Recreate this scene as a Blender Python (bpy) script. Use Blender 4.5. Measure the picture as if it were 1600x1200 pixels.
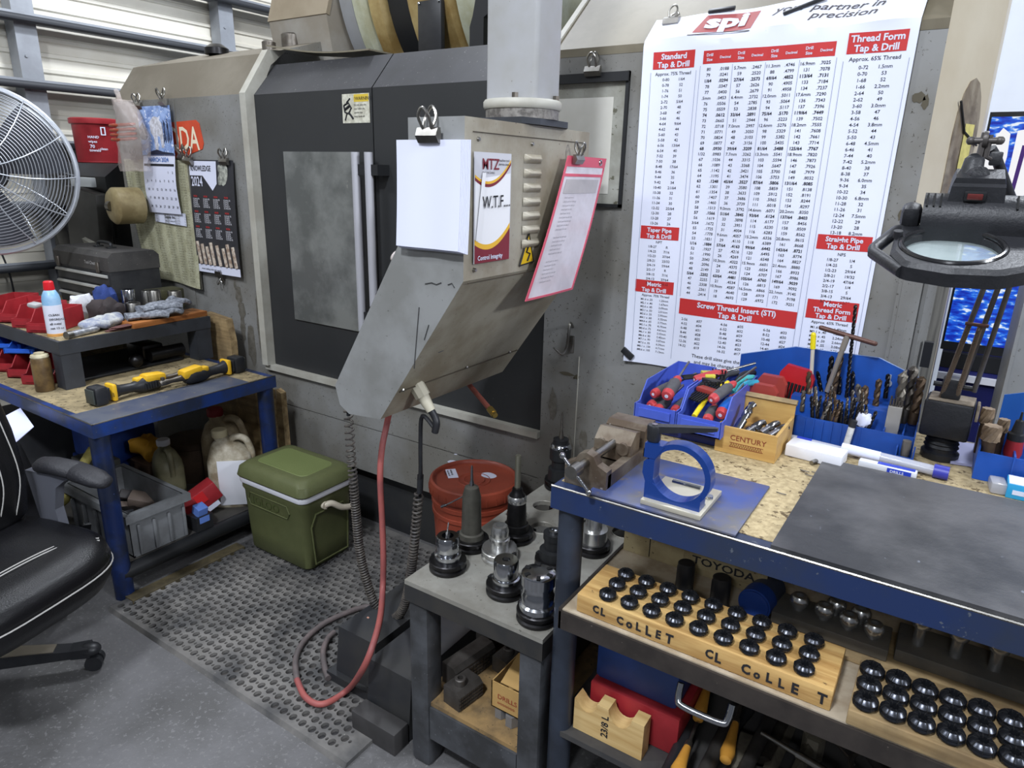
import bpy, bmesh, math, random
from mathutils import Vector, Matrix, Euler
for o in list(bpy.data.objects): bpy.data.objects.remove(o)
SC = bpy.context.scene
COL = SC.collection
PI = math.pi
rnd = random.Random(7)

# ---------------------------------------------------------------- camera
R3 = Matrix(((0.83503976, -0.18022965, 0.51983254),
             (0.54969431, 0.23321232, -0.80215222),
             (0.02334027, 0.95557799, 0.29381277)))
CAMP = Vector((0, 0, 1.6)); FPX = 1070.0
cam = bpy.data.cameras.new('camera'); cam.sensor_width = 36; cam.lens = FPX / 1600 * 36
cam.clip_start = 0.05; cam.clip_end = 60
camo = bpy.data.objects.new('camera', cam); COL.objects.link(camo)
camo.matrix_world = Matrix.Translation(CAMP) @ R3.to_4x4()
SC.camera = camo

# ---------------------------------------------------------------- world, lights, exposure
W = bpy.data.worlds.new('shop_air'); SC.world = W; W.use_nodes = True
W.node_tree.nodes['Background'].inputs[0].default_value = (0.80, 0.86, 1.0, 1)
W.node_tree.nodes['Background'].inputs[1].default_value = 0.17
SC.view_settings.view_transform = 'Standard'; SC.view_settings.look = 'None'
SC.view_settings.gamma = 1; SC.view_settings.use_curve_mapping = False
SC.view_settings.exposure = -0.12

def lamp(loc, target, sx, sy, power, col=(0.87, 0.92, 1.0)):
    l = bpy.data.lights.new('ceiling_lamp_light', 'AREA'); l.shape = 'RECTANGLE'
    l.size = sx; l.size_y = sy; l.energy = power; l.color = col
    o = bpy.data.objects.new('ceiling_lamp_light', l); COL.objects.link(o)
    o.location = loc
    o.rotation_euler = (Vector(target) - Vector(loc)).to_track_quat('-Z', 'Y').to_euler()
    return o
lamp((-0.55, -1.3, 4.2), (-0.9, 1.2, 0.5), 0.5, 0.2, 158)
lamp((-3.2, -0.8, 4.4), (-3.2, 0.8, 0.5), 0.9, 0.30, 74)
lamp((2.2, -0.6, 4.4), (0.6, 1.4, 0.5), 0.9, 0.30, 48)
lamp((6.2, 0.6, 4.2), (-0.8, 1.5, 1.0), 1.2, 0.5, 330)
lamp((-2.7, 2.9, 4.4), (-5.0, 2.4, 1.8), 0.6, 0.2, 120)
lamp((0.3, -4.4, 4.2), (-0.3, 1.2, 0.6), 1.0, 0.4, 72)
lamp((0.8, 4.2, 4.6), (0.3, 3.6, 0), 0.9, 0.30, 120)
lamp((-1.9, 3.6, 4.6), (-2.0, 2.8, 0), 0.9, 0.30, 60)

# ---------------------------------------------------------------- helpers
def ray(px, py):
    return R3 @ Vector((px - 800, -(py - 600), -FPX))
def at(ax, val, px, py):
    """the place on the real plane ax = val that is seen at this spot of the photograph"""
    d = ray(px, py); i = 'xyz'.index(ax)
    return CAMP + d * ((val - CAMP[i]) / d[i])

def lin(c):
    return tuple((x / 255 / 12.92) if x / 255 <= 0.04045 else ((x / 255 + 0.055) / 1.055) ** 2.4 for x in c) + (1,)
MATS = {}
def mat(name, col, rough=0.5, metal=0.0, n=None, speck=None, bump=None, emit=None, trans=0, alpha=None, coat=0, wood=None, ior=1.45, spec=None):
    """n=(scale, amount, colour2); speck=(scale, threshold, colour); bump=(scale, strength); wood=(stretch axis, scale, colour2)"""
    if name in MATS: return MATS[name]
    m = bpy.data.materials.new(name); m.use_nodes = True; MATS[name] = m
    nt = m.node_tree; N = nt.nodes; L = nt.links; b = N['Principled BSDF']
    b.inputs['Base Color'].default_value = lin(col); b.inputs['Roughness'].default_value = rough
    b.inputs['Metallic'].default_value = metal; b.inputs['IOR'].default_value = ior
    if coat: b.inputs['Coat Weight'].default_value = coat; b.inputs['Coat Roughness'].default_value = 0.15
    if trans: b.inputs['Transmission Weight'].default_value = trans
    if alpha is not None: b.inputs['Alpha'].default_value = alpha
    if spec is not None: b.inputs['Specular IOR Level'].default_value = spec
    if emit: b.inputs['Emission Color'].default_value = lin(emit[0]); b.inputs['Emission Strength'].default_value = emit[1]
    tc = N.new('ShaderNodeTexCoord'); src = None
    def mix(fac, a, bcol):
        x = N.new('ShaderNodeMix'); x.data_type = 'RGBA'
        L.new(fac, x.inputs[0])
        if a is None: x.inputs[6].default_value = lin(col)
        else: L.new(a, x.inputs[6])
        x.inputs[7].default_value = lin(bcol)
        return x.outputs[2]
    def noise(scale, detail=5, rough_=0.6, vec=None):
        t = N.new('ShaderNodeTexNoise'); t.inputs['Scale'].default_value = scale
        t.inputs['Detail'].default_value = detail; t.inputs['Roughness'].default_value = rough_
        L.new(vec or tc.outputs['Object'], t.inputs['Vector']); return t.outputs['Fac']
    def ramp(s, a, c):
        r = N.new('ShaderNodeMapRange'); r.inputs[1].default_value = a; r.inputs[2].default_value = c
        L.new(s, r.inputs[0]); return r.outputs[0]
    if wood:
        mp = N.new('ShaderNodeMapping'); s = [1, 1, 1]; s['xyz'.index(wood[0])] = 0.07; mp.inputs['Scale'].default_value = s
        L.new(tc.outputs['Object'], mp.inputs['Vector'])
        src = mix(ramp(noise(wood[1], 4, 0.6, mp.outputs[0]), 0.42, 0.66), src, wood[2])
    if n:
        f = ramp(noise(n[0]), 0.40, 0.60)
        mu = N.new('ShaderNodeMath'); mu.operation = 'MULTIPLY'; mu.inputs[1].default_value = n[1]; L.new(f, mu.inputs[0])
        src = mix(mu.outputs[0], src, n[2])
    if speck:
        src = mix(ramp(noise(speck[0], 3, 0.7), speck[1], speck[1] + 0.04), src, speck[2])
    if src is not None: L.new(src, b.inputs['Base Color'])
    if bump:
        bp = N.new('ShaderNodeBump'); bp.inputs['Strength'].default_value = bump[1]; bp.inputs['Distance'].default_value = 0.01
        L.new(noise(bump[0]), bp.inputs['Height']); L.new(bp.outputs[0], b.inputs['Normal'])
    return m

class MB:
    def __init__(s): s.v = []; s.f = []; s.mi = []; s.M = Matrix.Identity(4); s.cur = 0
    def add(s, vs, fs, mi=None):
        k = len(s.v); s.v += [s.M @ Vector(v) for v in vs]
        for f in fs: s.f.append(tuple(i + k for i in f)); s.mi.append(s.cur if mi is None else mi)
        return s
    def box(s, x0, x1, y0, y1, z0, z1, mi=None):
        v = [(x, y, z) for z in (z0, z1) for y in (y0, y1) for x in (x0, x1)]
        return s.add(v, [(0, 2, 3, 1), (4, 5, 7, 6), (0, 1, 5, 4), (2, 6, 7, 3), (0, 4, 6, 2), (1, 3, 7, 5)], mi)
    def cbox(s, c, d, rot=(0, 0, 0), r=0, seg=2, mi=None):
        """box at c of size d, turned by rot, its edges rounded by r"""
        bm = bmesh.new(); bmesh.ops.create_cube(bm, size=1)
        for v in bm.verts: v.co = Vector((v.co.x * d[0], v.co.y * d[1], v.co.z * d[2]))
        if r: bmesh.ops.bevel(bm, geom=bm.edges[:], offset=r, segments=seg, profile=0.5, affect='EDGES')
        s.bm(bm, Matrix.Translation(c) @ Euler(rot).to_matrix().to_4x4(), mi); return s
    def bm(s, bm, m=None, mi=None):
        m = m or Matrix.Identity(4); bm.verts.index_update()
        s.add([m @ v.co for v in bm.verts], [[v.index for v in f.verts] for f in bm.faces], mi); bm.free()
    def rings(s, rs, close=False, cap=True, mi=None):
        n = len(rs[0]); vs = [p for r in rs for p in r]; fs = []
        m = len(rs)
        for i in range(m if close else m - 1):
            a = i * n; b = ((i + 1) % m) * n
            for j in range(n): fs.append((a + j, a + (j + 1) % n, b + (j + 1) % n, b + j))
        if cap and not close: fs.append(tuple(range(n - 1, -1, -1))); fs.append(tuple(range((m - 1) * n, m * n)))
        return s.add(vs, fs, mi)
    def cyl(s, p0, p1, r0, r1=None, n=20, mi=None, cap=True):
        p0 = Vector(p0); p1 = Vector(p1); r1 = r0 if r1 is None else r1
        q = (p1 - p0).to_track_quat('Z', 'Y'); rs = []
        for p, r in ((p0, r0), (p1, r1)):
            rs.append([p + q @ Vector((r * math.cos(2 * PI * k / n), r * math.sin(2 * PI * k / n), 0)) for k in range(n)])
        return s.rings(rs, mi=mi, cap=cap)
    def tube(s, pts, r, n=10, close=False, mi=None):
        pts = [Vector(p) for p in pts]; m = len(pts); rs = []; up = None
        for i, p in enumerate(pts):
            a = pts[(i - 1) % m] if (close or i) else p; b = pts[(i + 1) % m] if (close or i < m - 1) else p
            t = (b - a).normalized()
            if up is None: up = t.orthogonal().normalized()
            up = (up - t * up.dot(t)).normalized(); w = t.cross(up)
            rr = r[i] if isinstance(r, (list, tuple)) else r
            rs.append([p + up * rr * math.cos(2 * PI * k / n) + w * rr * math.sin(2 * PI * k / n) for k in range(n)])
        return s.rings(rs, close=close, mi=mi)
    def lathe(s, prof, c=(0, 0, 0), axis=(0, 0, 1), n=28, mi=None, cap=True):
        c = Vector(c); q = Vector(axis).to_track_quat('Z', 'Y')
        rs = [[c + q @ Vector((r * math.cos(2 * PI * k / n), r * math.sin(2 * PI * k / n), z)) for k in range(n)] for r, z in prof]
        return s.rings(rs, mi=mi, cap=cap)
    def prism(s, poly, a0, a1, ax='z', mi=None):
        """polygon of (u, v) run along an axis: z -> (x, y), y -> (x, z), x -> (y, z)"""
        def P(u, v, w): return {'z': (u, v, w), 'y': (u, w, v), 'x': (w, u, v)}[ax]
        n = len(poly); vs = [P(u, v, a0) for u, v in poly] + [P(u, v, a1) for u, v in poly]
        return s.add(vs, [tuple(range(n - 1, -1, -1)), tuple(range(n, 2 * n))] + [(i, (i + 1) % n, n + (i + 1) % n, n + i) for i in range(n)], mi)
    def ball(s, c, d, rot=(0, 0, 0), seg=16, mi=None, pw=1):
        m = Matrix.Translation(c) @ Euler(rot).to_matrix().to_4x4(); rs = []; h = seg // 2
        def e(x): return math.copysign(abs(x) ** pw, x)
        for i in range(1, h):
            t = PI * i / h
            rs.append([m @ Vector((d[0] * e(math.sin(t)) * e(math.cos(2 * PI * k / seg)), d[1] * e(math.sin(t)) * e(math.sin(2 * PI * k / seg)), -d[2] * e(math.cos(t)))) for k in range(seg)])
        return s.rings(rs, mi=mi)
    def grid(s, fn, nu, nv, mi=None, thick=0.0):
        vs = [Vector(fn(i / nu, j / nv)) for j in range(nv + 1) for i in range(nu + 1)]; w = nu + 1
        fs = [(j * w + i, j * w + i + 1, (j + 1) * w + i + 1, (j + 1) * w + i) for j in range(nv) for i in range(nu)]
        if thick:
            nn = (vs[1] - vs[0]).cross(vs[w] - vs[0]).normalized() * -thick; k = len(vs)
            vs += [v + nn for v in vs]; fs2 = [tuple(k + i for i in reversed(f)) for f in fs]
            rim = [i for i in range(w)] + [j * w + nu for j in range(1, nv + 1)] + [nv * w + i for i in range(nu - 1, -1, -1)] + [j * w for j in range(nv - 1, 0, -1)]
            fs = fs + fs2 + [(rim[(i + 1) % len(rim)], rim[i], rim[i] + k, rim[(i + 1) % len(rim)] + k) for i in range(len(rim))]
        return s.add(vs, fs, mi)
    def text(s, string, o, xd, yd, size, bold=0.0, align='LEFT', sx=1.0, shear=0.0, mi=None, space=1.0, lift=0.0006):
        g = glyphs(string, bold, align, shear, space)
        o = Vector(o); xd = Vector(xd).normalized(); yd = Vector(yd).normalized(); nn = xd.cross(yd)
        return s.add([o + xd * (v[0] * size * sx) + yd * (v[1] * size) + nn * lift for v in g[0]], g[1], mi)
GC = {}
def glyphs(string, bold, align, shear, space):
    key = (string, bold, align, shear, space)
    if key not in GC:
        c = bpy.data.curves.new('t', 'FONT'); c.body = string; c.offset = bold; c.align_x = align; c.shear = shear; c.space_line = space
        c.resolution_u = 2; c.fill_mode = 'FRONT'
        o = bpy.data.objects.new('t', c); COL.objects.link(o)
        me = bpy.data.meshes.new_from_object(o.evaluated_get(bpy.context.evaluated_depsgraph_get()))
        GC[key] = ([tuple(v.co) for v in me.vertices], [tuple(p.vertices) for p in me.polygons])
        bpy.data.objects.remove(o); bpy.data.meshes.remove(me)
    return GC[key]

def thing(name, label, cat, loc, rot=(0, 0, 0), group=None):
    o = bpy.data.objects.new(name, None); COL.objects.link(o); o.empty_display_size = 0.05
    o.location = loc; o.rotation_euler = rot
    o['label'] = label; o['category'] = cat
    if group: o['group'] = group
    return o
def rootof(o):
    while o.parent: o = o.parent
    return o
def part(name, mb, m, parent=None, local=False, smooth=40, label=None):
    """one mesh object; parts live in their thing's own space (world coordinates are carried over unless local)"""
    if parent is not None and not local:
        r = rootof(parent)
        inv = (Matrix.Translation(r.location) @ r.rotation_euler.to_matrix().to_4x4()).inverted()
        vs = [inv @ v for v in mb.v]
    else: vs = mb.v
    me = bpy.data.meshes.new(name); me.from_pydata(vs, [], mb.f)
    for mm in (m if isinstance(m, (list, tuple)) else [m]): me.materials.append(mm)
    me.polygons.foreach_set('material_index', mb.mi)
    if smooth:
        me.polygons.foreach_set('use_smooth', [True] * len(me.polygons))
        me.set_sharp_from_angle(angle=math.radians(smooth))
    bmx = bmesh.new(); bmx.from_mesh(me); bmesh.ops.recalc_face_normals(bmx, faces=bmx.faces) if smooth != 0 else None
    bmx.to_mesh(me); bmx.free(); me.update()
    o = bpy.data.objects.new(name, me); COL.objects.link(o)
    if parent is not None: o.parent = parent
    if label: o['label'] = label
    return o
def single(name, mb, m, label, cat, group=None, loc=None, rot=(0, 0, 0), smooth=40, local=False):
    """a thing that is one mesh; its origin sits at loc"""
    if loc is None:
        n = len(mb.v); loc = Vector((sum(v.x for v in mb.v) / n, sum(v.y for v in mb.v) / n, min(v.z for v in mb.v)))
    if not local:
        inv = (Matrix.Translation(loc) @ Euler(rot).to_matrix().to_4x4()).inverted(); mb.v = [inv @ v for v in mb.v]
    o = part(name, mb, m, None, True, smooth); o.location = loc; o.rotation_euler = rot
    o['label'] = label; o['category'] = cat
    if group: o['group'] = group
    return o
def struct(name, mb, m, smooth=30):
    o = part(name, mb, m, None, True, smooth); o['kind'] = 'structure'; return o
def copy_tree(src, loc=None, rot=None, label=None, parent=None):
    c = src.copy(); COL.objects.link(c)
    if parent is not None: c.parent = parent
    if loc is not None: c.location = loc
    if rot is not None: c.rotation_euler = rot
    if label: c['label'] = label
    for ch in [o for o in src.children]: copy_tree(ch, parent=c)
    return c
def arc(cx, cy, r, a0, a1, n):
    return [(cx + r * math.cos(math.radians(a0 + (a1 - a0) * i / n)), cy + r * math.sin(math.radians(a0 + (a1 - a0) * i / n))) for i in range(n + 1)]
def smoothpath(pts, k=6, close=False):
    pts = [Vector(p) for p in pts]; out = []; m = len(pts)
    for i in range(m if close else m - 1):
        p = [pts[(i + j) % m] if close else pts[min(max(i + j, 0), m - 1)] for j in (-1, 0, 1, 2)]
        for s in range(k):
            t = s / k
            out.append(0.5 * ((2 * p[1]) + (p[2] - p[0]) * t + (2 * p[0] - 5 * p[1] + 4 * p[2] - p[3]) * t * t + (3 * p[1] - p[0] - 3 * p[2] + p[3]) * t ** 3))
    if not close: out.append(pts[-1])
    return out

# ---------------------------------------------------------------- materials
machine_grey = mat('machine_grey', (132, 132, 130), 0.5, n=(2.2, 0.7, (102, 98, 88)), speck=(110, 0.635, (70, 66, 58)))
machine_cream = mat('machine_cream', (126, 119, 102), 0.5, n=(3, 0.7, (98, 90, 72)), speck=(150, 0.70, (70, 66, 58)))
pale_trim = mat('pale_trim', (176, 174, 164), 0.5, n=(6, 0.5, (140, 134, 120)))
door_dark = mat('door_dark', (45, 46, 47), 0.5, n=(3, 0.5, (40, 41, 42)), speck=(120, 0.73, (112, 112, 110)))
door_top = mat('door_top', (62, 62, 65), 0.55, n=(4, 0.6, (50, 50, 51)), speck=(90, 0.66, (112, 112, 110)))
black_metal = mat('black_metal', (30, 31, 33), 0.45)
black_plastic = mat('black_plastic', (34, 35, 38), 0.42, n=(30, 0.4, (48, 48, 50)))
dark_gap = mat('dark_gap', (14, 14, 15), 0.8)
white_paper = mat('white_paper', (212, 215, 232), 0.85, n=(3, 0.2, (204, 206, 222)))
ink = mat('ink', (32, 32, 36), 0.8)
chrome = mat('chrome', (176, 178, 182), 0.16, 1.0)
steel = mat('steel', (150, 148, 143), 0.32, 1.0, n=(25, 0.5, (110, 105, 98)))
dull_steel = mat('dull_steel', (118, 113, 106), 0.45, 0.9, n=(30, 0.6, (80, 72, 64)))
dark_steel = mat('dark_steel', (52, 51, 52), 0.35, 0.85, n=(30, 0.5, (34, 33, 34)))
leg_blue = mat('leg_blue', (24, 42, 88), 0.38, n=(9, 0.9, (26, 32, 46)), speck=(60, 0.68, (60, 76, 118)))
bench_blue = mat('bench_blue', (28, 56, 118), 0.4, n=(7, 0.9, (38, 46, 62)), speck=(60, 0.66, (78, 84, 96)))
bench_slate = mat('bench_slate', (30, 47, 86), 0.42, n=(3.2, 0.97, (44, 51, 64)), speck=(60, 0.66, (84, 90, 100)))
frame_dark = mat('frame_dark', (54, 57, 63), 0.5, n=(10, 0.7, (44, 46, 50)), speck=(90, 0.7, (98, 100, 104)))
osb = mat('osb', (184, 166, 128), 0.8, n=(70, 0.75, (146, 129, 94)), speck=(48, 0.60, (92, 76, 52)), bump=(60, 0.35))
osb_dirty = mat('osb_dirty', (156, 140, 106), 0.8, n=(22, 0.75, (118, 106, 80)), speck=(48, 0.60, (84, 72, 52)), bump=(60, 0.35))
pine = mat('pine', (202, 168, 108), 0.65, wood=('x', 34, (158, 118, 66)), speck=(60, 0.71, (98, 74, 46)))
pine_worn = mat('pine_worn', (170, 146, 106), 0.7, wood=('x', 30, (124, 100, 66)), n=(12, 0.5, (92, 78, 58)))
rubber = mat('rubber', (120, 117, 113), 0.6, n=(4, 0.9, (66, 66, 67)), speck=(90, 0.68, (140, 138, 132)))
rubber_dark = mat('rubber_dark', (50, 49, 50), 0.6, n=(9, 0.8, (78, 74, 70)))
concrete = mat('concrete', (103, 102, 103), 0.75, n=(2.4, 0.8, (80, 79, 78)), speck=(70, 0.58, (112, 111, 111)), bump=(60, 0.25))
white_plastic = mat('white_plastic', (225, 226, 232), 0.4)
red_plastic = mat('red_plastic', (160, 44, 50), 0.45, n=(12, 0.4, (118, 26, 32)))
bin_blue = mat('bin_blue', (76, 98, 196), 0.42, n=(12, 0.4, (60, 80, 168)))
holder_blue = mat('holder_blue', (28, 78, 164), 0.42, n=(8, 0.5, (26, 56, 120)))
# ================================================================ clips used all over
def clip_parts(root, s=1.0):
    """bulldog clip in its own space: jaw at the origin, hangs in the x-z plane, faces -y"""
    m = MB(); m.prism([(-.004 * s, -.012 * s), (-.012 * s, .0), (-.006 * s, .014 * s), (.002 * s, .014 * s), (.004 * s, -.012 * s)], -.024 * s, .024 * s, 'x')
    part('jaw', m, steel, root, local=True, smooth=20)
    for sy, zz in ((-1, 0), (1, .004)):
        m = MB(); m.tube(smoothpath([(-.010 * s, -.006 * s, .012 * s), (-.012 * s, (-.006 + sy * .010) * s, .032 * s), (0, (-.006 + sy * .013) * s, (.046 + zz) * s), (.012 * s, (-.006 + sy * .010) * s, .032 * s), (.010 * s, -.006 * s, .012 * s)], 5), .0028 * s, 7)
        part('wire_loop', m, steel, root, local=True)
def clip(loc, rot, label, s=1.0, group=None):
    c = thing('bulldog_clip', label, 'clip', loc, rot, group); clip_parts(c, s); return c

# ================================================================ the building
m = MB(); m.box(-9, 5, -5, 7, -0.12, 0)
struct('floor', m, concrete, 0)
WX = -5.0
siding = mat('siding', (214, 210, 198), 0.55, n=(1.5, 0.5, (190, 182, 164)))
m = MB()
prof = []                                         # ribbed sheet running in depth
z = 0.0
while z < 4.6:
    prof += [(0, z), (0, z + 0.055), (0.012, z + 0.063), (0.012, z + 0.083), (0, z + 0.09)]
    z += 0.09
for a, b in zip(prof, prof[1:]):
    m.add([(WX + a[0], -3, a[1]), (WX + a[0], 7, a[1]), (WX + b[0], 7, b[1]), (WX + b[0], -3, b[1])], [(0, 1, 2, 3)])
m.box(WX - 0.05, WX - 0.02, -3, 7, 0, 4.6)
struct('wall_left', m, siding, 30)
girt = mat('girt', (150, 154, 160), 0.45, 0.3, n=(6, 0.4, (120, 122, 126)))
girt_shade = mat('girt_shade', (52, 54, 58), 0.6)  # dark tone put in for the shaded underside of the wall rails
for i, zg in enumerate((0.64, 1.0, 1.36, 1.72, 2.06, 2.42, 2.78)):   # horizontal rails of the wall frame
    m = MB(); m.prism([(WX + 0.02, zg - .03), (WX + 0.18, zg - .03), (WX + .18, zg + .01), (WX + .176, zg + .01), (WX + .176, zg - .022), (WX + .02, zg - .022)], -3, 7, 'y', 0)
    m.cyl((WX + 0.18, -3, zg - .025), (WX + 0.18, 7, zg - .025), 0.022, n=12, mi=1)
    struct('trim_%d' % (i + 1), m, [girt, girt_shade])
for i, yg in enumerate((0.78, 2.15, 3.52, 4.9)):  # uprights
    m = MB(); m.box(WX + .02, WX + .13, yg - .06, yg + .06, 0, 4.6)
    for zz in [0.3 + .19 * k for k in range(18)]:
        m.cyl((WX + .13, yg - .02, zz), (WX + .137, yg - .02, zz), 0.009, n=8)
    struct('trim_%d' % (i + 8), m, girt)
back_white = mat('back_white', (214, 218, 226), 0.6, n=(2, 0.3, (196, 200, 208)))
m = MB(); m.box(-9, 5, 6.2, 6.3, 0, 4.6)
for x in [-4 + .3 * k for k in range(30)]: m.box(x, x + .04, 6.17, 6.2, 0, 4.6)
struct('wall_back', m, back_white, 0)

# rubber mat with round holes (real holes, staggered)
def holed_mat(x0, x1, y0, y1, z0, z1):
    """web of staggered large and small round holes, cell by cell"""
    m = MB(); wb, ws, cy = .0285, .0135, .031; cx = wb + ws; K = 12
    ny = int((y1 - y0 - .03) / cy); nx = int((x1 - x0 - .04) / cx)
    ox = x0 + .012; oy = y0 + .012
    def cell(X, Y, w, h, r, ry):
        sq = []; ci = []
        for a in range(K):
            t = 2 * PI * (a + .5) / K; c, s_ = math.cos(t), math.sin(t); f = min((w / 2) / max(abs(c), 1e-9), (h / 2) / max(abs(s_), 1e-9))
            sq.append((X + w / 2 + c * f, Y + h / 2 + s_ * f)); ci.append((X + w / 2 + r * c, Y + h / 2 + ry * s_))
        crn = [(X + w, Y + h), (X, Y + h), (X, Y), (X + w, Y)]
        vs = [(p[0], p[1], z1) for p in sq] + [(p[0], p[1], z1) for p in ci] + [(p[0], p[1], z0 + .003) for p in ci] + [(p[0], p[1], z1) for p in crn]
        fs = [(a, (a + 1) % K, K + (a + 1) % K, K + a) for a in range(K)] + [(K + a, K + (a + 1) % K, 2 * K + (a + 1) % K, 2 * K + a) for a in range(K)]
        for q in range(4):
            best = [a for a in range(K) if abs(sq[a][0] - sq[(a + 1) % K][0]) > 1e-6 and abs(sq[a][1] - sq[(a + 1) % K][1]) > 1e-6]
            for a in best:
                p, p2 = sq[a], sq[(a + 1) % K]; c = crn[q]
                if (abs(p[0] - c[0]) < 1e-6 or abs(p[1] - c[1]) < 1e-6) and (abs(p2[0] - c[0]) < 1e-6 or abs(p2[1] - c[1]) < 1e-6) and abs(p[0] - c[0]) < w * .7 and abs(p[1] - c[1]) < h * .7 and abs(p2[0] - c[0]) < w * .7 and abs(p2[1] - c[1]) < h * .7: fs.append((a, (a + 1) % K, 3 * K + q))
        m.add(vs, fs, 0)
    for j in range(ny):
        off = cx / 2 if j % 2 else 0
        for i in range(nx):
            X = ox + i * cx + off; Y = oy + j * cy
            cell(X, Y, wb, cy, .0122, .0128); cell(X + wb, Y, ws, cy, .0048, .0058)
    ex = ox + nx * cx; ey = oy + ny * cy
    m.box(x0, ox + .0002, y0, y1, z0, z1, 0); m.box(ex + cx / 2, x1, y0, y1, z0, z1, 0); m.box(ox, ex + cx / 2, y0, oy, z0, z1, 0); m.box(ox, ex + cx / 2, ey, y1, z0, z1, 0)
    for j in range(ny):
        Y = oy + j * cy
        if j % 2: m.box(ox, ox + cx / 2, Y, Y + cy, z0, z1, 0)
        else: m.box(ex, ex + cx / 2, Y, Y + cy, z0, z1, 0)
    m.box(x0 + .004, x1 - .004, y0 + .004, y1 - .004, z0, z0 + .003, 1)
    return m
mt = holed_mat(-2.44, -1.19, 1.035, 2.07, 0, 0.014)
mt.cur = 0
mt.prism([(1.026, 0), (1.035, 0), (1.035, .014)], -2.44, -1.19, 'x')
single('floor_mat', mt, [rubber, rubber_dark], 'black rubber anti-fatigue mat full of round holes on the concrete floor', 'mat', smooth=30)
# ================================================================ the machining centre
FY = 2.05
mc = thing('machining_center', 'large grey metal machining center with dark sliding doors and a pale post-hung housing beside it', 'machine', (-1.9, 2.6, 0))
mc['label'] = 'big grey machine tool with dark sliding doors filling the back of the shop'
# left side section with its leaning top
m = MB()
m.prism([(FY, 0), (FY, 1.905), (2.18, 2.085), (2.5, 2.18), (3.6, 2.2), (3.6, 0)], -3.83, -2.735, 'x')
m.box(-3.30, -3.285, 2.045, FY, 0.0, 1.9)
sp_ = part('side_panel', m, [machine_grey, mat('slope_tan', (112, 105, 92), .5, n=(3, .7, (88, 80, 66)), speck=(90, .68, (80, 74, 62)))], mc, smooth=20)
for p in sp_.data.polygons:
    if p.center.z > 1.93: p.material_index = 1
# bent pale frame round the doors
m = MB()
m.prism([(FY - .035, .69), (FY - .035, 1.905), (2.15, 2.092), (2.25, 2.10), (2.16, 2.03), (FY + .02, 1.86), (FY + .02, .69)], -2.745, -2.705, 'x')
m.box(-2.745, -1.2, FY - .02, FY + .02, 0.665, 0.69)
m.box(-2.705, -1.2, FY + .021, FY + .09, 0.666, 0.69)
part('door_frame', m, pale_trim, mc, smooth=20)
# doors
def door_prof(y): return [(y, .69), (y, 1.90), (y + .125, 2.035), (y + .16, 2.04), (y + .16, 1.99), (y + .05, 1.87), (y + .05, .69)]
m = MB(); m.prism(door_prof(FY + .01), -2.705, -2.006, 'x', 0)
dl = part('door', m, [door_dark, door_top], mc, smooth=20)
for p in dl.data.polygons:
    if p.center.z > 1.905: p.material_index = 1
m = MB(); m.prism(door_prof(FY + .01), -2.0, -1.2, 'x', 0)
dr = part('door', m, [door_dark, door_top], mc, smooth=20)
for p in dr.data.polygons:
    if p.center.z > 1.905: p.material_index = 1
glass = mat('window_pane', (150, 152, 148), 0.28, n=(3, 0.6, (92, 94, 92)), spec=0.8)
glass = mat('oily_pane', (128, 130, 127), 0.3, 0.25, n=(5, 0.8, (86, 88, 86)), speck=(70, 0.7, (150, 148, 140)))
m = MB(); m.box(-2.53, -2.105, FY + .002, FY + .012, .935, 1.667)
part('window', m, glass, dl, smooth=0, label='cloudy grey door window')
rustline = mat('rust', (120, 78, 44), 0.8, n=(60, 0.8, (60, 50, 40)))
m = MB(); m.box(-2.098, -2.084, FY + .004, FY + .012, 1.25, 1.56)
part('rust_streak', m, rustline, dl, smooth=0, label='rusty orange streak beside the window')
silver = mat('silver_tube', (178, 178, 184), 0.5, 0.3)
for par, x in ((dl, -2.045), (dr, -1.975)):
    m = MB(); m.cyl((x, FY - .05, .96), (x, FY - .05, 1.665), .0165, n=20)
    h = part('handle', m, silver, par, label='long pale tubular door handle')
    m = MB(); m.box(x + .01, x + .05, FY - .055, FY + .012, 1.58, 1.62); m.box(x + .01, x + .05, FY - .055, FY + .012, 1.0, 1.04)
    part('handle_bracket', m, black_metal, h, smooth=0)
# warning sticker at the top of the seam
sticker_y = FY + .0095
m = MB(); m.box(-2.165, -2.018, sticker_y - .001, sticker_y, 1.775, 1.882)
stk = part('warning_sticker', m, mat('sticker_pale', (206, 204, 188), 0.6, n=(60, 0.6, (150, 146, 128))), dl, smooth=0, label='small worn warning sticker with yellow header')
m = MB(); m.box(-2.10, -2.022, sticker_y - .0016, sticker_y - .001, 1.852, 1.879, 0)
part('header', m, mat('sticker_yellow', (206, 178, 60), 0.6), stk, smooth=0)
m = MB(); m.text('!WARNING', (-2.097, sticker_y - .0017, 1.858), (1, 0, 0), (0, 0, 1), .018, .01)
for i, s in enumerate(('Do not open the', 'door while the', 'spindle runs', 'keep hands off')):
    m.text(s, (-2.10, sticker_y - .0012, 1.838 - i * .014), (1, 0, 0), (0, 0, 1), .0095)
yy = sticker_y - .0018
m.tube([(-2.155, yy, 1.84), (-2.13, yy, 1.85), (-2.115, yy, 1.83), (-2.13, yy, 1.81), (-2.15, yy, 1.815), (-2.155, yy, 1.84)], .0035, 5)
m.tube([(-2.14, yy, 1.85), (-2.12, yy, 1.865)], .003, 5); m.tube([(-2.13, yy, 1.815), (-2.105, yy, 1.79)], .004, 5); m.tube([(-2.14, yy, 1.81), (-2.15, yy, 1.785)], .003, 5)
m.tube([(-2.15, yy, 1.825), (-2.12, yy, 1.84)], .005, 5)
part('printed_figure', m, ink, stk, smooth=0)
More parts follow.
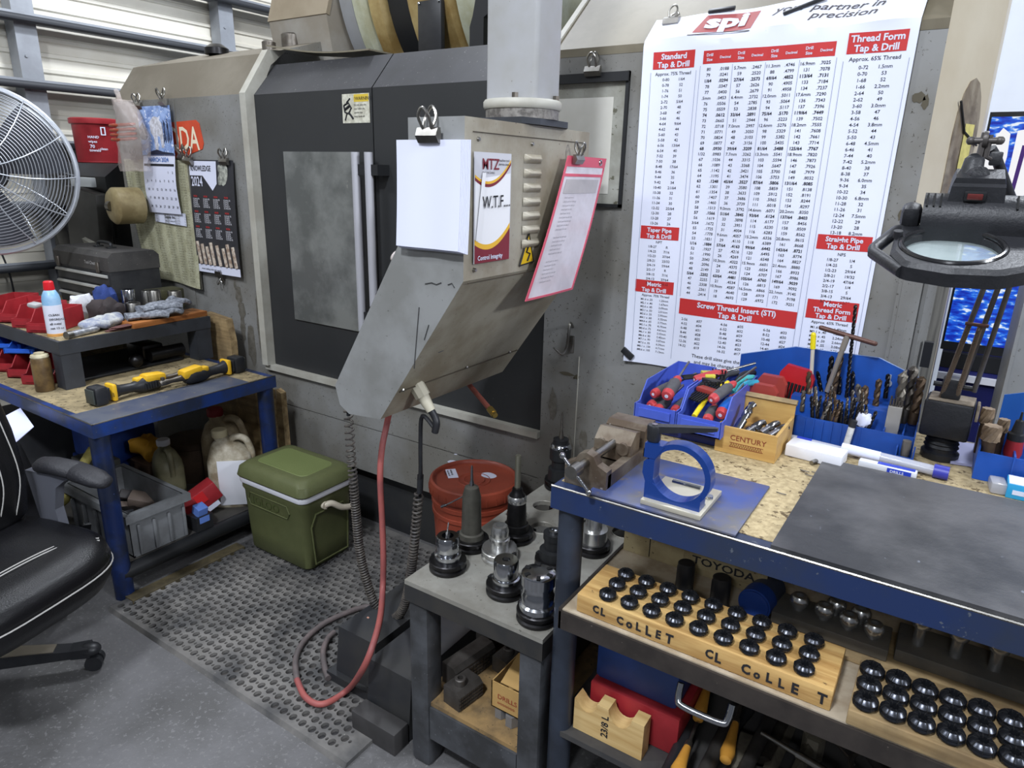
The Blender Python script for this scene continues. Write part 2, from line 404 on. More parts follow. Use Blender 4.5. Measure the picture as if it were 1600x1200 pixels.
# lower panels and plinth
m = MB()
m.box(-2.735, -1.2, FY, FY + .1, .503, .664)
m.box(-2.735, -1.2, FY, FY + .1, .285, .497)
m.box(-2.735, -1.2, FY + .006, FY + .1, .497, .503)
part('lower_panel', m, machine_grey, mc, smooth=0)
m = MB(); m.box(-1.775, -1.772, FY - .001, FY, .285, .497)
part('panel_seam', m, dark_gap, mc, smooth=0)
m = MB(); m.box(-2.735, -1.2, FY + .055, FY + .3, 0, .262)
m.box(-2.735, -1.2, FY + .03, FY + .25, .25, .27)
part('plinth', m, mat('plinth_black', (40, 41, 43), 0.6, n=(5, 0.5, (56, 55, 52))), mc, smooth=0)
m = MB(); m.box(-2.735, -1.2, FY + .07, FY + .3, .262, .290)
part('shadow_gap', m, dark_gap, mc, smooth=0)
# right-hand cabinet that carries the wall chart
m = MB()
m.prism([(FY, 0), (FY, 1.972), (2.30, 2.19), (2.55, 2.36), (3.1, 2.5), (3.1, 0)], -1.2, -.13, 'x')
part('control_cabinet', m, machine_grey, mc, smooth=20)
m = MB(); m.prism([(FY - .001, 1.95), (FY - .004, 1.9725), (2.30, 2.1925), (2.55, 2.3625), (2.55, 2.357), (2.3, 2.185), (FY - .001, 1.9715)], -1.2, -.13, 'x')
part('cabinet_slope', m, machine_cream, mc, smooth=20)
m = MB(); m.prism([(FY - .008, 1.92), (FY - .008, 1.978), (2.30, 2.20), (2.5, 2.335), (2.5, 2.30), (2.3, 2.165), (FY + .02, 1.95), (FY + .02, 1.92)], -1.215, -1.195, 'x')
part('cabinet_edge_strip', m, pale_trim, mc, smooth=20)
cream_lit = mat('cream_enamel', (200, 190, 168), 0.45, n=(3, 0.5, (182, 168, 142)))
# chamfered corner
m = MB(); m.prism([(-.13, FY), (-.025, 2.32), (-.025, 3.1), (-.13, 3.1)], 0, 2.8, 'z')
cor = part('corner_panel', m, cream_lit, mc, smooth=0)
# recessed dark panel with an arched head on the chamfer
A = Vector((-.13, FY, 0)); B = Vector((-.025, 2.32, 0)); U = (B - A).normalized(); NN = Vector((U.y, -U.x, 0)); LL = (B - A).length
def ch(u, z, d=0.0): p = A + U * (u * LL) + NN * d; return (p.x, p.y, z)
m = MB(); pts = [(.42, .9), (.9, .9), (.9, 1.72)] + [(.66 + .24 * math.cos(a * PI / 8), 1.72 + .14 * math.sin(a * PI / 8)) for a in range(1, 8)] + [(.42, 1.72)]
m.add([ch(u, z, .002) for u, z in pts] + [ch(u, z, -.01) for u, z in pts], [tuple(range(len(pts)))] + [(i, (i + 1) % len(pts), len(pts) + (i + 1) % len(pts), len(pts) + i) for i in range(len(pts))])
rec = part('side_door', m, mat('brown_panel', (120, 106, 86), 0.5, n=(20, 0.7, (84, 72, 56)), wood=('z', 30, (148, 138, 120))), cor, smooth=0, label='brownish recessed panel with an arched head')
m = MB(); m.add([ch(.62, 1.60, .004), ch(.8, 1.60, .004), ch(.8, 1.75, .004), ch(.62, 1.75, .004)], [(0, 1, 2, 3)])
part('yellow_label', m, mat('label_yellow', (212, 200, 120), 0.6, n=(60, .5, (170, 160, 90))), rec, smooth=0)
m = MB()
m.tube([ch(.42, 1.80, .006), ch(.6, 1.73, .006), ch(.9, 1.70, .006)], .003, 6)
for u in (.3, .36): m.tube([ch(u, .6, .003), ch(u, 1.5, .003)], .004, 6)
part('cable', m, black_metal, rec)
m = MB(); m.prism([(-.134, FY - .002), (-.10, FY - .004), (-.08, FY + .03), (-.11, FY + .06)], 0, 1.5, 'z')
m.prism([(-.085, FY + .05), (-.068, FY + .045), (-.05, FY + .13), (-.07, FY + .15)], 0, 1.48, 'z')
part('corner_rib', m, machine_grey, cor, smooth=0)
m = MB(); m.prism([(-.128, FY + .001), (-.024, 2.318), (-.0235, 2.3185), (-.1245, FY - .003)], 0, 1.46, 'z'); part('lower_cover', m, mat('cover_grey', (112, 110, 104), .5, wood=('z', 60, (78, 76, 72))), cor, smooth=0)
m = MB(); m.box(-.052, -.03, FY + .08, FY + .10, 1.12, 1.19)
part('latch', m, black_metal, cor, smooth=0)
# scuffs where the paint came off the cabinet front
def blotch(mb, cx, cz, w, h, seed, y=FY - .0012):
    r = random.Random(seed); n = 14
    mb.add([(cx + w * (.6 + .4 * r.random()) * math.cos(2 * PI * k / n), y, cz + h * (.6 + .4 * r.random()) * math.sin(2 * PI * k / n)) for k in range(n)], [tuple(range(n))])
m = MB(); blotch(m, -.165, 1.80, .018, .016, 3); blotch(m, -.15, 1.79, .01, .02, 4); blotch(m, -.158, 1.52, .008, .018, 5)
blotch(m, -1.10, .93, .035, .008, 6); blotch(m, -1.06, .925, .014, .012, 7); blotch(m, -1.07, .92, .006, .005, 8)
part('paint_scuff', m, mat('scuff', (84, 78, 64), 0.8), mc, smooth=0)
m = MB()
for k, (x, z, w, h) in enumerate(((-2.93, 1.0, .03, .06), (-2.915, .93, .035, .05), (-2.92, .84, .025, .10), (-2.86, .76, .04, .13), (-2.79, .86, .02, .2), (-2.95, 1.05, .012, .03), (-1.08, .62, .03, .10), (-1.02, .70, .02, .05), (-1.15, .80, .02, .08))): blotch(m, x, z, w, h, 40 + k, FY - .0009 - .0001 * k)
part('oil_stain', m, mat('oil_stain', (92, 88, 79), .45, n=(40, .8, (112, 109, 102))), mc, smooth=0)
# coat hook on the cabinet
m = MB(); m.tube(smoothpath([(-1.085, FY, 1.10), (-1.085, FY - .02, 1.115), (-1.085, FY - .03, 1.07), (-1.09, FY - .03, 1.03), (-1.10, FY - .04, 1.01), (-1.13, FY - .045, 1.03)]), .005, 8)
m.cbox((-1.085, FY - .003, 1.04), (.02, .006, .06), r=.002); part('coat_hook', m, steel, mc)
# door-closer ridge on the cabinet
m = MB(); m.box(-1.055, -1.052, FY - .003, FY, .42, 1.0); part('fold_line', m, pale_trim, mc, smooth=0)
# framed document window, left of the chart
dw = thing('document_holder', 'black-edged document frame with pale sheets on the cabinet left of the wall chart', 'frame', (-1.06, FY, 1.5))
m = MB()
X0, X1, Z0, Z1 = -1.26, -.932, 1.505, 1.90
X0 = -1.198
for b in ((X0, X1, Z1 - .016, Z1), (X0, X1, Z0, Z0 + .01), (X1 - .010, X1, Z0, Z1), (X0, X0 + .006, Z0, Z1)):
    m.box(b[0], b[1], FY - .012, FY - .001, b[2], b[3])
part('frame_edge', m, black_metal, dw, smooth=0)
m = MB(); m.box(X0 + .006, X1 - .01, FY - .004, FY - .001, Z0 + .01, Z1 - .016)
part('backing', m, mat('frame_backing', (168, 168, 160), 0.4, n=(6, .7, (120, 118, 106)), speck=(30, .62, (96, 94, 80))), dw, smooth=0)
m = MB(); m.box(X0 + .012, X1 - .05, FY - .0052, FY - .004, Z0 + .04, Z1 - .07)
part('sheet', m, mat('old_paper', (206, 204, 196), 0.7, n=(4, .4, (176, 172, 158))), dw, smooth=0)
clip(at('y', FY - .022, 927, 112), (0, 0, 0), 'steel bulldog clip on the black top bar of the document frame', 1.1)
m = MB(); m.box(X0, X1, FY - .02, FY - .006, 1.872, 1.898); part('top_bar', m, black_metal, dw, smooth=0)

# things on top of the machine, behind the doors
mg = mc
tan = mat('oil_tan', (172, 152, 104), 0.45, n=(5, .8, (124, 96, 48)), speck=(80, .7, (84, 62, 34)))
drum_light = mat('drum_light', (186, 190, 172), 0.45, n=(6, .7, (150, 146, 112)), speck=(100, .7, (110, 104, 80)))
drum_grey = mat('drum_grey', (150, 152, 156), 0.45, n=(4, .4, (128, 126, 118)))
hood_grey = mat('hood_grey', (152, 148, 140), 0.5, n=(3, .6, (122, 112, 96)))
def drum(x0, x1, r, mt_, nm, lab=None):
    m = MB(); m.lathe([(r - .02, 0), (r, .012), (r, x1 - x0 - .012), (r - .02, x1 - x0)], (x0, 3.15, 2.50), (1, 0, 0), 72)
    return part(nm, m, mt_, mg, label=lab)
drum(-2.66, -2.56, .64, drum_grey, 'drum_ring')
drum(-2.56, -2.49, .66, drum_light, 'drum_rim')
drum(-2.49, -2.40, .63, tan, 'drum_band', 'oil-stained tan band')
drum(-2.40, -2.26, .60, black_metal, 'drum_groove', 'dark groove of the drum')
db = drum(-2.26, -2.01, .63, tan, 'drum_band', 'oil-stained tan band')
drum(-2.01, -1.55, .61, drum_light, 'drum_body', 'pale green-grey part of the drum')
m = MB(); m.cbox((-2.11, 2.545, 2.19), (.13, .03, .22), r=.006); cp = part('cover_plate', m, black_plastic, mg, label='black cover plate')
m = MB()
for dx in (-.055, .055): m.ball((-2.11 + dx, 2.527, 2.29), (.006, .004, .006), seg=8)
part('screw', m, chrome, cp)
m = MB(); m.prism([(-1.87, 2.05), (-1.80, 2.05), (-1.80, 2.20), (-1.73, 2.24), (-1.75, 2.275), (-1.84, 2.275), (-1.855, 2.21), (-1.87, 2.17)], 2.50, 2.56, 'y'); part('bracket', m, black_metal, mg, smooth=0)
m = MB(); m.cbox((-1.69, 2.5, 2.13), (.09, .05, .12), r=.02); m.cyl((-1.67, 2.48, 2.15), (-1.67, 2.48, 2.28), .02); m.cyl((-1.69, 2.47, 2.2), (-1.65, 2.47, 2.26), .015)
part('valve', m, dark_steel, mg)
hd = mc
m = MB(); m.prism([(2.5, 2.07), (2.46, 2.285), (2.62, 2.75), (3.4, 2.75), (3.4, 2.07)], -3.07, -2.665, 'x'); part('hood', m, hood_grey, hd, smooth=0)
m = MB(); m.prism([(2.455, 2.285), (2.615, 2.76), (2.635, 2.76), (2.475, 2.28)], -3.075, -2.66, 'x'); part('hood_cover', m, mat('tan_cover', (140, 128, 108), .5, n=(4, .5, (112, 98, 76))), hd, smooth=0)
for i, (px, py, r, h) in enumerate(((457, 88, .048, .10), (421, 82, .032, .05))):
    p = at('z', 2.125, px, py); m = MB(); m.lathe([(r, -.02), (r, h - .006), (r - .008, h), (r - .015, h), (r - .015, h - .03)], p, n=28)
    part('pipe_stub', m, dull_steel, mc)
m = MB(); m.grid(lambda u, v: (-2.73 + u * .62, 2.16 + v * .3, 2.115 - .02 * math.sin(u * 3) * (1 - v) - .055 * u), 14, 6, thick=.006)
part('roof_flap', m, machine_cream, mc)
m = MB(); m.lathe([(.06, 0), (.06, .03), (.03, .05)], (-3.45, 2.42, 2.155), n=20); part('roof_cap', m, dark_steel, mc)
m = MB(); m.cyl((-1.33, 2.9, 2.2), (-1.05, 2.85, 2.75), .03); m.cyl((-1.35, 2.75, 2.35), (-1.2, 2.7, 2.7), .05); m.cbox((-1.28, 2.9, 2.3), (.2, .2, .35), r=.02)
part('pipework', m, dark_steel, mc)
# ================================================================ hanging control pendant
PY0, PY1 = 1.27, 1.86
pend = thing('control_pendant', 'grey metal control box hanging from a square post in front of the machine doors', 'control panel', (-1.0, 1.55, 1.72))
pend_side = mat('pendant_side', (146, 147, 146), 0.42, 0.15, n=(5, .7, (120, 120, 116)), speck=(90, .68, (92, 90, 86)))
pend_back = mat('pendant_back', (166, 160, 144), 0.45, 0.1, n=(5, .8, (132, 122, 102)), speck=(110, .67, (92, 82, 66)))
P = [(-1.125, 1.717), (-.962, 1.717), (-.965, 1.357), (-1.245, .955), (-1.365, .945), (-1.40, .965), (-1.415, 1.02), (-1.165, 1.425), (-1.125, 1.44)]
m = MB(); m.prism(P, PY0, PY1, 'y'); m.mi = [0, 0] + [1] * len(P)
hs = part('housing', m, [pend_side, pend_back], pend, smooth=0)
# seams, raised panel edges, screws
m = MB()
def bk(t, y, off=.0015):   # point on the slanted back, t from the crease down
    a = Vector((-.965, 0, 1.357)); b = Vector((-1.245, 0, .955)); n = Vector((b.z - a.z, 0, -(b.x - a.x))).normalized() * -1
    if n.x < 0: n = -n
    p = a + (b - a) * t + n * off; return Vector((p.x, y, p.z))
for t in (.78,):
    m.tube([bk(t, PY0 + .01), bk(t, PY1 - .01)], .0022, 5)
m.tube([(-.961, PY0 + .03, 1.687), (-.961, PY1 - .03, 1.687)], .0012, 5); m.tube([(-.961, PY1 - .035, 1.687), (-.961, PY1 - .035, 1.40)], .0012, 5)
m.tube([(-.961, PY0 + .012, 1.352), (-.961, PY1, 1.352)], .0012, 5)
part('panel_seam', m, mat('seam_brown', (70, 62, 50), .7), hs, smooth=0)
m = MB()
for y in (PY0 + .05, PY0 + .28, PY1 - .06): m.cyl((-.966, y, 1.672), (-.957, y, 1.672), .006, .004, 10)
for y in (PY0 + .04, PY1 - .08): m.cyl((-.967, y, 1.38), (-.957, y, 1.38), .006, .004, 10)
for y in (PY0 + .02, PY0 + .3, PY1 - .06): p = bk(.77, y); m.ball(p, (.006, .006, .006), seg=8)
part('screw', m, steel, hs)
# louvres
for i in range(7):
    m = MB(); z = 1.635 - i * .035
    m.grid(lambda u, v: (-.962 + .011 * math.sin(PI * v) * min(1, 6 * u, 6 * (1 - u)), 1.515 + u * .085 , z - .010 + v * .022), 12, 6)
    part('louver', m, pend_back, hs)
# scratches on the side
m = MB()
for pts in ([(-1.08, 1.34), (-1.06, 1.345), (-1.045, 1.342), (-1.03, 1.348)], [(-1.01, 1.345), (-.998, 1.35), (-.99, 1.34)], [(-1.07, 1.24), (-1.085, 1.2)], [(-1.04, 1.175), (-1.025, 1.182)], [(-1.10, 1.28), (-1.12, 1.12)]):
    m.tube([(x, PY0 - .0008, z) for x, z in pts], .0014, 4)
part('scratch', m, mat('scratch', (56, 56, 56), .7), hs, smooth=0)
# post and swivel
m = MB(); m.cbox((-1.035, 1.615, 2.9), (.155, .12, 2.26), r=.012, seg=3); post = part('post', m, mat('post_grey', (168, 169, 172), .42, n=(4, .5, (148, 146, 136)), speck=(90, .72, (110, 104, 90))), pend)
m = MB(); m.lathe([(.098, 1.757), (.102, 1.762), (.102, 1.775), (.098, 1.78)], (-1.035, 1.615, 0), n=40)
part('flange', m, pale_trim, pend)
m = MB()
for a in (20, 110, 200, 290): m.cyl((-1.035 + .088 * math.cos(math.radians(a)), 1.615 + .088 * math.sin(math.radians(a)), 1.778), (-1.035 + .088 * math.cos(math.radians(a)), 1.615 + .088 * math.sin(math.radians(a)), 1.792), .009, n=6)
part('bolt', m, dull_steel, pend)
m = MB(); m.lathe([(.096, 1.733), (.096, 1.757)], (-1.035, 1.615, 0), n=40); part('swivel_ring', m, mat('swivel', (96, 92, 88), .5, .4, n=(60, .7, (150, 146, 140))), pend)
m = MB(); m.prism([(-1.13, 1.50), (-.963, 1.50), (-.945, 1.56), (-.945, 1.70), (-.97, 1.74), (-1.13, 1.74)], 1.718, 1.733, 'z'); part('base_plate', m, frame_dark, pend, smooth=0)
# keys and knobs peeking out on the operator's side
ops = thing_ops = MB()
nrm = Vector((-.85, 0, .53)).normalized()
a = Vector((-1.165, 0, 1.425)); b = Vector((-1.415, 0, 1.02))
m = MB(); m.cyl(a + (b - a) * .12 + Vector((0, PY0 + .05, 0)), a + (b - a) * .12 + Vector((0, PY0 + .05, 0)) + nrm * .018, .024, n=24)
m.cyl(a + (b - a) * .12 + Vector((0, PY0 + .05, 0)) + nrm * .018, a + (b - a) * .12 + Vector((0, PY0 + .05, 0)) + nrm * .03, .017, n=20)
part('dial', m, mat('dial_white', (200, 190, 186), .4), pend, label='pale round dial on the hidden face')
for t in (.26, .36, .46, .62, .72, .84):
    c0 = a + (b - a) * t + Vector((0, PY0 + .04, 0)); m = MB(); m.cyl(c0, c0 + nrm * (.022 if t < .5 else .014), .011, n=16); part('button', m, black_plastic if t < .5 else steel, pend)
# cable gland and red stub hose below
g0 = bk(.80, 1.36, 0); gd = (bk(.80, 1.36, 1) - g0).normalized()
gl = MB(); q0 = g0 + gd * .0; dn = Vector((.55, .1, -.83)).normalized()
gl.cyl(g0 - dn * .01, g0 + dn * .03, .022, n=8); gl.cyl(g0 + dn * .03, g0 + dn * .075, .017, .013, n=14)
part('cable_gland', gl, mat('ivory', (190, 184, 164), .5), pend, label='ivory cable gland under the box')
EG = g0 + dn * .075
m = MB(); m.tube(smoothpath([EG - dn * .01, EG + dn * .02, EG + Vector((.018, .0, -.035)), EG + Vector((.012, 0, -.06))], 4), .010, 10)
part('taped_joint', m, black_plastic, pend)
s0 = at('y', 1.75, 727, 594); s1 = at('y', 1.68, 766, 640)
m = MB(); m.tube([s0 + (s0 - s1) * .3, s0 * .5 + s1 * .5, s1], .0085, 10); st = part('hose_stub', m, mat('hose_red_brown', (150, 84, 72), .6), pend, label='short red-brown hose end')
m = MB(); dd = (s1 - s0).normalized(); m.cyl(s1 - dd * .004, s1 + dd * .022, .012, n=6); m.cyl(s1 + dd * .022, s1 + dd * .034, .009, n=12); part('fitting', m, mat('brass', (196, 168, 96), .35, .9), st)
# hazard triangle
m = MB(); X = -.9608; m.add([(X, 1.505, 1.372), (X, 1.572, 1.378), (X, 1.545, 1.452)], [(0, 1, 2)])
tr = part('hazard_triangle', m, mat('hazard_yellow', (226, 186, 34), .5), hs, smooth=0, label='yellow electric hazard triangle')
m = MB(); X += .0006
m.tube([(X, 1.505, 1.372), (X, 1.572, 1.378), (X, 1.545, 1.452), (X, 1.505, 1.372)], .0025, 4); m.tube([(X, 1.547, 1.425), (X, 1.535, 1.405), (X, 1.552, 1.40), (X, 1.540, 1.382)], .003, 4)
part('bolt_sign', m, ink, tr, smooth=0)

# placard with a taped white slip on the louvred side
pl = thing('placard', 'maroon and grey placard with a white W.T.F. slip on the hanging control box', 'sign', (-.958, 1.38, 1.42))
yA, yB, zA, zB = 1.302, 1.452, 1.395, 1.645
X = -.9585
m = MB(); m.box(X - .002, X, yA, yB, zA, zB); part('plate', m, mat('placard_grey', (200, 200, 206), .4), pl, smooth=0)
maroon = mat('maroon', (120, 26, 40), .45); yel = mat('placard_yellow', (230, 180, 50), .5)
def curveband(z0, amp, th, up):
    n = 14; pts = []
    for k in range(n + 1):
        u = k / n; pts.append((yA + .002 + (yB - yA - .004) * u, z0 + amp * (u - .35) ** 2 * 4))
    lo = [(y, max(zA, min(zB - .001, z - th))) for y, z in pts] if not up else [(y, zA) for y, z in pts]
    return pts, lo
def band(pts, lo, x, mt_, nm):
    m = MB(); n = len(pts); m.add([(x, y, z) for y, z in pts] + [(x, y, z) for y, z in lo], [(i, i + 1, n + i + 1, n + i) for i in range(n - 1)]); part(nm, m, mt_, pl, smooth=0)
a1, l1 = curveband(1.425, .028, .0, True); band([(y, z + .012) for y, z in a1], l1, X + .0004, yel, 'yellow_band'); band(a1, l1, X + .0008, maroon, 'maroon_band')
a2, l2 = curveband(1.575, .03, .012, False); band([(y, z + .006) for y, z in a2], [(y, z) for y, z in a2], X + .0004, yel, 'yellow_band'); band(a2, [(y, z - .007) for y, z in a2], X + .0006, maroon, 'maroon_band')
m = MB(); m.text('MTZ', (X + .001, yA + .028, 1.608), (0, 1, 0), (0, 0, 1), .034, .014); part('logo', m, maroon, pl, smooth=0)
m = MB(); m.text('machine tool\nservice zone', (X + .001, yA + .095, 1.626), (0, 1, 0), (0, 0, 1), .0085, .01)
m.text('CNC MACHINES', (X + .001, yA + .028, 1.598), (0, 1, 0), (0, 0, 1), .007, .0); part('printed_text', m, ink, pl, smooth=0)
m = MB(); m.text('Control Integrity', (X + .0016, yA + .012, 1.402), (0, 1, 0), (0, 0, 1), .015, .02); part('printed_text', m, white_paper, pl, smooth=0)
m = MB(); m.add([(X + .0003, yA + .003, 1.42), (X + .0003, yB - .003, 1.42), (X + .0003, yB - .003, 1.60), (X + .0003, yA + .003, 1.585)], [(0, 1, 2, 3)])
m.add([(X + .0026, yA + .004, 1.448), (X + .0026, yA + .018, 1.447), (X + .0028, yA + .042, 1.60), (X + .0028, yA + .028, 1.60)], [(0, 1, 2, 3)])
part('taped_slip', m, mat('glossy_white', (236, 236, 238), .25), pl, smooth=0)
m = MB(); m.text('W.T.F....', (X + .0032, yA + .028, 1.520), (0, 1, .03), (0, 0, 1), .040, .006, sx=.85); part('handwriting', m, ink, pl, smooth=0)

# stack of blank sheets held by a clip on the near side
r2 = random.Random(5)
pap = thing('paper_stack', 'thick stack of blank white sheets clipped to the side of the hanging control box', 'paper', (-1.05, PY0 - .01, 1.42))
for k in range(7):
    dx = .002 * k; m = MB(); y = PY0 - .003 - .0017 * (6 - k); x0 = -1.150 + dx * .3; x1 = -.952 + dx * 1.6 - .010; z0 = 1.428 - .001 * k
    m.grid(lambda u, v: (x0 + (x1 - x0) * u, y - .010 * (1 - v) ** 2 - .0015 * math.sin(u * 9), z0 + (1.668 - z0) * v - .02 * 0 + .012 * 0), 8, 8, thick=.0012)
    part('sheet', m, white_paper, pap)
clip((-1.05, PY0 - .014, 1.676), (0, 0, 0), 'steel bulldog clip gripping the blank white sheets on the hanging box', 1.25)

# pink-edged document pouch on the louvred side
po = thing('document_pouch', 'clear document pouch with a red-pink edge hanging by a clip from the hanging control box', 'pouch', (-.945, 1.74, 1.3))
xq = -.940
c4 = [Vector((xq, 1.700, 1.632)), Vector((xq + .004, 1.905, 1.655)), Vector((xq + .012, 1.72, 1.27)), Vector((xq + .012, 1.515, 1.285))]
c4 = [at('x', xq, 886, 243), at('x', xq, 946, 248), at('x', xq, 893, 452), at('x', xq, 819, 471)]
def bil(u, v, off=0):   # u across, v down
    p = (c4[0] * (1 - u) + c4[1] * u) * (1 - v) + (c4[3] * (1 - u) + c4[2] * u) * v
    return p + Vector((off + .006 * math.sin(PI * v) + .003 * math.sin(3 * u), 0, 0))
m = MB(); m.grid(lambda u, v: bil(.02 + .96 * u, .06 + .93 * v), 8, 14, thick=.002); part('sheet', m, mat('pouch_paper', (214, 208, 214), .4, n=(14, .5, (188, 180, 184)), coat=.5), po)
pink = mat('pouch_pink', (204, 84, 104), .5)
m = MB()
for (u0, u1, v0, v1) in ((0, 1, 0, .075), (0, 1, .125, .145), (0, .035, .07, 1), (.965, 1, .07, 1), (0, 1, .985, 1.0)):
    m.grid(lambda u, v: bil(u0 + (u1 - u0) * u, v0 + (v1 - v0) * v, .0015), 4, 10, thick=.002)
part('edging', m, pink, po)
m = MB(); m.grid(lambda u, v: bil(.10 + .80 * u, .165 + .10 * v, .003), 4, 4, thick=.0006); part('window_strip', m, mat('grey_strip', (176, 170, 170), .3, n=(10, .4, (150, 146, 148))), po)
m = MB(); p = bil(.84, .036, .004); m.tube([(p.x, p.y + .007 * math.cos(a * PI / 6), p.z + .007 * math.sin(a * PI / 6)) for a in range(12)], .0022, 6, close=True); part('eyelet', m, chrome, po)
m = MB()
for k in range(22):
    v = .3 + .028 * k; n = 5 + (k * 7) % 9
    if k in (9, 15): continue
    q0 = bil(.15, v, .004); q1 = bil(.8, v, .004)
    m.text('batch part ' + 'no size qty'[: n], q0, q1 - q0, bil(.15, v - .05, .004) - q0, .008)
part('printed_text', m, mat('faint_ink', (150, 146, 152), .8), po, smooth=0)
pc = bil(.18, .015, .004)
c = clip((pc.x + .006, pc.y, pc.z - .004), (0, 0, PI / 2), 'steel bulldog clip holding the pink-edged pouch on the hanging box', .95)
# ================================================================ the big tap-and-drill wall chart
ch_ = thing('wall_chart', 'huge white tap and drill wall chart with red headings on the grey cabinet', 'chart', (-.55, FY - .005, 1.0))
WX0, WX1, CZ0, CZ1 = -.885, -.194, 1.02, 1.972
SL = Vector((0, .25, .22)).normalized()
def cp(u, z, off=0.0):
    """a place on the chart: u across 0..1, z height; the top rolls back over the slope of the cabinet"""
    x0 = -.883 - .010 * (z - 1.02) ; x1 = -.199 + .010 * (z - 1.02)
    x = x0 + (x1 - x0) * u
    w = .004 * math.sin(9 * u + 3 * z) * math.sin(5 * z) + .0035 * math.sin(17 * u - 7 * z)
    low = max(0, 1.12 - z) * .10 * abs(math.sin(3.2 * u + .5)) * .4
    if z <= CZ1: return Vector((x, FY - .010 + w - low - off, z))
    e = z - CZ1
    return Vector((x, FY - .012 + SL.y * e, CZ1 + SL.z * e)) + Vector((0, -.66, .75)) * (off + .003 + w)
m = MB(); m.grid(lambda u, v: cp(u, 1.018 + 1.085 * v - .02 * (1 - u) * v * v + .012 * (1-v) * u), 40, 60, thick=-.0008)
chp = part('paper_sheet', m, mat('chart_paper', (224, 228, 244), .6, n=(3, .25, (208, 212, 232))), ch_)
red = mat('chart_red', (190, 44, 44), .6)
def wrap(mb, u, z, off=.0012):
    """lay a flat drawing (x = u * width, y = z) on the chart"""
    return mb
def lay(build, mt_, name, off=.0014):
    m = MB(); build(m)
    m.v = [cp(v.x, v.y, off) for v in m.v]
    return part(name, m, mt_, chp, smooth=0)
Wd = .69
def T(m, s, u, z, size, bold=0, align='CENTER', sx=1.0, shear=0):
    m.text(s, (u, z, 0), (1, 0, 0), (0, 1, 0), size, bold, align, sx / Wd, shear, lift=0)
def bar(u0, u1, z0, z1, lines, size):
    m = MB()
    for k in range(8):
        a = u0 + (u1 - u0) * k / 8; b = u0 + (u1 - u0) * (k + 1) / 8
        m.add([(a, z0, 0), (b, z0, 0), (b, z1, 0), (a, z1, 0)], [(0, 1, 2, 3)])
    m.v = [cp(v.x, v.y, .0014) for v in m.v]
    h = part('red_heading', m, red, ch_, smooth=0)
    m = MB(); n = len(lines); st = (z1 - z0) / (n + .15)
    for i, t in enumerate(lines): T(m, t, (u0 + u1) / 2, z1 - st * (i + .95), size, .03)
    if not lines:
        for i, u in enumerate((.285, .347, .407, .467, .530, .592, .655, .715)):
            if i % 2 == 0: T(m, 'Drill', u, 1.923, .0105, .02); T(m, 'Size', u, 1.911, .0105, .02)
            else: T(m, 'Decimal', u, 1.916, .009, .02)
    m.v = [cp(v.x, v.y, .0022) for v in m.v]
    part('heading_text', m, white_paper, h, smooth=0)
bar(.046, .222, 1.898, 1.944, ('Standard', 'Tap & Drill'), .021)
bar(.258, .745, 1.904, 1.938, (), 0)
bar(.782, .972, 1.906, 1.954, ('Thread Form', 'Tap & Drill'), .022)
bar(.044, .220, 1.417, 1.456, ('Taper Pipe', 'Tap & Drill'), .0175)
bar(.036, .216, 1.251, 1.290, ('Metric', 'Tap & Drill'), .0175)
bar(.250, .752, 1.197, 1.245, ('Screw Thread Insert (STI)', 'Tap & Drill'), .022)
bar(.784, .976, 1.424, 1.463, ('Straight Pipe', 'Tap & Drill'), .018)
bar(.784, .972, 1.234, 1.287, ('Metric', 'Thread Form', 'Tap & Drill'), .0175)
r4 = random.Random(11)
wire = ['80', '79', '1/64', '78', '77', '.5mm', '76', '75', '74', '73', '72', '71', '70', '69', '68', '1/32', '67', '66', '65', '64', '63', '62', '61', '60', '59', '58', '57', '56', '3/64', '55', '54', '53', '1/16', '52', '51', '50', '49', '48', '5/64', '47', '46', '45', '44', '43', '42', '3/32']
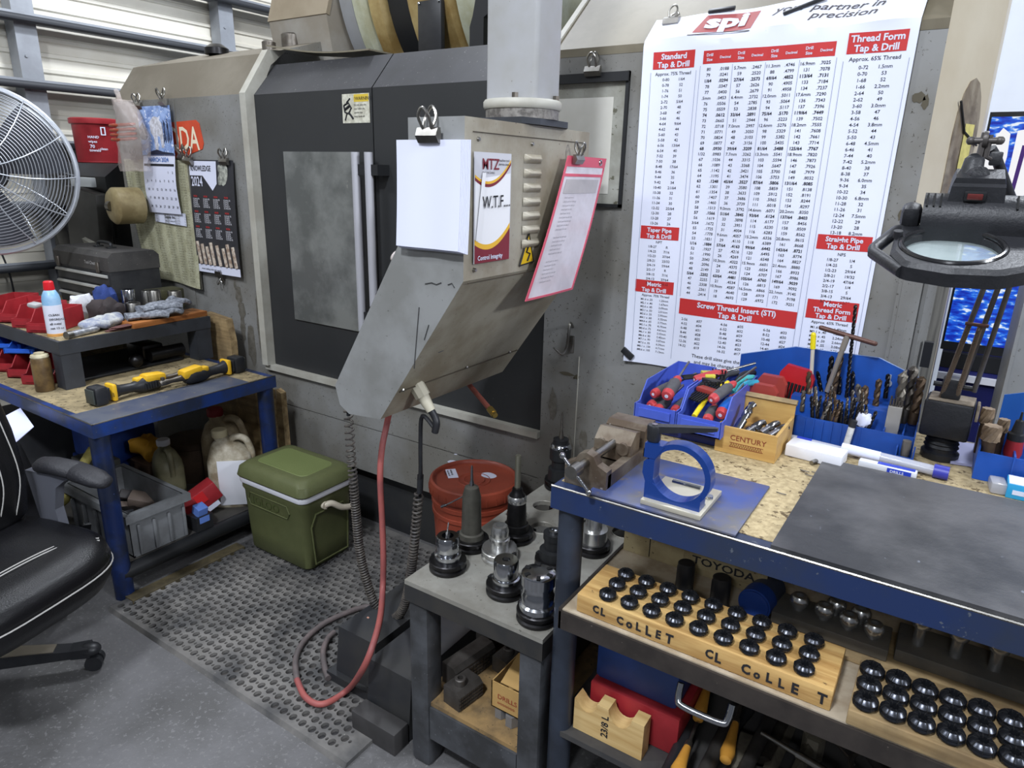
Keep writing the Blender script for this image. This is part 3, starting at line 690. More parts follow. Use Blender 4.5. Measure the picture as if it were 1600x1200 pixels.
def nums(m):
    rows = 43
    for c, u in enumerate((.285, .407, .530, .655)):
        for k in range(rows):
            z = 1.886 - k * .0149; q = c * rows + k + 1; d = .0135 + q * .0053
            bold = .02 if k % 6 == 2 else 0
            s = wire[k % len(wire)] if c == 0 else ('%d/64' % ((q - 20) | 1) if k % 6 == 2 else ('%.1fmm' % (q * .13) if k % 5 == 0 else str(60 - k if c == 1 else q)))
            T(m, s, u, z, .0115, .012 + bold); T(m, ('%.4f' % d)[1:] if d < 1 else '%.4f' % d, u + .062, z, .0115, .012 + bold)
    for k in range(28):
        z = 1.866 - k * .0150
        T(m, '%d-%d' % (k // 2, 80 - 2 * k), .105, z, .0112, .01); T(m, str(53 - k) if k % 4 else '%d/64' % (k | 1), .172, z, .0112, .01)
        T(m, '%d-%d' % (k // 2, 72 - 2 * k), .845, z + .004, .0120, .01); T(m, '%.1fmm' % (1.5 + .25 * k) if k % 3 == 0 else str(54 - k), .915, z + .004, .0120, .01)
    for k in range(9):
        T(m, '%d/%d-%d' % (1 + k // 3, 8 // (1 + k % 3), 27 - 2 * k), .105, 1.391 - k * .0142, .0105, .01); T(m, ('R', '7/16', '37/64', '23/32', '59/64')[k % 5], .172, 1.391 - k * .0142, .0105, .01)
        T(m, '%d/%d-%d' % (1 + k // 3, 8 // (1 + k % 3), 27 - 2 * k), .85, 1.394 - k * .0142, .0112, .01); T(m, ('1/4', 'S', '29/64', '19/32', '47/64')[k % 5], .92, 1.394 - k * .0142, .0112, .01)
    for k in range(15):
        T(m, 'M%.1f x .%d' % (1.6 + k * .5, 35 + 5 * k), .095, 1.226 - k * .0118, .0092, .01); T(m, '%.2fmm' % (1.25 + k * .42), .175, 1.226 - k * .0118, .0092, .01)
        if k < 9: T(m, 'M%.1f x .%d' % (1.6 + k * .5, 35 + 5 * k), .84, 1.206 - k * .0125, .0100, .01); T(m, '%.2fmm' % (1.4 + k * .42), .92, 1.206 - k * .0125, .0100, .01)
        if k < 7:
            for j, u in enumerate((.28, .35, .46, .53, .64, .71)): T(m, '%d-%d' % (2 + k * 2 + j, 56 - 4 * k) if j % 2 == 0 else '#%d' % (38 - 3 * k - j), u, 1.178 - k * .0138, .011, .01)
    T(m, 'Approx. 75% Thread', .135, 1.881, .0125, .01); T(m, 'Approx. 65% Thread', .877, 1.889, .0135, .01)
    T(m, 'NPT', .135, 1.405, .0105, .01); T(m, 'NPS', .88, 1.409, .0115, .01); T(m, 'Approx. 75% Thread', .135, 1.239, .0105, .01); T(m, 'Approx. 65% Thread', .877, 1.221, .0110, .01)
    T(m, 'These drill sizes give the listed thread,', .50, 1.068, .0150, .01); T(m, 'and may be changed to suit the job', .50, 1.050, .0150, .01)
m = MB(); nums(m); m.v = [cp(v.x, v.y, .0014) for v in m.v]
part('number_columns', m, ink, ch_, smooth=0)['kind'] = 'stuff'
rgm = mat('rule_grey', (140, 146, 168), .8)
for u, z0, z1 in [(.038, 1.05, 1.89), (.232, 1.05, 1.89), (.248, 1.25, 1.90), (.377, 1.25, 1.90), (.50, 1.25, 1.90), (.625, 1.25, 1.90), (.752, 1.06, 1.90), (.775, 1.06, 1.89), (.985, 1.06, 1.89)]:
    m = MB(); n = 24
    m.grid(lambda a, b: (u + .0018 * a, z0 + (z1 - z0) * b, 0), 1, 24); m.v = [cp(v.x, v.y, .0014) for v in m.v]
    part('ruled_line', m, rgm, ch_, smooth=0)
# the maker's block letters and motto on the part that rolls back
def logo(m):
    z0, z1 = 1.992, 2.072
    m.grid(lambda a, b: (.195 + .03 * b + a * (.23 - .02 * b), z0 + (z1 - z0) * b, 0), 24, 12)
lg = lay(logo, mat('logo_red', (164, 84, 84), .6), 'logo_block')
def logotext(m): T(m, 'spi', .318, 2.010, .082, .045, sx=1.25)
lay(logotext, white_paper, 'logo_text', .0036)
def motto(m):
    T(m, 'your partner in', .68, 2.045, .040, .015, sx=1.05, shear=.3); T(m, 'precision', .74, 2.010, .040, .015, sx=1.05, shear=.3)
    m.add([(.18, 1.980, 0), (.425, 1.980, 0), (.425, 1.984, 0), (.18, 1.984, 0)], [(0, 1, 2, 3)])
lay(motto, mat('motto_grey', (86, 82, 86), .7), 'motto_text')
# what holds it up
pcl = cp(.075, 2.075); clip((pcl.x, pcl.y - .012, pcl.z - .005), (-.75, 0, 0), 'steel bulldog clip at the top left corner of the wall chart', 1.0)
def bar_magnet(u, z, L, ang, label, nm='bar_magnet', th=.010, mt_=black_plastic):
    p = cp(u, z, .006); r = (-.85, 0, 0) if z > CZ1 else (0, 0, 0)
    m = MB(); m.cbox((0, 0, 0), (L, .008, th), (0, ang, 0), r=.002)
    single(nm, m, mt_, label, 'magnet', loc=p, rot=r, local=True)
bar_magnet(.275, 2.088, .075, -.05, 'black bar magnet on the top edge of the wall chart', th=.014)
bar_magnet(.60, 2.055, .11, -.55, 'slanted black magnetic strip lying over the motto of the wall chart', th=.010)
bar_magnet(.022, 1.045, .045, .6, 'short black magnet at the lower left corner of the wall chart', th=.022)
# ================================================================ things hanging on the left end of the machine
YF = FY - .006
sg = thing('maker_sign', 'orange-red sign with cream letters ending in ODA, half hidden by the hanging horse calendar', 'sign', (-3.3, FY, 1.72))
m = MB(); m.add([(x, y, z) for y in (FY - .003, FY - .0005) for x, z in ((-3.56, 1.79), (-3.13, 1.805), (-3.105, 1.79), (-3.085, 1.70), (-3.10, 1.675), (-3.19, 1.655), (-3.22, 1.63), (-3.56, 1.64))],
      [tuple(range(8)), tuple(range(15, 7, -1))] + [(i, (i + 1) % 8, 8 + (i + 1) % 8, 8 + i) for i in range(8)])
pt = part('plate', m, mat('sign_orange', (206, 76, 44), .5, n=(12, .4, (176, 62, 36))), sg, smooth=0)
m = MB(); m.text('TOYODA', (-3.118, FY - .0032, 1.672), (1, 0, 0), (0, 0, 1), .150, .012, 'RIGHT', sx=.74)
part('lettering', m, mat('sign_cream', (232, 218, 190), .5), pt, smooth=0)

# beige code sheet
bs = thing('code_sheet', 'long yellowed code sheet hanging down behind the horse calendar', 'chart', (-3.5, YF, 1.3))
m = MB(); m.grid(lambda u, v: (-3.79 + .14 * v ** 1.5 + u * (.60 - .14 * v ** 1.5), FY - .008 - .012 * math.sin(6 * u + 2 * v) * v - .015 * v, 1.625 - .60 * v - .02 * u * v), 14, 16, thick=-.0008)
sh = part('paper_sheet', m, mat('yellow_paper', (184, 182, 154), .75, n=(20, .6, (158, 154, 122)), speck=(160, .58, (132, 128, 100))), bs)
m = MB()
for c in range(6):
    for k in range(46):
        u = .04 + c * .165; v = .03 + k * .0205
        x = -3.79 + .14 * v ** 1.5 + u * (.60 - .14 * v ** 1.5)
        m.text(('G%02d X%d' if c % 2 else 'M%02d Y%d') % (k, 10 + 7 * k % 90), (x, FY - .026 - .012 * math.sin(6 * u + 2 * v) * v - .015 * v * 0 - .012 * v, 1.625 - .60 * v - .02 * u * v), (1, 0, 0), (0, 0, 1), .012, .0)
lo = part('printed_rows', m, mat('grey_ink', (96, 94, 80), .8), sh, smooth=0); lo['kind'] = 'stuff'

# calendar with the horse picture
ca = thing('horse_calendar', 'wall calendar with a blue snowy picture of a pale horse above its day page', 'calendar', (-3.42, FY - .03, 1.5))
m = MB(); m.box(-3.565, -3.285, FY - .031, FY - .029, 1.645, 1.872)
pic = part('picture_page', m, mat('snow_blue', (158, 182, 226), .45, n=(22, .9, (92, 122, 180)), speck=(45, .58, (226, 232, 246))), ca, smooth=0)
y = FY - .0315
def blob(mb, pts): mb.add([(x, y, z) for x, z in pts], [tuple(range(len(pts)))])
m = MB(); blob(m, [(-3.47, 1.80), (-3.43, 1.825), (-3.39, 1.82), (-3.365, 1.79), (-3.36, 1.74), (-3.365, 1.68), (-3.385, 1.68), (-3.39, 1.73), (-3.41, 1.735), (-3.415, 1.665), (-3.44, 1.665), (-3.445, 1.73), (-3.465, 1.75)])
part('horse_picture', m, mat('horse_pale', (176, 174, 178), .6, n=(40, .8, (226, 228, 238))), pic, smooth=0)
m = MB(); y -= .0004
blob(m, [(-3.565, 1.77), (-3.53, 1.80), (-3.50, 1.76), (-3.495, 1.73), (-3.52, 1.715), (-3.55, 1.72), (-3.565, 1.74)]); blob(m, [(-3.52, 1.647), (-3.50, 1.66), (-3.43, 1.672), (-3.38, 1.662), (-3.29, 1.655), (-3.286, 1.647)])
for k in range(16): x = -3.36 + .0045 * k; m.tube([(x, y, 1.70 + .005 * (k % 4)), (x + .012 * math.sin(k), y, 1.80 + .01 * math.sin(3 * k))], .0009, 4)
part('dark_trees', m, mat('tree_ink', (36, 40, 62), .7), pic, smooth=0)
m = MB(); m.grid(lambda u, v: (-3.562 + .276 * u + .004 * v, FY - .030 - .010 * math.sin(PI * v) - .004 * v, 1.642 - .275 * v), 6, 8, thick=-.0008)
pg = part('day_page', m, white_paper, ca)
m = MB()
def dp(u, v): return (-3.562 + .276 * u + .004 * v, FY - .0312 - .010 * math.sin(PI * v) - .004 * v, 1.642 - .275 * v)
m.text('MARCH 2024', dp(.5, .10), (1, 0, 0), (0, 0, 1), .030, .012, 'CENTER')
part('month_name', m, mat('cal_blue', (60, 110, 180), .6), pg, smooth=0)
m = MB(); m.add([dp(.03, .135), dp(.97, .135), dp(.97, .175), dp(.03, .175)], [(3, 2, 1, 0)])
for k in range(31):
    c = (k + 5) % 7; r = (k + 5) // 7; m.text(str(k + 1), dp(.10 + c * .135, .30 + r * .15), (1, 0, 0), (0, 0, 1), .016, .01)
part('day_numbers', m, ink, pg, smooth=0)
m = MB(); m.grid(lambda u, v: (-3.538 + .272 * u, FY - .022, 1.372 - .052 * v - .01 * u * v), 3, 3, thick=-.0008); fp = part('next_page', m, white_paper, ca)
m = MB(); m.text('Supply Inc.', (-3.40, FY - .0235, 1.342), (1, 0, 0), (0, 0, 1), .022, .014, 'CENTER'); m.text('call us for cutting tools', (-3.40, FY - .0235, 1.326), (1, 0, 0), (0, 0, 1), .010, .01, 'CENTER'); part('printed_text', m, ink, fp, smooth=0)
clip((-3.545, FY - .034, 1.875), (0, 0, .2), 'steel clip at the top left corner of the horse calendar', 1.2)
clip((-3.325, FY - .034, 1.885), (0, 0, -.2), 'steel clip at the top right corner of the horse calendar', 1.3)
clip((-3.245, FY - .020, 1.637), (0, 0, -.2), 'steel clip between the two calendars under the orange sign', 1.2)
clip((-3.665, FY - .020, 1.63), (0, 0, .1), 'small steel clip holding the left top corner of the yellowed code sheet', .9)

# dark 2024 year calendar
cb = thing('year_calendar', 'dark 2024 year calendar with a drill picture and a row of cutters', 'calendar', (-3.03, FY - .02, 1.36))
X0, X1 = -3.20, -2.862
def yp(u, v): return Vector((X0 + (X1 - X0) * u, FY - .012 - .014 * v - .006 * math.sin(PI * v), 1.627 - .53 * v))
m = MB(); m.grid(lambda u, v: yp(u, v), 6, 14, thick=-.0008); sh = part('sheet', m, mat('cal_black', (42, 42, 46), .4, n=(5, .4, (60, 60, 64))), cb)
def quad(m, u0, u1, v0, v1, o=.0012):
    n = 4
    for k in range(n):
        a = v0 + (v1 - v0) * k / n; b = v0 + (v1 - v0) * (k + 1) / n
        m.add([yp(u0, b) - Vector((0, o, 0)), yp(u1, b) - Vector((0, o, 0)), yp(u1, a) - Vector((0, o, 0)), yp(u0, a) - Vector((0, o, 0))], [(0, 1, 2, 3)])
m = MB(); o = Vector((0, .0012, 0)); m.add([yp(0, .01) - o, yp(.62, .01) - o, yp(.62, .20) - o, yp(.52, .26) - o, yp(.3, .135) - o, yp(0, .135) - o], [(5, 4, 3, 2, 1, 0)]); quad(m, 0, 1, .93, 1)
part('white_field', m, white_paper, sh, smooth=0)
m = MB(); m.text('KNOWLEDGE', yp(.50, .095) - o * 1.6, (1, 0, 0), (0, 0, 1), .036, .012, 'RIGHT', sx=.7); m.text('www cutting tools and supply', yp(.1, .975) - o * 1.6, (1, 0, 0), (0, 0, 1), .013, .006); part('brand_text', m, ink, sh, smooth=0)
m = MB(); m.text('2024', yp(.04, .225) - o * 1.6, (1, 0, 0), (0, 0, 1), .062, .014, sx=.72); part('year_text', m, white_paper, sh, smooth=0)
m = MB()
for r in range(3):
    for c in range(4):
        for rr in range(5): m.text('12 34 56 78'[: 11 - (rr * 3) % 4], yp(.05 + c * .235, .345 + r * .135 + rr * .017) - o * 1.6, (1, 0, 0), (0, 0, 1), .0105, .012)
ds = part('month_grid', m, mat('cal_white', (206, 206, 212), .6), sh, smooth=0)
m = MB()
for r in range(3):
    for c in range(4): m.text('MON', yp(.07 + c * .235, .322 + r * .135) - o * 1.6, (1, 0, 0), (0, 0, 1), .012, .02)
part('month_name', m, mat('cal_red', (190, 50, 50), .6), sh, smooth=0)
m = MB(); m.ball(yp(.78, .12) - o * 2, (.032, .002, .055), (0, .35, 0), 14); m.ball(yp(.70, .07) - o * 3, (.012, .002, .02), seg=10); m.ball(yp(.70, .17) - o * 3, (.014, .002, .026), (0, .2, 0), seg=10)
part('drill_picture', m, mat('picture_steel', (176, 178, 166), .35, n=(40, .8, (90, 92, 88))), sh)
m = MB()
for k, cc in enumerate((.06, .17, .28, .38, .52, .66, .76, .88)):
    a = yp(cc, .72 + .02 * (k % 3)) - o * 1.5; b = yp(cc + .05, .925) - o * 1.5; m.tube([a, b], .0085, 5)
part('cutter_picture', m, mat('picture_pale', (196, 184, 168), .4, n=(50, .8, (120, 90, 70))), sh)
clip(yp(.86, .02) - Vector((0, .01, -.004)), (0, 0, 0), 'steel clip at the top right corner of the dark year calendar', 1.2)
clip(yp(.03, .01) - Vector((0, .01, 0)), (0, .1, 0), 'dark steel clip at the top left corner of the dark year calendar', 1.3)
clip(yp(.5, 1.0) - Vector((0, .006, .0)), (PI, 0, 0), 'steel clip on the bottom edge of the dark year calendar', 1.0)
# thin rod beside it and an oil streak
m = MB(); m.tube([(-3.212, FY - .012, 1.60), (-3.205, FY - .018, 1.0)], .006, 8)
single('thin_rod', m, mat('rod_grey', (96, 94, 84), .6), 'thin grey rod hanging between the yellowed code sheet and the dark calendar', 'rod')
# plastic bag with orange-red rings
bg = thing('plastic_bag', 'clear plastic bag with flat orange-red rings hanging beside the horse calendar', 'bag', (-3.6, 1.96, 1.6))
bagm = mat('clear_bag', (206, 196, 190), .22, trans=.0, alpha=.36, n=(12, .6, (140, 122, 114)), bump=(25, .8))
rb = random.Random(3)
m = MB()
rs = []
for i in range(13):
    t = i / 12; z = 1.895 - .33 * t; w = .02 + .085 * math.sin(min(1, t * 1.3) * PI * .62) ; cx = -3.585 + .03 * math.sin(t * 4) + .05 * t
    rs.append([(cx + w * math.cos(a * PI / 8) * (1 + .18 * rb.random()), 1.965 + .05 * math.sin(a * PI / 8) * (1 + .2 * rb.random()), z + .01 * rb.random()) for a in range(16)])
m.rings(rs); part('film', m, bagm, bg)
m = MB(); m.tube([(-3.60, 1.96, 1.89), (-3.63, 1.97, 1.93), (-3.66, 1.98, 1.945)], .012, 6); part('twisted_top', m, bagm, bg)
for k in range(4):
    m = MB(); zz = 1.785 - .022 * k; m.tube([(-3.60 + .085 * math.cos(a * PI / 12), 1.955 + .04 * math.sin(a * PI / 12), zz + .006 * math.sin(a * PI / 12)) for a in range(24)], .0075, 6, close=True)
    part('ring', m, mat('ring_orange', (150, 62, 36), .45), bg)

# ================================================================ chip conveyor beyond the machine with a red tub on it
cv = thing('chip_conveyor', 'dark oily conveyor drive with a cream motor left of the machine', 'machine part', (-4.3, 2.5, 0))
m = MB(); m.prism([(2.28, 0), (2.28, .9), (2.05, 1.0), (2.05, 1.53), (2.14, 1.60), (2.9, 1.60), (2.9, 0)], -4.72, -4.02, 'x'); m.box(-4.02, -3.86, 2.3, 2.9, .0, 1.5)
part('casing', m, mat('oily_black', (26, 27, 28), .42, n=(5, .7, (40, 38, 34))), cv, smooth=0)
m = MB(); m.cbox((-4.16, 2.0, 1.28), (.34, .08, .36), (0, .12, 0), r=.01); part('gearbox', m, mat('gearbox_grey', (56, 55, 52), .5, n=(9, .6, (40, 38, 34))), cv)
m = MB(); m.lathe([(.03, 0), (.075, .005), (.09, .02), (.09, .14), (.07, .15)], at('y', 1.84, 172, 322), (.12, 1, 0), 28); mo = part('motor', m, mat('motor_cream', (152, 138, 100), .5, n=(9, .7, (104, 88, 56))), cv, label='cream electric motor')
m = MB(); q_ = at('y', 1.84, 172, 322); m.cyl(q_ - Vector((.01, .002, 0)), q_ + Vector((.01, .002, 0)), .024); part('shaft', m, steel, mo)
m = MB(); m.cbox((-4.12, 1.98, 1.5), (.22, .03, .05), r=.004); part('nameplate', m, mat('plate_pale', (176, 180, 180), .4), cv, label='pale plate')
m = MB(); m.cbox((-4.0, 1.93, 1.14), (.14, .02, .12), (.4, .2, 0)); m.box(-4.2, -4.0, 1.96, 1.97, 1.0, 1.06); part('guard', m, mat('guard_steel', (120, 118, 108), .5), cv, smooth=0)
m = MB()
for k in range(5): m.cyl((-4.45 + .03 * k, 2.0, 1.52 - .1 * k), (-4.45 + .03 * k, 2.05, 1.52 - .1 * k), .012, n=8)
m.cbox((-4.5, 2.02, 1.2), (.16, .05, .3), (0, -.3, 0), r=.02); part('bolt_row', m, dark_steel, cv)
tb = thing('red_tub', 'tall red plastic tub with pale label print standing on the dark conveyor drive', 'tub', (-4.56, 2.32, 1.602))
m = MB(); m.lathe([(.124, 0), (.128, .01), (.134, .22), (.137, .225)], (-4.56, 2.32, 1.602), n=36); part('body', m, red_plastic, tb)
m = MB(); m.lathe([(.145, .222), (.147, .228), (.147, .25), (.138, .255)], (-4.56, 2.32, 1.602), n=36); part('lid', m, red_plastic, tb)
m = MB(); m.lathe([(.124, 0), (.128, .004), (.128, .016), (.12, .018)], (-4.56, 2.32, 1.602), n=36); part('base_ring', m, red_plastic, tb)
m = MB()
o_ = Vector((.49, -.20, 0)); c0 = Vector((-4.56, 2.32, 1.602)); nd = (CAMP - c0); nd.z = 0; nd.normalize(); xd = Vector((-nd.y, nd.x, 0))
for t, dx, dz, s in (('[]', .012, .17, .05), ('HAND', -.055, .14, .02), ('wipes', -.055, .115, .02), ('70', -.05, .085, .026), ('towels', -.055, .065, .022), ('clean', .0, .075, .02)):
    p = c0 + nd * .134 + xd * dx + Vector((0, 0, dz)); m.text(t, p, xd, (0, 0, 1), s, .015)
part('label_print', m, white_paper, tb, smooth=0)

# ================================================================ wall fan
fc = Vector((-3.68, 1.35, 1.56)); fn = Vector((.90, -.42, .05)).normalized()
fan = thing('shop_fan', 'large wire-caged shop fan cut by the left edge of the picture', 'fan', fc)
q = fn.to_track_quat('Z', 'Y')
def fp_(r, a, h): return fc + q @ Vector((r * math.cos(a), r * math.sin(a), h))
wire_m = mat('fan_wire', (178, 182, 188), .35, .6)
FR = .355
for side in (1, -1):
    for k in range(26):
        r = FR * (k + 1.6) / 27; h = side * (.10 - .07 * (r / FR) ** 3)
        m = MB(); m.tube([fp_(r, 2 * PI * i / 48, h) for i in range(48)], .0016, 5, close=True); part('cage_ring', m, wire_m, fan)
    for k in range(12):
        a = 2 * PI * k / 12 + .2; m = MB(); m.tube([fp_(FR * t, a + side * .25 * t, side * (.103 - .07 * t ** 3)) for t in (.06, .3, .5, .7, .85, 1)], .003, 5); part('cage_spoke', m, wire_m, fan)
m = MB(); m.tube([fp_(FR + .003, 2 * PI * i / 60, 0) for i in range(60)], .012, 8, close=True); m.cyl(fp_(0, 0, .095), fp_(0, 0, .108), .05, n=24)
part('cage_rim', m, wire_m, fan)
blade_m = mat('fan_blade', (70, 72, 78), .4, .3)
for b_ in range(3):
    a0 = b_ * 2 * PI / 3 + .5; m = MB()
    m.grid(lambda u, v: fp_(.05 + u * (FR - .075), a0 + (v - .5) * (1.3 - .3 * u), .035 * (v - .5) * 2 * (1 - .4 * u)), 8, 10, thick=.003); part('blade', m, blade_m, fan)
m = MB(); m.cyl(fp_(0, 0, -.03), fp_(0, 0, .05), .055, n=24); part('hub', m, black_plastic, fan)
m = MB(); m.cyl(fp_(0, 0, -.26), fp_(0, 0, -.09), .085, n=28); part('motor', m, frame_dark, fan)
m = MB(); m.tube([fp_(0, 0, -.2), fp_(0, 0, -.26) + Vector((-.3, .15, 0)), Vector((-4.97, 1.9, 1.5))], .022, 10); part('wall_arm', m, frame_dark, fan)
m = MB(); m.tube(smoothpath([at('x', -4.9, 2, 395), at('x', -4.9, 14, 425), at('x', -4.9, 22, 460), at('x', -4.9, 24, 500)], 4), .006, 6)
single('power_cord', m, black_plastic, 'thin black cord hanging down the ribbed wall below the fan', 'cord')
# ================================================================ blue steel table
TX0, TX1, TY0, TY1, TZ = -3.95, -2.45, 1.08, 1.86, .72
tb = thing('blue_table', 'blue steel-framed work table with a worn board top at the left', 'table', (-3.2, 1.47, 0))
def angle_frame(mb, x0, x1, y0, y1, z, h, w, t=.006):
    mb.box(x0, x1, y0, y0 + t, z - h, z - t); mb.box(x0, x1, y1 - t, y1, z - h, z - t); mb.box(x0, x0 + t, y0 + t, y1 - t, z - h, z - t); mb.box(x1 - t, x1, y0 + t, y1 - t, z - h, z - t)
    mb.box(x0, x1, y0, y0 + w, z - t, z); mb.box(x0, x1, y1 - w, y1, z - t, z); mb.box(x0, x0 + w, y0 + w, y1 - w, z - t, z); mb.box(x1 - w, x1, y0 + w, y1 - w, z - t, z)
m = MB(); angle_frame(m, TX0, TX1, TY0, TY1, TZ, .05, .03); part('frame', m, bench_blue, tb, smooth=0)
m = MB(); m.box(TX0 + .006, TX1 - .006, TY0 + .03, TY1 - .03, TZ - .02, TZ + .001); part('board_top', m, osb_dirty, tb, smooth=0)
m = MB(); m.box(TX1 - .165, TX1 - .004, TY0 + .006, TY1 - .13, TZ + .001, TZ + .003)
part('steel_strip', m, mat('strip_bluegrey', (84, 88, 98), .42, n=(8, .8, (60, 68, 90)), speck=(40, .64, (112, 108, 98))), tb, smooth=0, label='bare blue-grey steel strip along the right edge')
m = MB(); m.tube([(TX1 - .003, TY0, TZ + .0015), (TX1 - .003, TY1, TZ + .0015)], .003, 6); m.tube([(TX0, TY0 + .003, TZ + .0015), (TX1, TY0 + .003, TZ + .0015)], .003, 6)
part('worn_edge', m, steel, tb)
for x, y in ((TX1 - .035, TY0 + .035), (TX1 - .035, TY1 - .035), (TX0 + .035, TY0 + .035), (TX0 + .035, TY1 - .035)):
    m = MB(); m.cyl((x, y, 0), (x, y, TZ - .006), .034, n=24); part('leg', m, leg_blue, tb)
for x in (TX1 - .03, TX0 + .03):
    m = MB(); m.cyl((x, TY0 + .03, .10), (x, TY1 - .03, .10), .030, n=20); part('lower_rail', m, black_metal, tb)
m = MB(); m.box(TX0 + .02, TX1 - .04, TY0 + .05, TY1 - .02, .115, .130); part('lower_shelf', m, mat('dark_board', (60, 58, 56), .7, n=(8, .6, (84, 80, 72))), tb, smooth=0)
# floor strip in front of the rail (edge of a pallet board)
m = MB(); m.box(-2.455, -2.40, 1.10, 1.59, 0, .018); single('floor_batten', m, mat('batten', (96, 86, 62), .7, n=(20, .7, (60, 54, 42))), 'flat dirty batten on the floor under the table rail', 'board', smooth=0)

# riser bench on the table
RX0, RX1, RY0, RY1, RZ = -4.0, -2.93, 1.22, 1.885, .922
rs_ = thing('riser_bench', 'dark grey steel riser with a board top standing on the blue table', 'bench', (-3.4, 1.55, TZ + .001))
m = MB(); angle_frame(m, RX0, RX1, RY0, RY1, RZ, .055, .03); part('frame', m, frame_dark, rs_, smooth=0)
m = MB(); m.box(RX0 + .01, RX1 - .012, RY0 + .012, RY1 - .012, RZ - .015, RZ + .001); part('board_top', m, osb_dirty, rs_, smooth=0)
for x in (RX1 - .075, RX0 + .003):
    for y in (RY0 + .003, RY1 - .078):
        m = MB(); m.box(x, x + .072, y, y + .075, TZ + .002, RZ - .012); part('leg', m, frame_dark, rs_, smooth=0)
# steel slab and parts under the riser
m = MB(); m.cbox((-3.18, 1.52, TZ + .009), (.36, .5, .012), r=.003); single('steel_slab', m, black_metal, 'flat dark steel slab lying on the table under the riser', 'slab')
m = MB(); m.cbox((-3.12, 1.66, TZ + .055), (.14, .1, .07), r=.01); m.cyl((-3.02, 1.62, TZ + .05), (-3.02, 1.78, TZ + .05), .03); m.ball((-3.0, 1.55, TZ + .045), (.03, .03, .03))
single('machine_fixture', m, dark_steel, 'dark machine fixture with a round knob under the riser', 'fixture')

# toolbox
bx = thing('tool_chest', 'black three-drawer steel tool chest with a carrying handle on top', 'toolbox', (-3.60, 1.78, RZ))
cm = mat('chest_black', (34, 35, 38), .48, n=(7, .5, (62, 62, 62)), speck=(90, .72, (104, 102, 98)))
x0, x1, y0, y1 = -3.86, -3.345, 1.665, 1.905
m = MB(); m.box(x0, x1, y0, y1, RZ + .002, RZ + .19); part('body', m, cm, bx, smooth=0)
m = MB(); m.prism([(y0 - .004, RZ + .19), (y0 - .004, RZ + .255), (y0 + .02, RZ + .278), (y1 - .02, RZ + .278), (y1 + .004, RZ + .255), (y1 + .004, RZ + .19)], x0 - .004, x1 + .004, 'x')
ld = part('lid', m, mat('chest_top', (66, 64, 62), .6, n=(9, .6, (46, 45, 45)), speck=(100, .66, (120, 116, 108))), bx, smooth=20)
m = MB(); m.text('Tool Chest', (x0 + .30, y0 - .005, RZ + .215), (1, 0, 0), (0, 0, 1), .022, .01); part('lid_text', m, mat('faded_white', (170, 170, 168), .6), ld, smooth=0)
m = MB(); m.tube(smoothpath([(-3.66, 1.785, RZ + .28), (-3.655, 1.785, RZ + .30), (-3.60, 1.785, RZ + .305), (-3.545, 1.785, RZ + .30), (-3.54, 1.785, RZ + .28)], 4), .008, 8)
m.cbox((-3.66, 1.785, RZ + .281), (.03, .04, .008), r=.002); m.cbox((-3.54, 1.785, RZ + .281), (.03, .04, .008), r=.002); part('carry_handle', m, black_metal, ld)
for k in range(3):
    z = RZ + .01 + k * .058; m = MB(); m.box(x0 + .012, x1 - .012, y0 - .006, y0 + .0, z, z + .05); d = part('drawer', m, cm, bx, smooth=0)
    m = MB(); m.prism([(y0 - .006, z + .048), (y0 - .016, z + .044), (y0 - .016, z + .036), (y0 - .006, z + .034)], x0 + .014, x1 - .014, 'x'); part('drawer_pull', m, mat('pull_alu', (176, 176, 170), .5, .1), d, smooth=0, label='bare metal drawer pull')
for x in (x0 + .04, x1 - .09):
    m = MB(); m.cbox((x, y0 - .008, RZ + .205), (.022, .012, .05), r=.003); part('latch', m, dull_steel, bx)
m = MB(); m.cbox((-3.35 + .10, 1.86, RZ + .05), (.10, .15, .10), r=.006)
single('small_dark_box', m, mat('olive_box', (70, 68, 44), .6, n=(20, .6, (40, 40, 34))), 'small dark olive box tucked behind the black tool chest', 'box', smooth=30)

# cleaner bottle
sb = thing('spray_can', 'white and light-blue aerosol can with a red cap on the riser corner', 'can', (-3.055, 1.275, RZ))
c = (-3.055, 1.275, RZ + .001)
m = MB(); m.lathe([(.031, 0), (.033, .004), (.033, .150), (.030, .165), (.022, .182), (.017, .188)], c, n=32); bd = part('body', m, mat('can_blue', (120, 170, 206), .35, n=(18, .5, (176, 200, 224))), sb)
m = MB(); m.lathe([(.0335, .010), (.0337, .012), (.0337, .125), (.0335, .127)], c, n=32, cap=False); part('label_wrap', m, mat('can_label', (212, 214, 226), .4), bd)
m = MB(); m.lathe([(.034, .0), (.0345, .002), (.0345, .011), (.0335, .012)], c, n=32); part('base_ring', m, mat('can_orange', (206, 150, 80), .5), bd)
m = MB(); m.lathe([(.019, .186), (.020, .19), (.018, .218), (.014, .222)], c, n=24); part('cap', m, mat('cap_red', (206, 30, 40), .4), sb)
nd = Vector((.92, -.39, 0)).normalized(); xd = Vector((-nd.y, nd.x, 0)); m = MB()
for i, t in enumerate(('CLEAN', 'DEGREASE', 'all metal', 'net 13 oz')): m.text(t, Vector(c) + nd * .0343 + Vector((0, 0, .085 - i * .018)) - xd * .018, xd, (0, 0, 1), .012, .02)
part('label_text', m, ink, bd, smooth=0)
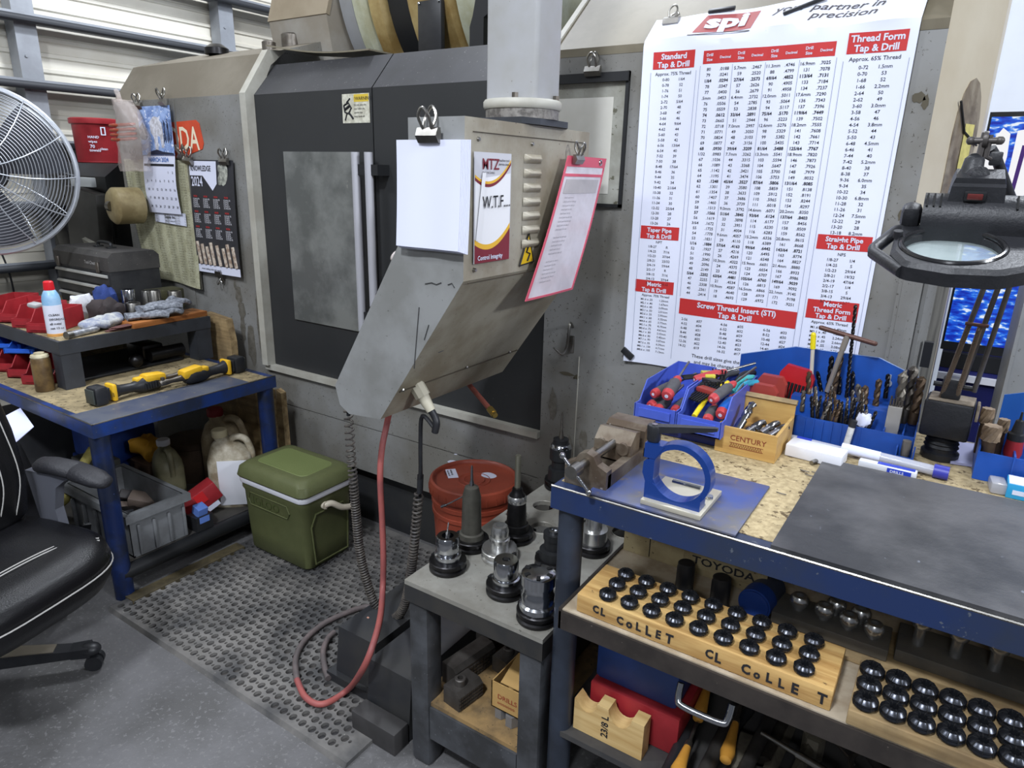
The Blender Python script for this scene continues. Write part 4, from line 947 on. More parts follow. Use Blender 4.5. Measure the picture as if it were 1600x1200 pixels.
# brown can
m = MB(); c = (-3.0, 1.175, TZ + .003); bc = thing('brown_can', 'rust-stained brown aerosol can standing under the riser corner', 'can', c)
m.lathe([(.033, 0), (.034, .004), (.034, .125), (.031, .135)], c, n=28); part('body', m, mat('can_brown', (110, 88, 54), .45, n=(14, .8, (60, 44, 28))), bc)
m = MB(); m.lathe([(.031, .135), (.033, .139), (.030, .147), (.018, .15), (.018, .155)], c, n=28); part('dome', m, mat('can_dome', (186, 178, 150), .45, n=(30, .6, (130, 116, 84))), bc)

# red stacking bins (two levels) and blue bins
def bin_(w, d, h, t, root, m_, fr=.45):
    """open bin in its own space, opening towards +x, base at the origin"""
    m = MB(); m.box(-d / 2, d / 2, -w / 2, w / 2, 0, t); part('floor', m, m_, root, local=True, smooth=0)
    m = MB(); m.box(-d / 2, -d / 2 + t, -w / 2, w / 2, 0, h); part('back_wall', m, m_, root, local=True, smooth=0)
    for s in (-1, 1):
        m = MB(); m.prism([(-d / 2, 0), (d / 2, 0), (d / 2, h * fr), (d / 2 - .03, h * fr), (d / 2 - .07, h), (-d / 2, h)], s * w / 2 - t / 2, s * w / 2 + t / 2, 'y'); part('side_wall', m, m_, root, local=True, smooth=0)
    m = MB(); m.box(d / 2 - t, d / 2, -w / 2, w / 2, 0, h * fr); m.box(d / 2 - .001, d / 2 + .006, -w * .38, w * .38, h * fr * .3, h * fr * .8)
    part('front_wall', m, m_, root, local=True, smooth=0)
red_bin = thing('parts_bin', 'red plastic parts bin nearest the camera on the riser at the far left', 'bin', (-3.19, 1.335, RZ + .003), (0, 0, -1.0), 'red parts bins')
bin_(.115, .20, .085, .004, red_bin, red_plastic)
bl = [(-3.335, 1.34, RZ, 'second red bin of the row on the riser'), (-3.48, 1.345, RZ, 'third red bin of the row on the riser, behind the white-capped can'), (-3.625, 1.35, RZ, 'farthest red bin of the row on the riser by the ribbed wall'),
      (-3.155, 1.27, TZ, 'red bin on the blue table nearest the rusty brown can'), (-3.30, 1.275, TZ, 'second red bin of the row on the blue table'), (-3.445, 1.28, TZ, 'third red bin of the row on the blue table'), (-3.59, 1.285, TZ, 'farthest red bin of the row on the blue table')]
for x, y, z, lab in bl: copy_tree(red_bin, (x, y, z + .003), (0, 0, -1.0), lab)
# lids / stacked trays over the far ones keep the ridged look
bb = thing('parts_bin', 'bright blue plastic bin just under the riser edge at the far left', 'bin', (-3.42, 1.40, .80), (0, 0, -.5), 'blue parts bins')
bin_(.13, .18, .085, .004, bb, mat('bin_blue_bright', (40, 92, 190), .45))
bb.location = (-3.36, 1.30, .8105); bb.scale = (1, 1, .6); bb.rotation_euler = (0, 0, -1.0)
copy_tree(bb, (-3.50, 1.305, .8105), (0, 0, -1.0), 'blue plastic bin behind the first one at the far left')

# steel bushings
bsh = [(at('z', RZ, 215, 507), .022, .055), (at('z', RZ, 203, 474), .02, .05), (at('z', RZ, 222, 480), .018, .055), (at('z', RZ, 236, 476), .021, .06), (at('z', RZ, 252, 470), .02, .055), (at('z', RZ, 226, 494), .014, .035)]
bsh = [((-3.115, 1.630), .031, .078, 0), ((-3.215, 1.665), .029, .060, 0), ((-3.210, 1.665), .0285, .062, .062), ((-3.195, 1.745), .025, .110, 0), ((-3.135, 1.745), .029, .118, 0), ((-3.085, 1.815), .030, .112, 0), ((-3.062, 1.715), .019, .052, 0)]
labs = ['wide steel bushing in front of the others by the tool chest', 'lower of two stacked steel bushings against the tool chest', 'upper of two stacked steel bushings against the tool chest', 'slim steel bushing left of the tall ones', 'tallest steel bushing of the cluster behind the gloves', 'steel bushing at the right end of the cluster behind the gloves', 'short steel bushing just behind the grey gloves']
for (c, r, h, zo), lab in zip(bsh, labs):
    m = MB(); z = RZ + .001 + zo; m.lathe([(r * .7, 0), (r, .001), (r, h - .002), (r * .96, h), (r * .7, h), (r * .7, h * .3)], (c[0], c[1], z), n=28)
    single('steel_bushing', m, chrome if zo else steel, lab, 'bushing', 'steel bushings')
# gloves and rags
def crumple(c, d, seed, seg=26, amp=.25, rot=(0, 0, 0), pw=.8):
    r = random.Random(seed); ph = [r.random() * 6 for _ in range(6)]
    m = MB(); m.ball((0, 0, 0), d, (0, 0, 0), seg, pw=pw)
    out = []
    for v in m.v:
        n = v.normalized(); k = 1 + amp * (math.sin(5 * n.x + ph[0]) * math.sin(4 * n.y + ph[1]) + .5 * math.sin(9 * n.x + 7 * n.y + ph[2]) * math.sin(8 * n.z + ph[3]))
        out.append(v * k)
    mm = Matrix.Translation(c) @ Euler(rot).to_matrix().to_4x4(); m.v = [mm @ v for v in out]; return m
m = MB(); m.cbox((-2.99, 1.70, RZ + .013), (.11, .36, .024), (0, 0, .05), r=.002); single('wood_strip', m, mat('orange_wood', (176, 112, 58), .55, wood=('y', 40, (134, 80, 40))), 'flat orange-brown wooden strip under the grey gloves', 'board')
def glove(name, c, rz, m_, label, s=1.0, seed=0, cuff=None):
    g = thing(name, label, 'glove', (c[0], c[1], c[2]), (0, 0, rz)); r = random.Random(seed)
    p = crumple((0, 0, .018 * s), (.065 * s, .048 * s, .017 * s), seed, 22, .07); part('palm', p, m_, g, local=True)
    for i in range(4):
        y = (-.033 + .022 * i) * s; L = (.068, .08, .076, .058)[i] * s; m = MB()
        m.tube(smoothpath([(.045 * s, y, .018 * s), (.045 * s + L * .5, y * 1.15, (.026 + .01 * r.random()) * s), (.045 * s + L, y * 1.2 + .01 * r.random(), .014 * s)], 4), [.012 * s, .0125 * s, .012 * s, .0125 * s, .012 * s, .0115 * s, .011 * s, .010 * s, .006 * s], 9); part('finger', m, m_, g, local=True)
    m = MB(); m.tube(smoothpath([(-.02 * s, -.035 * s, .016 * s), (.015 * s, -.062 * s, .022 * s), (.045 * s, -.072 * s, .016 * s)], 4), .0125 * s, 9); part('thumb', m, m_, g, local=True)
    m = MB(); m.tube([(-.055 * s, 0, .017 * s), (-.075 * s, 0, .018 * s), (-.10 * s, .003, .017 * s)], [.03 * s, .032 * s, .036 * s], 16); m.v = [Vector((v.x, v.y * 1.15, .002 + v.z * .45 + .004)) for v in m.v]; part('cuff', m, cuff or m_, g, local=True)
    return g
gg = mat('glove_grey', (150, 154, 162), .85, n=(60, .8, (84, 88, 96)), bump=(120, .6)); gw = mat('glove_white', (196, 196, 190), .85, n=(20, .8, (110, 120, 150)), bump=(90, .5))
glove('work_glove', (-2.985, 1.64, RZ + .026), 1.35, gg, 'grey knitted work glove on the wooden strip, the lower of the pair', 1.05, 4)
glove('work_glove', (-3.00, 1.70, RZ + .052), 1.60, gg, 'grey knitted work glove lying on top of the other grey glove', 1.05, 9)
m = crumple((-3.04, 1.46, RZ + .028), (.05, .11, .026), 12, 36, .2, (0, 0, .35)); single('shop_rag', m, gw, 'crumpled pale blue and white rag in front of the bushings', 'rag')
m = crumple((-3.15, 1.53, RZ + .052), (.06, .06, .052), 5, 30, .22, (0, 0, .2)); single('dark_rag', m, mat('rag_dark', (58, 50, 50), .85, n=(12, .6, (38, 34, 34))), 'dark brown crumpled rag behind the white tube', 'rag')
m = crumple((-3.30, 1.50, RZ + .055), (.05, .05, .05), 8, 26, .22); single('white_wipe', m, mat('wipe', (196, 196, 200), .8), 'crumpled white wipe behind the red-capped can', 'wipe')
m = crumple((-3.30, 1.60, RZ + .07), (.055, .045, .065), 18, 26, .25); single('blue_rag', m, mat('rag_blue', (44, 66, 128), .8, n=(14, .6, (28, 42, 90))), 'dark blue bunched rag against the tool chest', 'rag')
tu = thing('silver_tube', 'silver metal tube with a cap lying near the riser edge', 'tube', (-2.965, 1.33, RZ + .018))
m = MB(); m.cyl((-2.955, 1.285, RZ + .016), (-2.985, 1.395, RZ + .016), .0135, n=18); m.cyl((-2.985, 1.395, RZ + .016), (-2.988, 1.405, RZ + .016), .009); bd = part('body', m, mat('tube_silver', (190, 192, 196), .3, .6, n=(60, .7, (110, 112, 120))), tu)
m = MB(); m.cyl((-2.948, 1.262, RZ + .016), (-2.955, 1.286, RZ + .016), .016, n=18); part('cap', m, steel, tu)
for k in range(3):
    m = crumple((-2.965 + .006 * k, 1.475 + .01 * k, RZ + .004 + .006 * k), (.02, .055, .0035), 30 + k, 16, .2, (0, 0, .1 * k)); single('leather_scrap', m, mat('scrap_brown', (92, 58, 54), .8), ['lowest', 'middle', 'top'][k] + ' thin reddish leather scrap at the riser edge', 'scrap', 'leather scraps')
m = MB(); m.cbox((-3.27, 1.30, RZ + .0955), (.05, .04, .02), (.1, .1, .3), r=.008); single('clear_cap', m, mat('cap_clear', (176, 176, 176), .3), 'small clear cap lying on the red bins of the riser', 'cap')

# the two cordless tools lying tail to tail
dy = mat('tool_yellow', (226, 178, 40), .45, n=(30, .3, (196, 148, 30)))
def ratchet(loc, rz, label):
    g = thing('cordless_ratchet', label, 'power tool', loc, (0, 0, rz), 'yellow and black cordless ratchets')
    # own space: battery at -x, head at +x
    m = MB(); m.cbox((-.165, 0, .036), (.048, .066, .072), r=.008); m.cbox((-.135, 0, .036), (.012, .05, .05), r=.003)
    b = part('battery', m, black_plastic, g, local=True)
    m = MB(); m.cbox((-.193, 0, .036), (.006, .054, .056), r=.002); part('battery_cap', m, mat('batt_grey', (60, 64, 60), .5), b, local=True)
    m = MB(); m.cbox((-.112, 0, .036), (.018, .058, .066), r=.006); part('yellow_collar', m, dy, g, local=True)
    m = MB(); m.rings([[(x, r1 * math.cos(a * PI / 8), z + r2 * math.sin(a * PI / 8)) for a in range(16)] for x, r1, r2, z in ((-.103, .026, .030, .036), (-.08, .021, .021, .034), (-.03, .019, .019, .032), (-.01, .024, .026, .031), (.01, .031, .032, .033), (.05, .033, .033, .034), (.075, .031, .031, .033), (.09, .020, .022, .032))])
    part('grip', m, black_plastic, g, local=True)
    m = MB(); m.cbox((.058, -.002, .052), (.092, .056, .040), (0, .1, 0), r=.014); m.cbox((.015, .006, .054), (.06, .036, .022), r=.007); part('yellow_shell', m, dy, g, local=True)
    m = MB()
    for k in range(6): m.tube([(.008 + .011 * k, -.0315, .018), (.008 + .011 * k, -.032, .045)], .003, 5)
    part('grip_rib', m, black_metal, g, local=True)
    m = MB(); m.rings([[(x, r * math.cos(a * PI / 6), .036 + r * math.sin(a * PI / 6)) for a in range(12)] for x, r in ((.085, .018), (.11, .013), (.15, .010), (.175, .013), (.195, .013), (.20, .008))]); m.cyl((.185, 0, .03), (.185, 0, .058), .008)
    part('ratchet_head', m, dull_steel, g, local=True)
    m = MB(); m.text('20V', (-.119, -.0295, .022), (0, 0, 1), (-1, 0, 0), .012, .02); part('badge', m, ink, g, local=True, smooth=0)
    return g
ratchet((-2.665, 1.375, TZ + .003), 1.62, 'black and yellow cordless ratchet lying nearest the table corner')
ratchet((-2.625, 1.63, TZ + .003), 1.62 + PI, 'black and yellow cordless ratchet at the far end of the table strip')

# wooden planks leaning on the machine
def plank(pts, y0, y1, label):
    m = MB(); m.prism(pts, y0, y1, 'y'); single('plank', m, pine_worn, label, 'plank', 'planks leaning behind the table', smooth=0)
plank([(-3.06, .02), (-2.865, .02), (-2.855, .80), (-2.875, .905), (-3.04, .92), (-3.07, .88)], 1.93, 1.965, 'wide pale plank with a ragged top standing between riser and machine')
plank([(-2.625, .02), (-2.58, .02), (-2.585, .61), (-2.625, .61)], 1.93, 1.955, 'narrow dirty plank standing behind the right table leg')
plank([(-2.575, .02), (-2.525, .02), (-2.535, .60), (-2.57, .615)], 1.945, 1.975, 'second narrow plank behind the green cooler, right of the first')
plank([(-2.82, .02), (-2.66, .02), (-2.66, .66), (-2.80, .66)], 1.90, 1.925, 'broad brown plank standing in the dark behind the far table leg')

# ---------------------------------------------------------------- under the table
SZ = .131
tot = thing('grey_tote', 'large grey ribbed plastic tote full of dark scrap under the blue table', 'tote', (-2.72, 1.28, SZ))
tm = mat('tote_grey', (112, 114, 116), .5, n=(12, .5, (84, 84, 84)), speck=(70, .68, (66, 64, 62)))
x0, x1, y0, y1, zt = -2.98, -2.475, 1.155, 1.42, SZ + .19
m = MB(); m.box(x0 + .02, x1 - .02, y0 + .02, y1 - .02, SZ + .001, SZ + .008); part('floor', m, tm, tot, smooth=0)
for s in range(4):
    m = MB()
    if s == 0: m.box(x1 - .028, x1 - .022, y0 + .02, y1 - .02, SZ, zt)
    if s == 1: m.box(x0 + .022, x0 + .028, y0 + .02, y1 - .02, SZ, zt)
    if s == 2: m.box(x0 + .02, x1 - .02, y0 + .02, y0 + .026, SZ, zt)
    if s == 3: m.box(x0 + .02, x1 - .02, y1 - .026, y1 - .02, SZ, zt)
    w = part('side_wall', m, tm, tot, smooth=0); m = MB()
    if s in (0, 1):
        X = x1 - .024 if s == 0 else x0 + .012
        for k in range(4): m.cbox((X + .006, y0 + .05 + k * .062, SZ + .07), (.014, .012, .13), r=.003)
    else:
        Y_ = y0 + .012 if s == 2 else y1 - .012
        for k in range(5): m.cbox((x0 + .06 + k * .09, Y_, SZ + .07), (.012, .014, .13), r=.003)
    part('rib', m, tm, w)
m = MB(); z = zt - .032
m.box(x1 - .024, x1, y0, y1, z, zt); m.box(x0, x0 + .024, y0, y1, z, zt); m.box(x0 + .024, x1 - .024, y0, y0 + .024, z, zt); m.box(x0 + .024, x1 - .024, y1 - .024, y1, z, zt); part('rim', m, tm, tot, smooth=0)
r6 = random.Random(21)
scr = [mat('scrap_a', (44, 40, 40), .6), mat('scrap_b', (96, 84, 76), .6), black_plastic, dark_steel, mat('scrap_c', (130, 96, 84), .6)]
names = ['scrap_block', 'old_tool', 'rubber_scrap', 'steel_scrap', 'plastic_scrap']
for k in range(14):
    x = x0 + .08 + .33 * r6.random(); yy = y0 + .06 + .17 * r6.random(); m = MB()
    m.cbox((x, yy, SZ + .03 + .07 * (k / 14)), (.05 + .08 * r6.random(), .03 + .05 * r6.random(), .02 + .03 * r6.random()), (r6.random() * .7, r6.random() * .7, r6.random() * 3), r=.006)
    single(names[k % 5], m, scr[k % 5], 'dirty scrap piece lying in the grey tote', 'scrap', 'scrap pieces in the grey tote')
# small dark carton with a blue label
cbx = thing('ink_carton', 'small black carton with a blue label at the end of the grey tote', 'box', (-2.50, 1.465, SZ))
m = MB(); m.box(-2.54, -2.475, 1.43, 1.505, SZ + .001, SZ + .065); bdy = part('body', m, black_plastic, cbx, smooth=0)
m = MB(); m.box(-2.475, -2.474, 1.445, 1.49, SZ + .035, SZ + .062); m.cbox((-2.50, 1.467, SZ + .085), (.045, .045, .04), (0, .3, 0), r=.002); part('label', m, mat('label_blue', (96, 128, 200), .5), bdy, smooth=0)
# red box tilted behind it
rbx = thing('red_carton', 'tilted red carton with a white sticker leaning on the dirty white jug', 'box', (-2.60, 1.52, SZ))
m = MB(); m.cbox((-2.60, 1.53, SZ + .085), (.07, .16, .085), (.45, .0, -.25), r=.004); b = part('body', m, red_plastic, rbx)
m = MB(); m.cbox((-2.558, 1.565, SZ + .045), (.004, .06, .022), (.45, 0, -.25)); part('sticker', m, white_paper, b)
m = MB(); m.cbox((-2.565, 1.515, SZ + .098), (.004, .045, .05), (.45, 0, -.25)); part('panel', m, mat('bright_red', (200, 40, 44), .4), b)
# jugs
def jug(loc, rz, s, m_, capm, label, wrap=None):
    g = thing('plastic_jug', label, 'jug', loc, (0, 0, rz)); m = MB()
    m.rings([[(s * a * abs(math.cos(t)) ** .6 * (1 if math.cos(t) > 0 else -1), s * b * abs(math.sin(t)) ** .6 * (1 if math.sin(t) > 0 else -1), s * z) for t in [2 * PI * i / 24 for i in range(24)]] for a, b, z in ((.07, .05, 0), (.078, .056, .01), (.078, .056, .17), (.07, .052, .20), (.045, .04, .23), (.024, .024, .245), (.022, .022, .262))])
    m.v = [Vector((v.x - (.03 * s if v.z > .2 * s else 0) * ((v.z / s - .2) / .062), v.y, v.z)) for v in m.v]
    part('body', m, m_, g, local=True)
    m = MB(); m.lathe([(.026 * s, .258 * s), (.027 * s, .262 * s), (.027 * s, .28 * s), (.024 * s, .284 * s)], (-.03 * s, 0, 0), n=20); part('cap', m, capm, g, local=True)
    m = MB(); m.tube(smoothpath([(-.005 * s, 0, .225 * s), (.02 * s, 0, .252 * s), (.055 * s, 0, .245 * s), (.072 * s, 0, .20 * s), (.074 * s, 0, .15 * s)], 5), .012 * s, 10); part('grip_handle', m, m_, g, local=True)
    if wrap:
        m = MB(); m.cbox((.02 * s, -.058 * s, .10 * s), (.11 * s, .004, .17 * s), r=.001); part('label', m, wrap, g, local=True)
    return g
jm = mat('jug_milky', (196, 188, 168), .5, n=(12, .8, (124, 108, 80)))
jug((-2.60, 1.70, SZ), .75, 1.25, jm, mat('cap_cream', (196, 184, 150), .5), 'dirty white jug with a cream cap beside the green cooler', white_plastic)
jug((-2.78, 1.80, SZ), .4, 1.35, mat('jug_tan', (176, 160, 130), .5, n=(12, .7, (130, 112, 84))), mat('cap_red2', (130, 24, 34), .5), 'tan jug with a dark red cap behind the white one')
jug((-2.82, 1.53, SZ), -.3, 1.05, mat('jug_olive', (128, 124, 96), .5, n=(12, .6, (92, 88, 66))), white_plastic, 'olive-tinted jug with a white cap behind the grey tote')
m = MB(); m.lathe([(.10, 0), (.11, .02), (.11, .17), (.115, .175), (.115, .20), (.10, .205)], (-3.0, 1.76, SZ), n=30); single('brown_tub', m, mat('tub_brown', (84, 68, 54), .6, n=(14, .6, (56, 44, 34))), 'brown round tub in the dark under the table', 'tub')
m = crumple((-3.04, 1.58, SZ + .20), (.09, .06, .045), 41, 24, .25, (0, .3, .3)); single('yellow_cloth', m, mat('cloth_yellow', (206, 150, 38), .7), 'orange-yellow cloth on the dark clutter under the table', 'cloth')
m = MB(); m.cbox((-3.03, 1.575, SZ + .075), (.17, .13, .15), r=.01); single('cardboard_block', m, mat('brown_card', (98, 76, 60), .8, n=(9, .6, (60, 48, 40))), 'worn brown block under the yellow cloth', 'box')
m = MB(); m.cbox((-3.30, 1.55, SZ + .20), (.30, .24, .16), (0, 0, .1), r=.02); m.cbox((-3.30, 1.55, SZ + .06), (.34, .26, .12), r=.01); single('blue_crate', m, mat('crate_blue', (34, 64, 138), .55, n=(8, .6, (22, 42, 98))), 'dark blue crate at the back under the table', 'crate')
m = MB(); m.cbox((-3.12, 1.37, SZ + .10), (.20, .12, .20), r=.008); single('grey_carton', m, mat('tote_dark', (70, 70, 66), .6, n=(6, .5, (50, 50, 46))), 'dark grey carton left of the grey tote', 'box')
m = MB(); m.tube(smoothpath([(-3.02, 1.32, SZ + .28), (-2.98, 1.24, SZ + .22), (-2.98, 1.17, SZ + .12), (-3.05, 1.14, SZ + .07), (-3.12, 1.15, SZ + .04)], 6), .02, 10); single('yellowed_hose', m, mat('hose_yellow', (150, 140, 76), .6, n=(30, .6, (110, 100, 52))), 'dirty yellow hose end drooping left of the table leg', 'hose')
m = crumple((-2.96, .90, .31), (.24, .14, .29), 55, 34, .12, (0, 0, .1)); single('dark_bag', m, mat('coat_black', (34, 34, 38), .85), 'crumpled black cloth bag standing before the table behind the office chair', 'bag')
m = crumple((-3.45, 1.02, .36), (.22, .10, .08), 56, 28, .2, (0, .1, .5)); m2 = m
m = MB(); m.cbox((-3.10, 1.03, .30), (.34, .05, .04), (0, 0, .1), r=.01)
# brooms of dark stuff left of the leg
m = MB(); m.cbox((-3.72, 1.45, SZ + .16), (.30, .5, .30), r=.02); single('dark_crate', m, mat('crate_dark', (44, 45, 48), .6, n=(7, .5, (60, 60, 62))), 'dark crate at the left end under the blue table', 'crate')
qa, qb, qc, qd = at('z', .665, 0, 655), at('z', .675, 32, 638), at('z', .655, 53, 667), at('z', .64, 22, 694)
m = MB(); m.grid(lambda u, v: (qa * (1 - u) + qb * u) * (1 - v) + (qd * (1 - u) + qc * u) * v, 3, 3, thick=.002)
m.v = [v for v in m.v]; single('loose_sheet', m, mat('sheet_violet', (200, 204, 236), .7), 'pale violet sheet of paper lying on the black bag under the table edge', 'paper', smooth=0)

# ---------------------------------------------------------------- green cooler
cg = mat('cooler_green', (88, 92, 58), .5, n=(20, .35, (74, 80, 48)), bump=(220, .15))
co = thing('cooler', 'olive green picnic cooler with a white band and bail handle on the rubber mat', 'cooler', (-2.2, 1.73, .014))
z0 = .0145
def rrect(x0, x1, y0, y1, r, z, n=6):
    pts = []
    for cx, cy, a0 in ((x1 - r, y1 - r, 0), (x0 + r, y1 - r, 90), (x0 + r, y0 + r, 180), (x1 - r, y0 + r, 270)):
        pts += [(x, y, z) for x, y in arc(cx, cy, r, a0, a0 + 90, n)]
    return pts
bx0, bx1, by0, by1 = -2.395, -2.005, 1.60, 1.865
def ring(i, z, r=.035): return rrect(bx0 + i, bx1 - i, by0 + i, by1 - i, r, z)
m = MB(); m.rings([ring(.022, z0, .03), ring(.012, z0 + .012, .03), ring(.006, z0 + .10), ring(0, z0 + .28), ring(-.006, z0 + .295), ring(-.006, z0 + .32)]); body = part('body', m, cg, co)
m = MB(); m.rings([ring(-.010, z0 + .318), ring(-.012, z0 + .322), ring(-.012, z0 + .342), ring(-.010, z0 + .344)]); part('white_band', m, white_plastic, co)
m = MB(); m.rings([ring(-.014, z0 + .343), ring(-.018, z0 + .350), ring(-.010, z0 + .385), ring(.010, z0 + .402), ring(.028, z0 + .405)]); lid = part('lid', m, cg, co)
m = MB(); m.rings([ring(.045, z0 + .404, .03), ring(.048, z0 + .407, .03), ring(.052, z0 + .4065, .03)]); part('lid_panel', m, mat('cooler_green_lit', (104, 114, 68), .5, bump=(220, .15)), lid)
m = MB(); m.text('IGLOO', (bx0 + .07, by0 - .0005, z0 + .235), (1, 0, 0), (0, 0, 1), .048, .012, sx=1.15, lift=.001); part('embossed_name', m, mat('cooler_dark', (70, 78, 42), .5), body, smooth=0)
m = MB(); m.tube(rrect(bx0 + .05, bx0 + .30, 0, 0, 0, 0, 1)[:0] or [(x, by0 - .001, z) for x, z in [(bx0 + .06, z0 + .225), (bx0 + .29, z0 + .225), (bx0 + .305, z0 + .25), (bx0 + .29, z0 + .28), (bx0 + .06, z0 + .28), (bx0 + .045, z0 + .25)]], .0025, 6, close=True); part('name_border', m, cg, body)
m = MB(); m.tube([(bx1 + .0005, y, z) for y, z in [(by0 + .045, z0 + .03), (by1 - .045, z0 + .03), (by1 - .035, z0 + .20), (by1 - .06, z0 + .25), (by0 + .06, z0 + .25), (by0 + .035, z0 + .20)]], .004, 6, close=True); part('side_panel_rib', m, cg, body)
m = MB(); m.tube(smoothpath([(bx1 + .006, by0 + .105, z0 + .275), (bx1 + .02, by0 + .13, z0 + .278), (bx1 + .03, by1 - .09, z0 + .245), (bx1 + .025, by1 - .02, z0 + .225), (bx1 - .02, by1 + .03, z0 + .22)], 5), .013, 10)
m.cyl((bx1 - .004, by0 + .105, z0 + .275), (bx1 + .012, by0 + .105, z0 + .275), .016, n=18); part('bail_handle', m, mat('handle_cream', (214, 204, 184), .45), co)
# ================================================================ red bucket
BC = at('z', .532, 741, 750); BC.z = .162
m = MB(); m.box(BC.x - .09, BC.x + .09, BC.y - .09, BC.y + .09, .016, .16); single('bucket_stand', m, black_metal, 'low dark block under the red-brown bucket', 'block', smooth=0)
BR = mat('bucket_red', (154, 70, 50), .42, n=(9, .5, (124, 56, 40)), speck=(50, .72, (110, 44, 32)))
bk_ = thing('red_bucket', 'red-brown plastic bucket with a snap lid and white stickers in front of the machine', 'bucket', BC)
m = MB(); m.lathe([(.130, 0), (.134, .01), (.148, .26), (.153, .262), (.153, .275), (.149, .277), (.150, .30), (.155, .302), (.155, .315), (.151, .317), (.152, .35)], BC, n=56); part('body', m, BR, bk_)
m = MB(); m.lathe([(.160, .335), (.164, .34), (.164, .368), (.160, .382), (.152, .386), (.146, .382), (.143, .372), (.139, .370), (.06, .370), (.058, .373), (.054, .370), (.04, .370), (.038, .373), (.034, .370), (.001, .370)], BC, n=56)
for k in range(28):
    a = 2 * PI * k / 28; m.tube([BC + Vector((.1645 * math.cos(a), .1645 * math.sin(a), .34)), BC + Vector((.1645 * math.cos(a), .1645 * math.sin(a), .365))], .0012, 4)
lid = part('lid', m, BR, bk_)
zt = BC.z + .3708
def sticker(px, py, w, h, ang, nm):
    p = at('z', zt, px, py); m = MB()
    n = 14; m.v = []
    if nm == 'round_sticker': m.add([(p.x + w * (.85 + .15 * rnd.random()) * math.cos(2 * PI * k / n), p.y + h * (.85 + .15 * rnd.random()) * math.sin(2 * PI * k / n), zt + .0006) for k in range(n)], [tuple(range(n))])
    else: m.cbox((p.x, p.y, zt + .0006), (w, h, .0008), (0, 0, ang))
    return p, part(nm, m, white_paper, lid, smooth=0)
sticker(707, 722, .022, .018, 0, 'round_sticker'); sticker(764, 743, .034, .026, 0, 'round_sticker'); sticker(712, 710, .008, .005, 0, 'round_sticker')
p, st = sticker(706, 740, .078, .038, -.75, 'label_sticker')
m = MB(); 
for i, t in enumerate(('MOBIL OIL', 'way lube 68', 'lot 24 03')): m.text(t, p + Vector((-.024, .018 - i * .010, .0012)) + Vector((i * -.006, -.0, 0)), (math.cos(-.75), math.sin(-.75), 0), (math.sin(.75), math.cos(.75), 0), .010, .02)
part('label_text', m, ink, st, smooth=0)

# ================================================================ tooling table
TT = .585; tx0, tx1, ty0, ty1 = -1.067, -.648, 1.155, 1.96
tt = thing('tooling_table', 'low grey steel table drilled with large round holes for tool holders', 'table', (-.86, 1.5, 0))
def plate_holes(outer, circ, z0, z1, n=36):
    m = MB()
    for z in (z0, z1):
        bm = bmesh.new(); E = []
        for loop in [outer] + [[(cx + r * math.cos(2 * PI * k / n), cy + r * math.sin(2 * PI * k / n)) for k in range(n)] for cx, cy, r in circ]:
            vs = [bm.verts.new((x, y, z)) for x, y in loop]; E += [bm.edges.new((vs[i], vs[(i + 1) % len(vs)])) for i in range(len(vs))]
        bmesh.ops.triangle_fill(bm, use_beauty=True, use_dissolve=False, edges=E); m.bm(bm)
    for loop in [outer] + [[(cx + r * math.cos(2 * PI * k / n), cy + r * math.sin(2 * PI * k / n)) for k in range(n)] for cx, cy, r in circ]:
        q = len(loop); m.add([(x, y, z0) for x, y in loop] + [(x, y, z1) for x, y in loop], [(i, (i + 1) % q, q + (i + 1) % q, q + i) for i in range(q)])
    return m
HP = [(-1.008, 1.262), (-1.025, 1.39), (-.925, 1.385), (-.822, 1.262), (-.945, 1.50), (-.700, 1.215), (-.782, 1.432), (-.734, 1.571)]
holes = [(-1.062 + .075, 1.64), (-.985, 1.76), (-.86, 1.60), (-.86, 1.72), (-.86, 1.84), (-.72, 1.71), (-.72, 1.86), (-.93, 1.29)]
holes = [(-1.022, 1.625), (-.984, 1.722), (-.915, 1.598), (-.827, 1.71), (-.703, 1.718)]
allh = [(x, y, .036) for x, y in HP] + [(x, y, .034) for x, y in holes]
plate_m = mat('plate_grey', (166, 164, 156), .5, .25, n=(7, .7, (130, 126, 116)), speck=(80, .66, (96, 92, 82)))
m = plate_holes([(tx0, ty0), (tx1, ty0), (tx1, ty1), (tx0, ty1)], allh, TT - .012, TT)
top = part('top_plate', m, plate_m, tt, smooth=25)
for x, y in holes:
    m = MB(); m.tube([(x + .036 * math.cos(a * PI / 18), y + .036 * math.sin(a * PI / 18), TT + .0005) for a in range(36)], .0022, 6, close=True); part('hole_rim', m, plate_m, top)
m = MB(); m.box(tx0, tx1, ty0, ty0 + .006, TT - .06, TT - .0125); m.box(tx0, tx1, ty1 - .006, ty1, TT - .06, TT - .0125); m.box(tx0, tx0 + .006, ty0 + .006, ty1 - .006, TT - .06, TT - .0125); m.box(tx1 - .006, tx1, ty0 + .006, ty1 - .006, TT - .06, TT - .0125)
legm = mat('leg_grey', (84, 86, 90), .45, .2, n=(7, .8, (50, 50, 50)), speck=(100, .68, (124, 126, 130)))
part('apron', m, mat('apron_dark', (46, 46, 46), .5, n=(12, .5, (64, 60, 54))), tt, smooth=0)
for x in (tx0 + .004, tx1 - .069):
    for y in (ty0 + .006, ty1 - .071):
        m = MB(); m.cbox((x + .0325, y + .0325, (TT - .013) / 2), (.065, .065, TT - .013), r=.012, seg=2); part('leg', m, legm, tt, smooth=30)
for y in (ty0 + .012, ty1 - .06):
    m = MB(); m.box(tx0 + .069, tx1 - .069, y, y + .048, .10, .205); part('cross_beam', m, legm, tt, smooth=0)
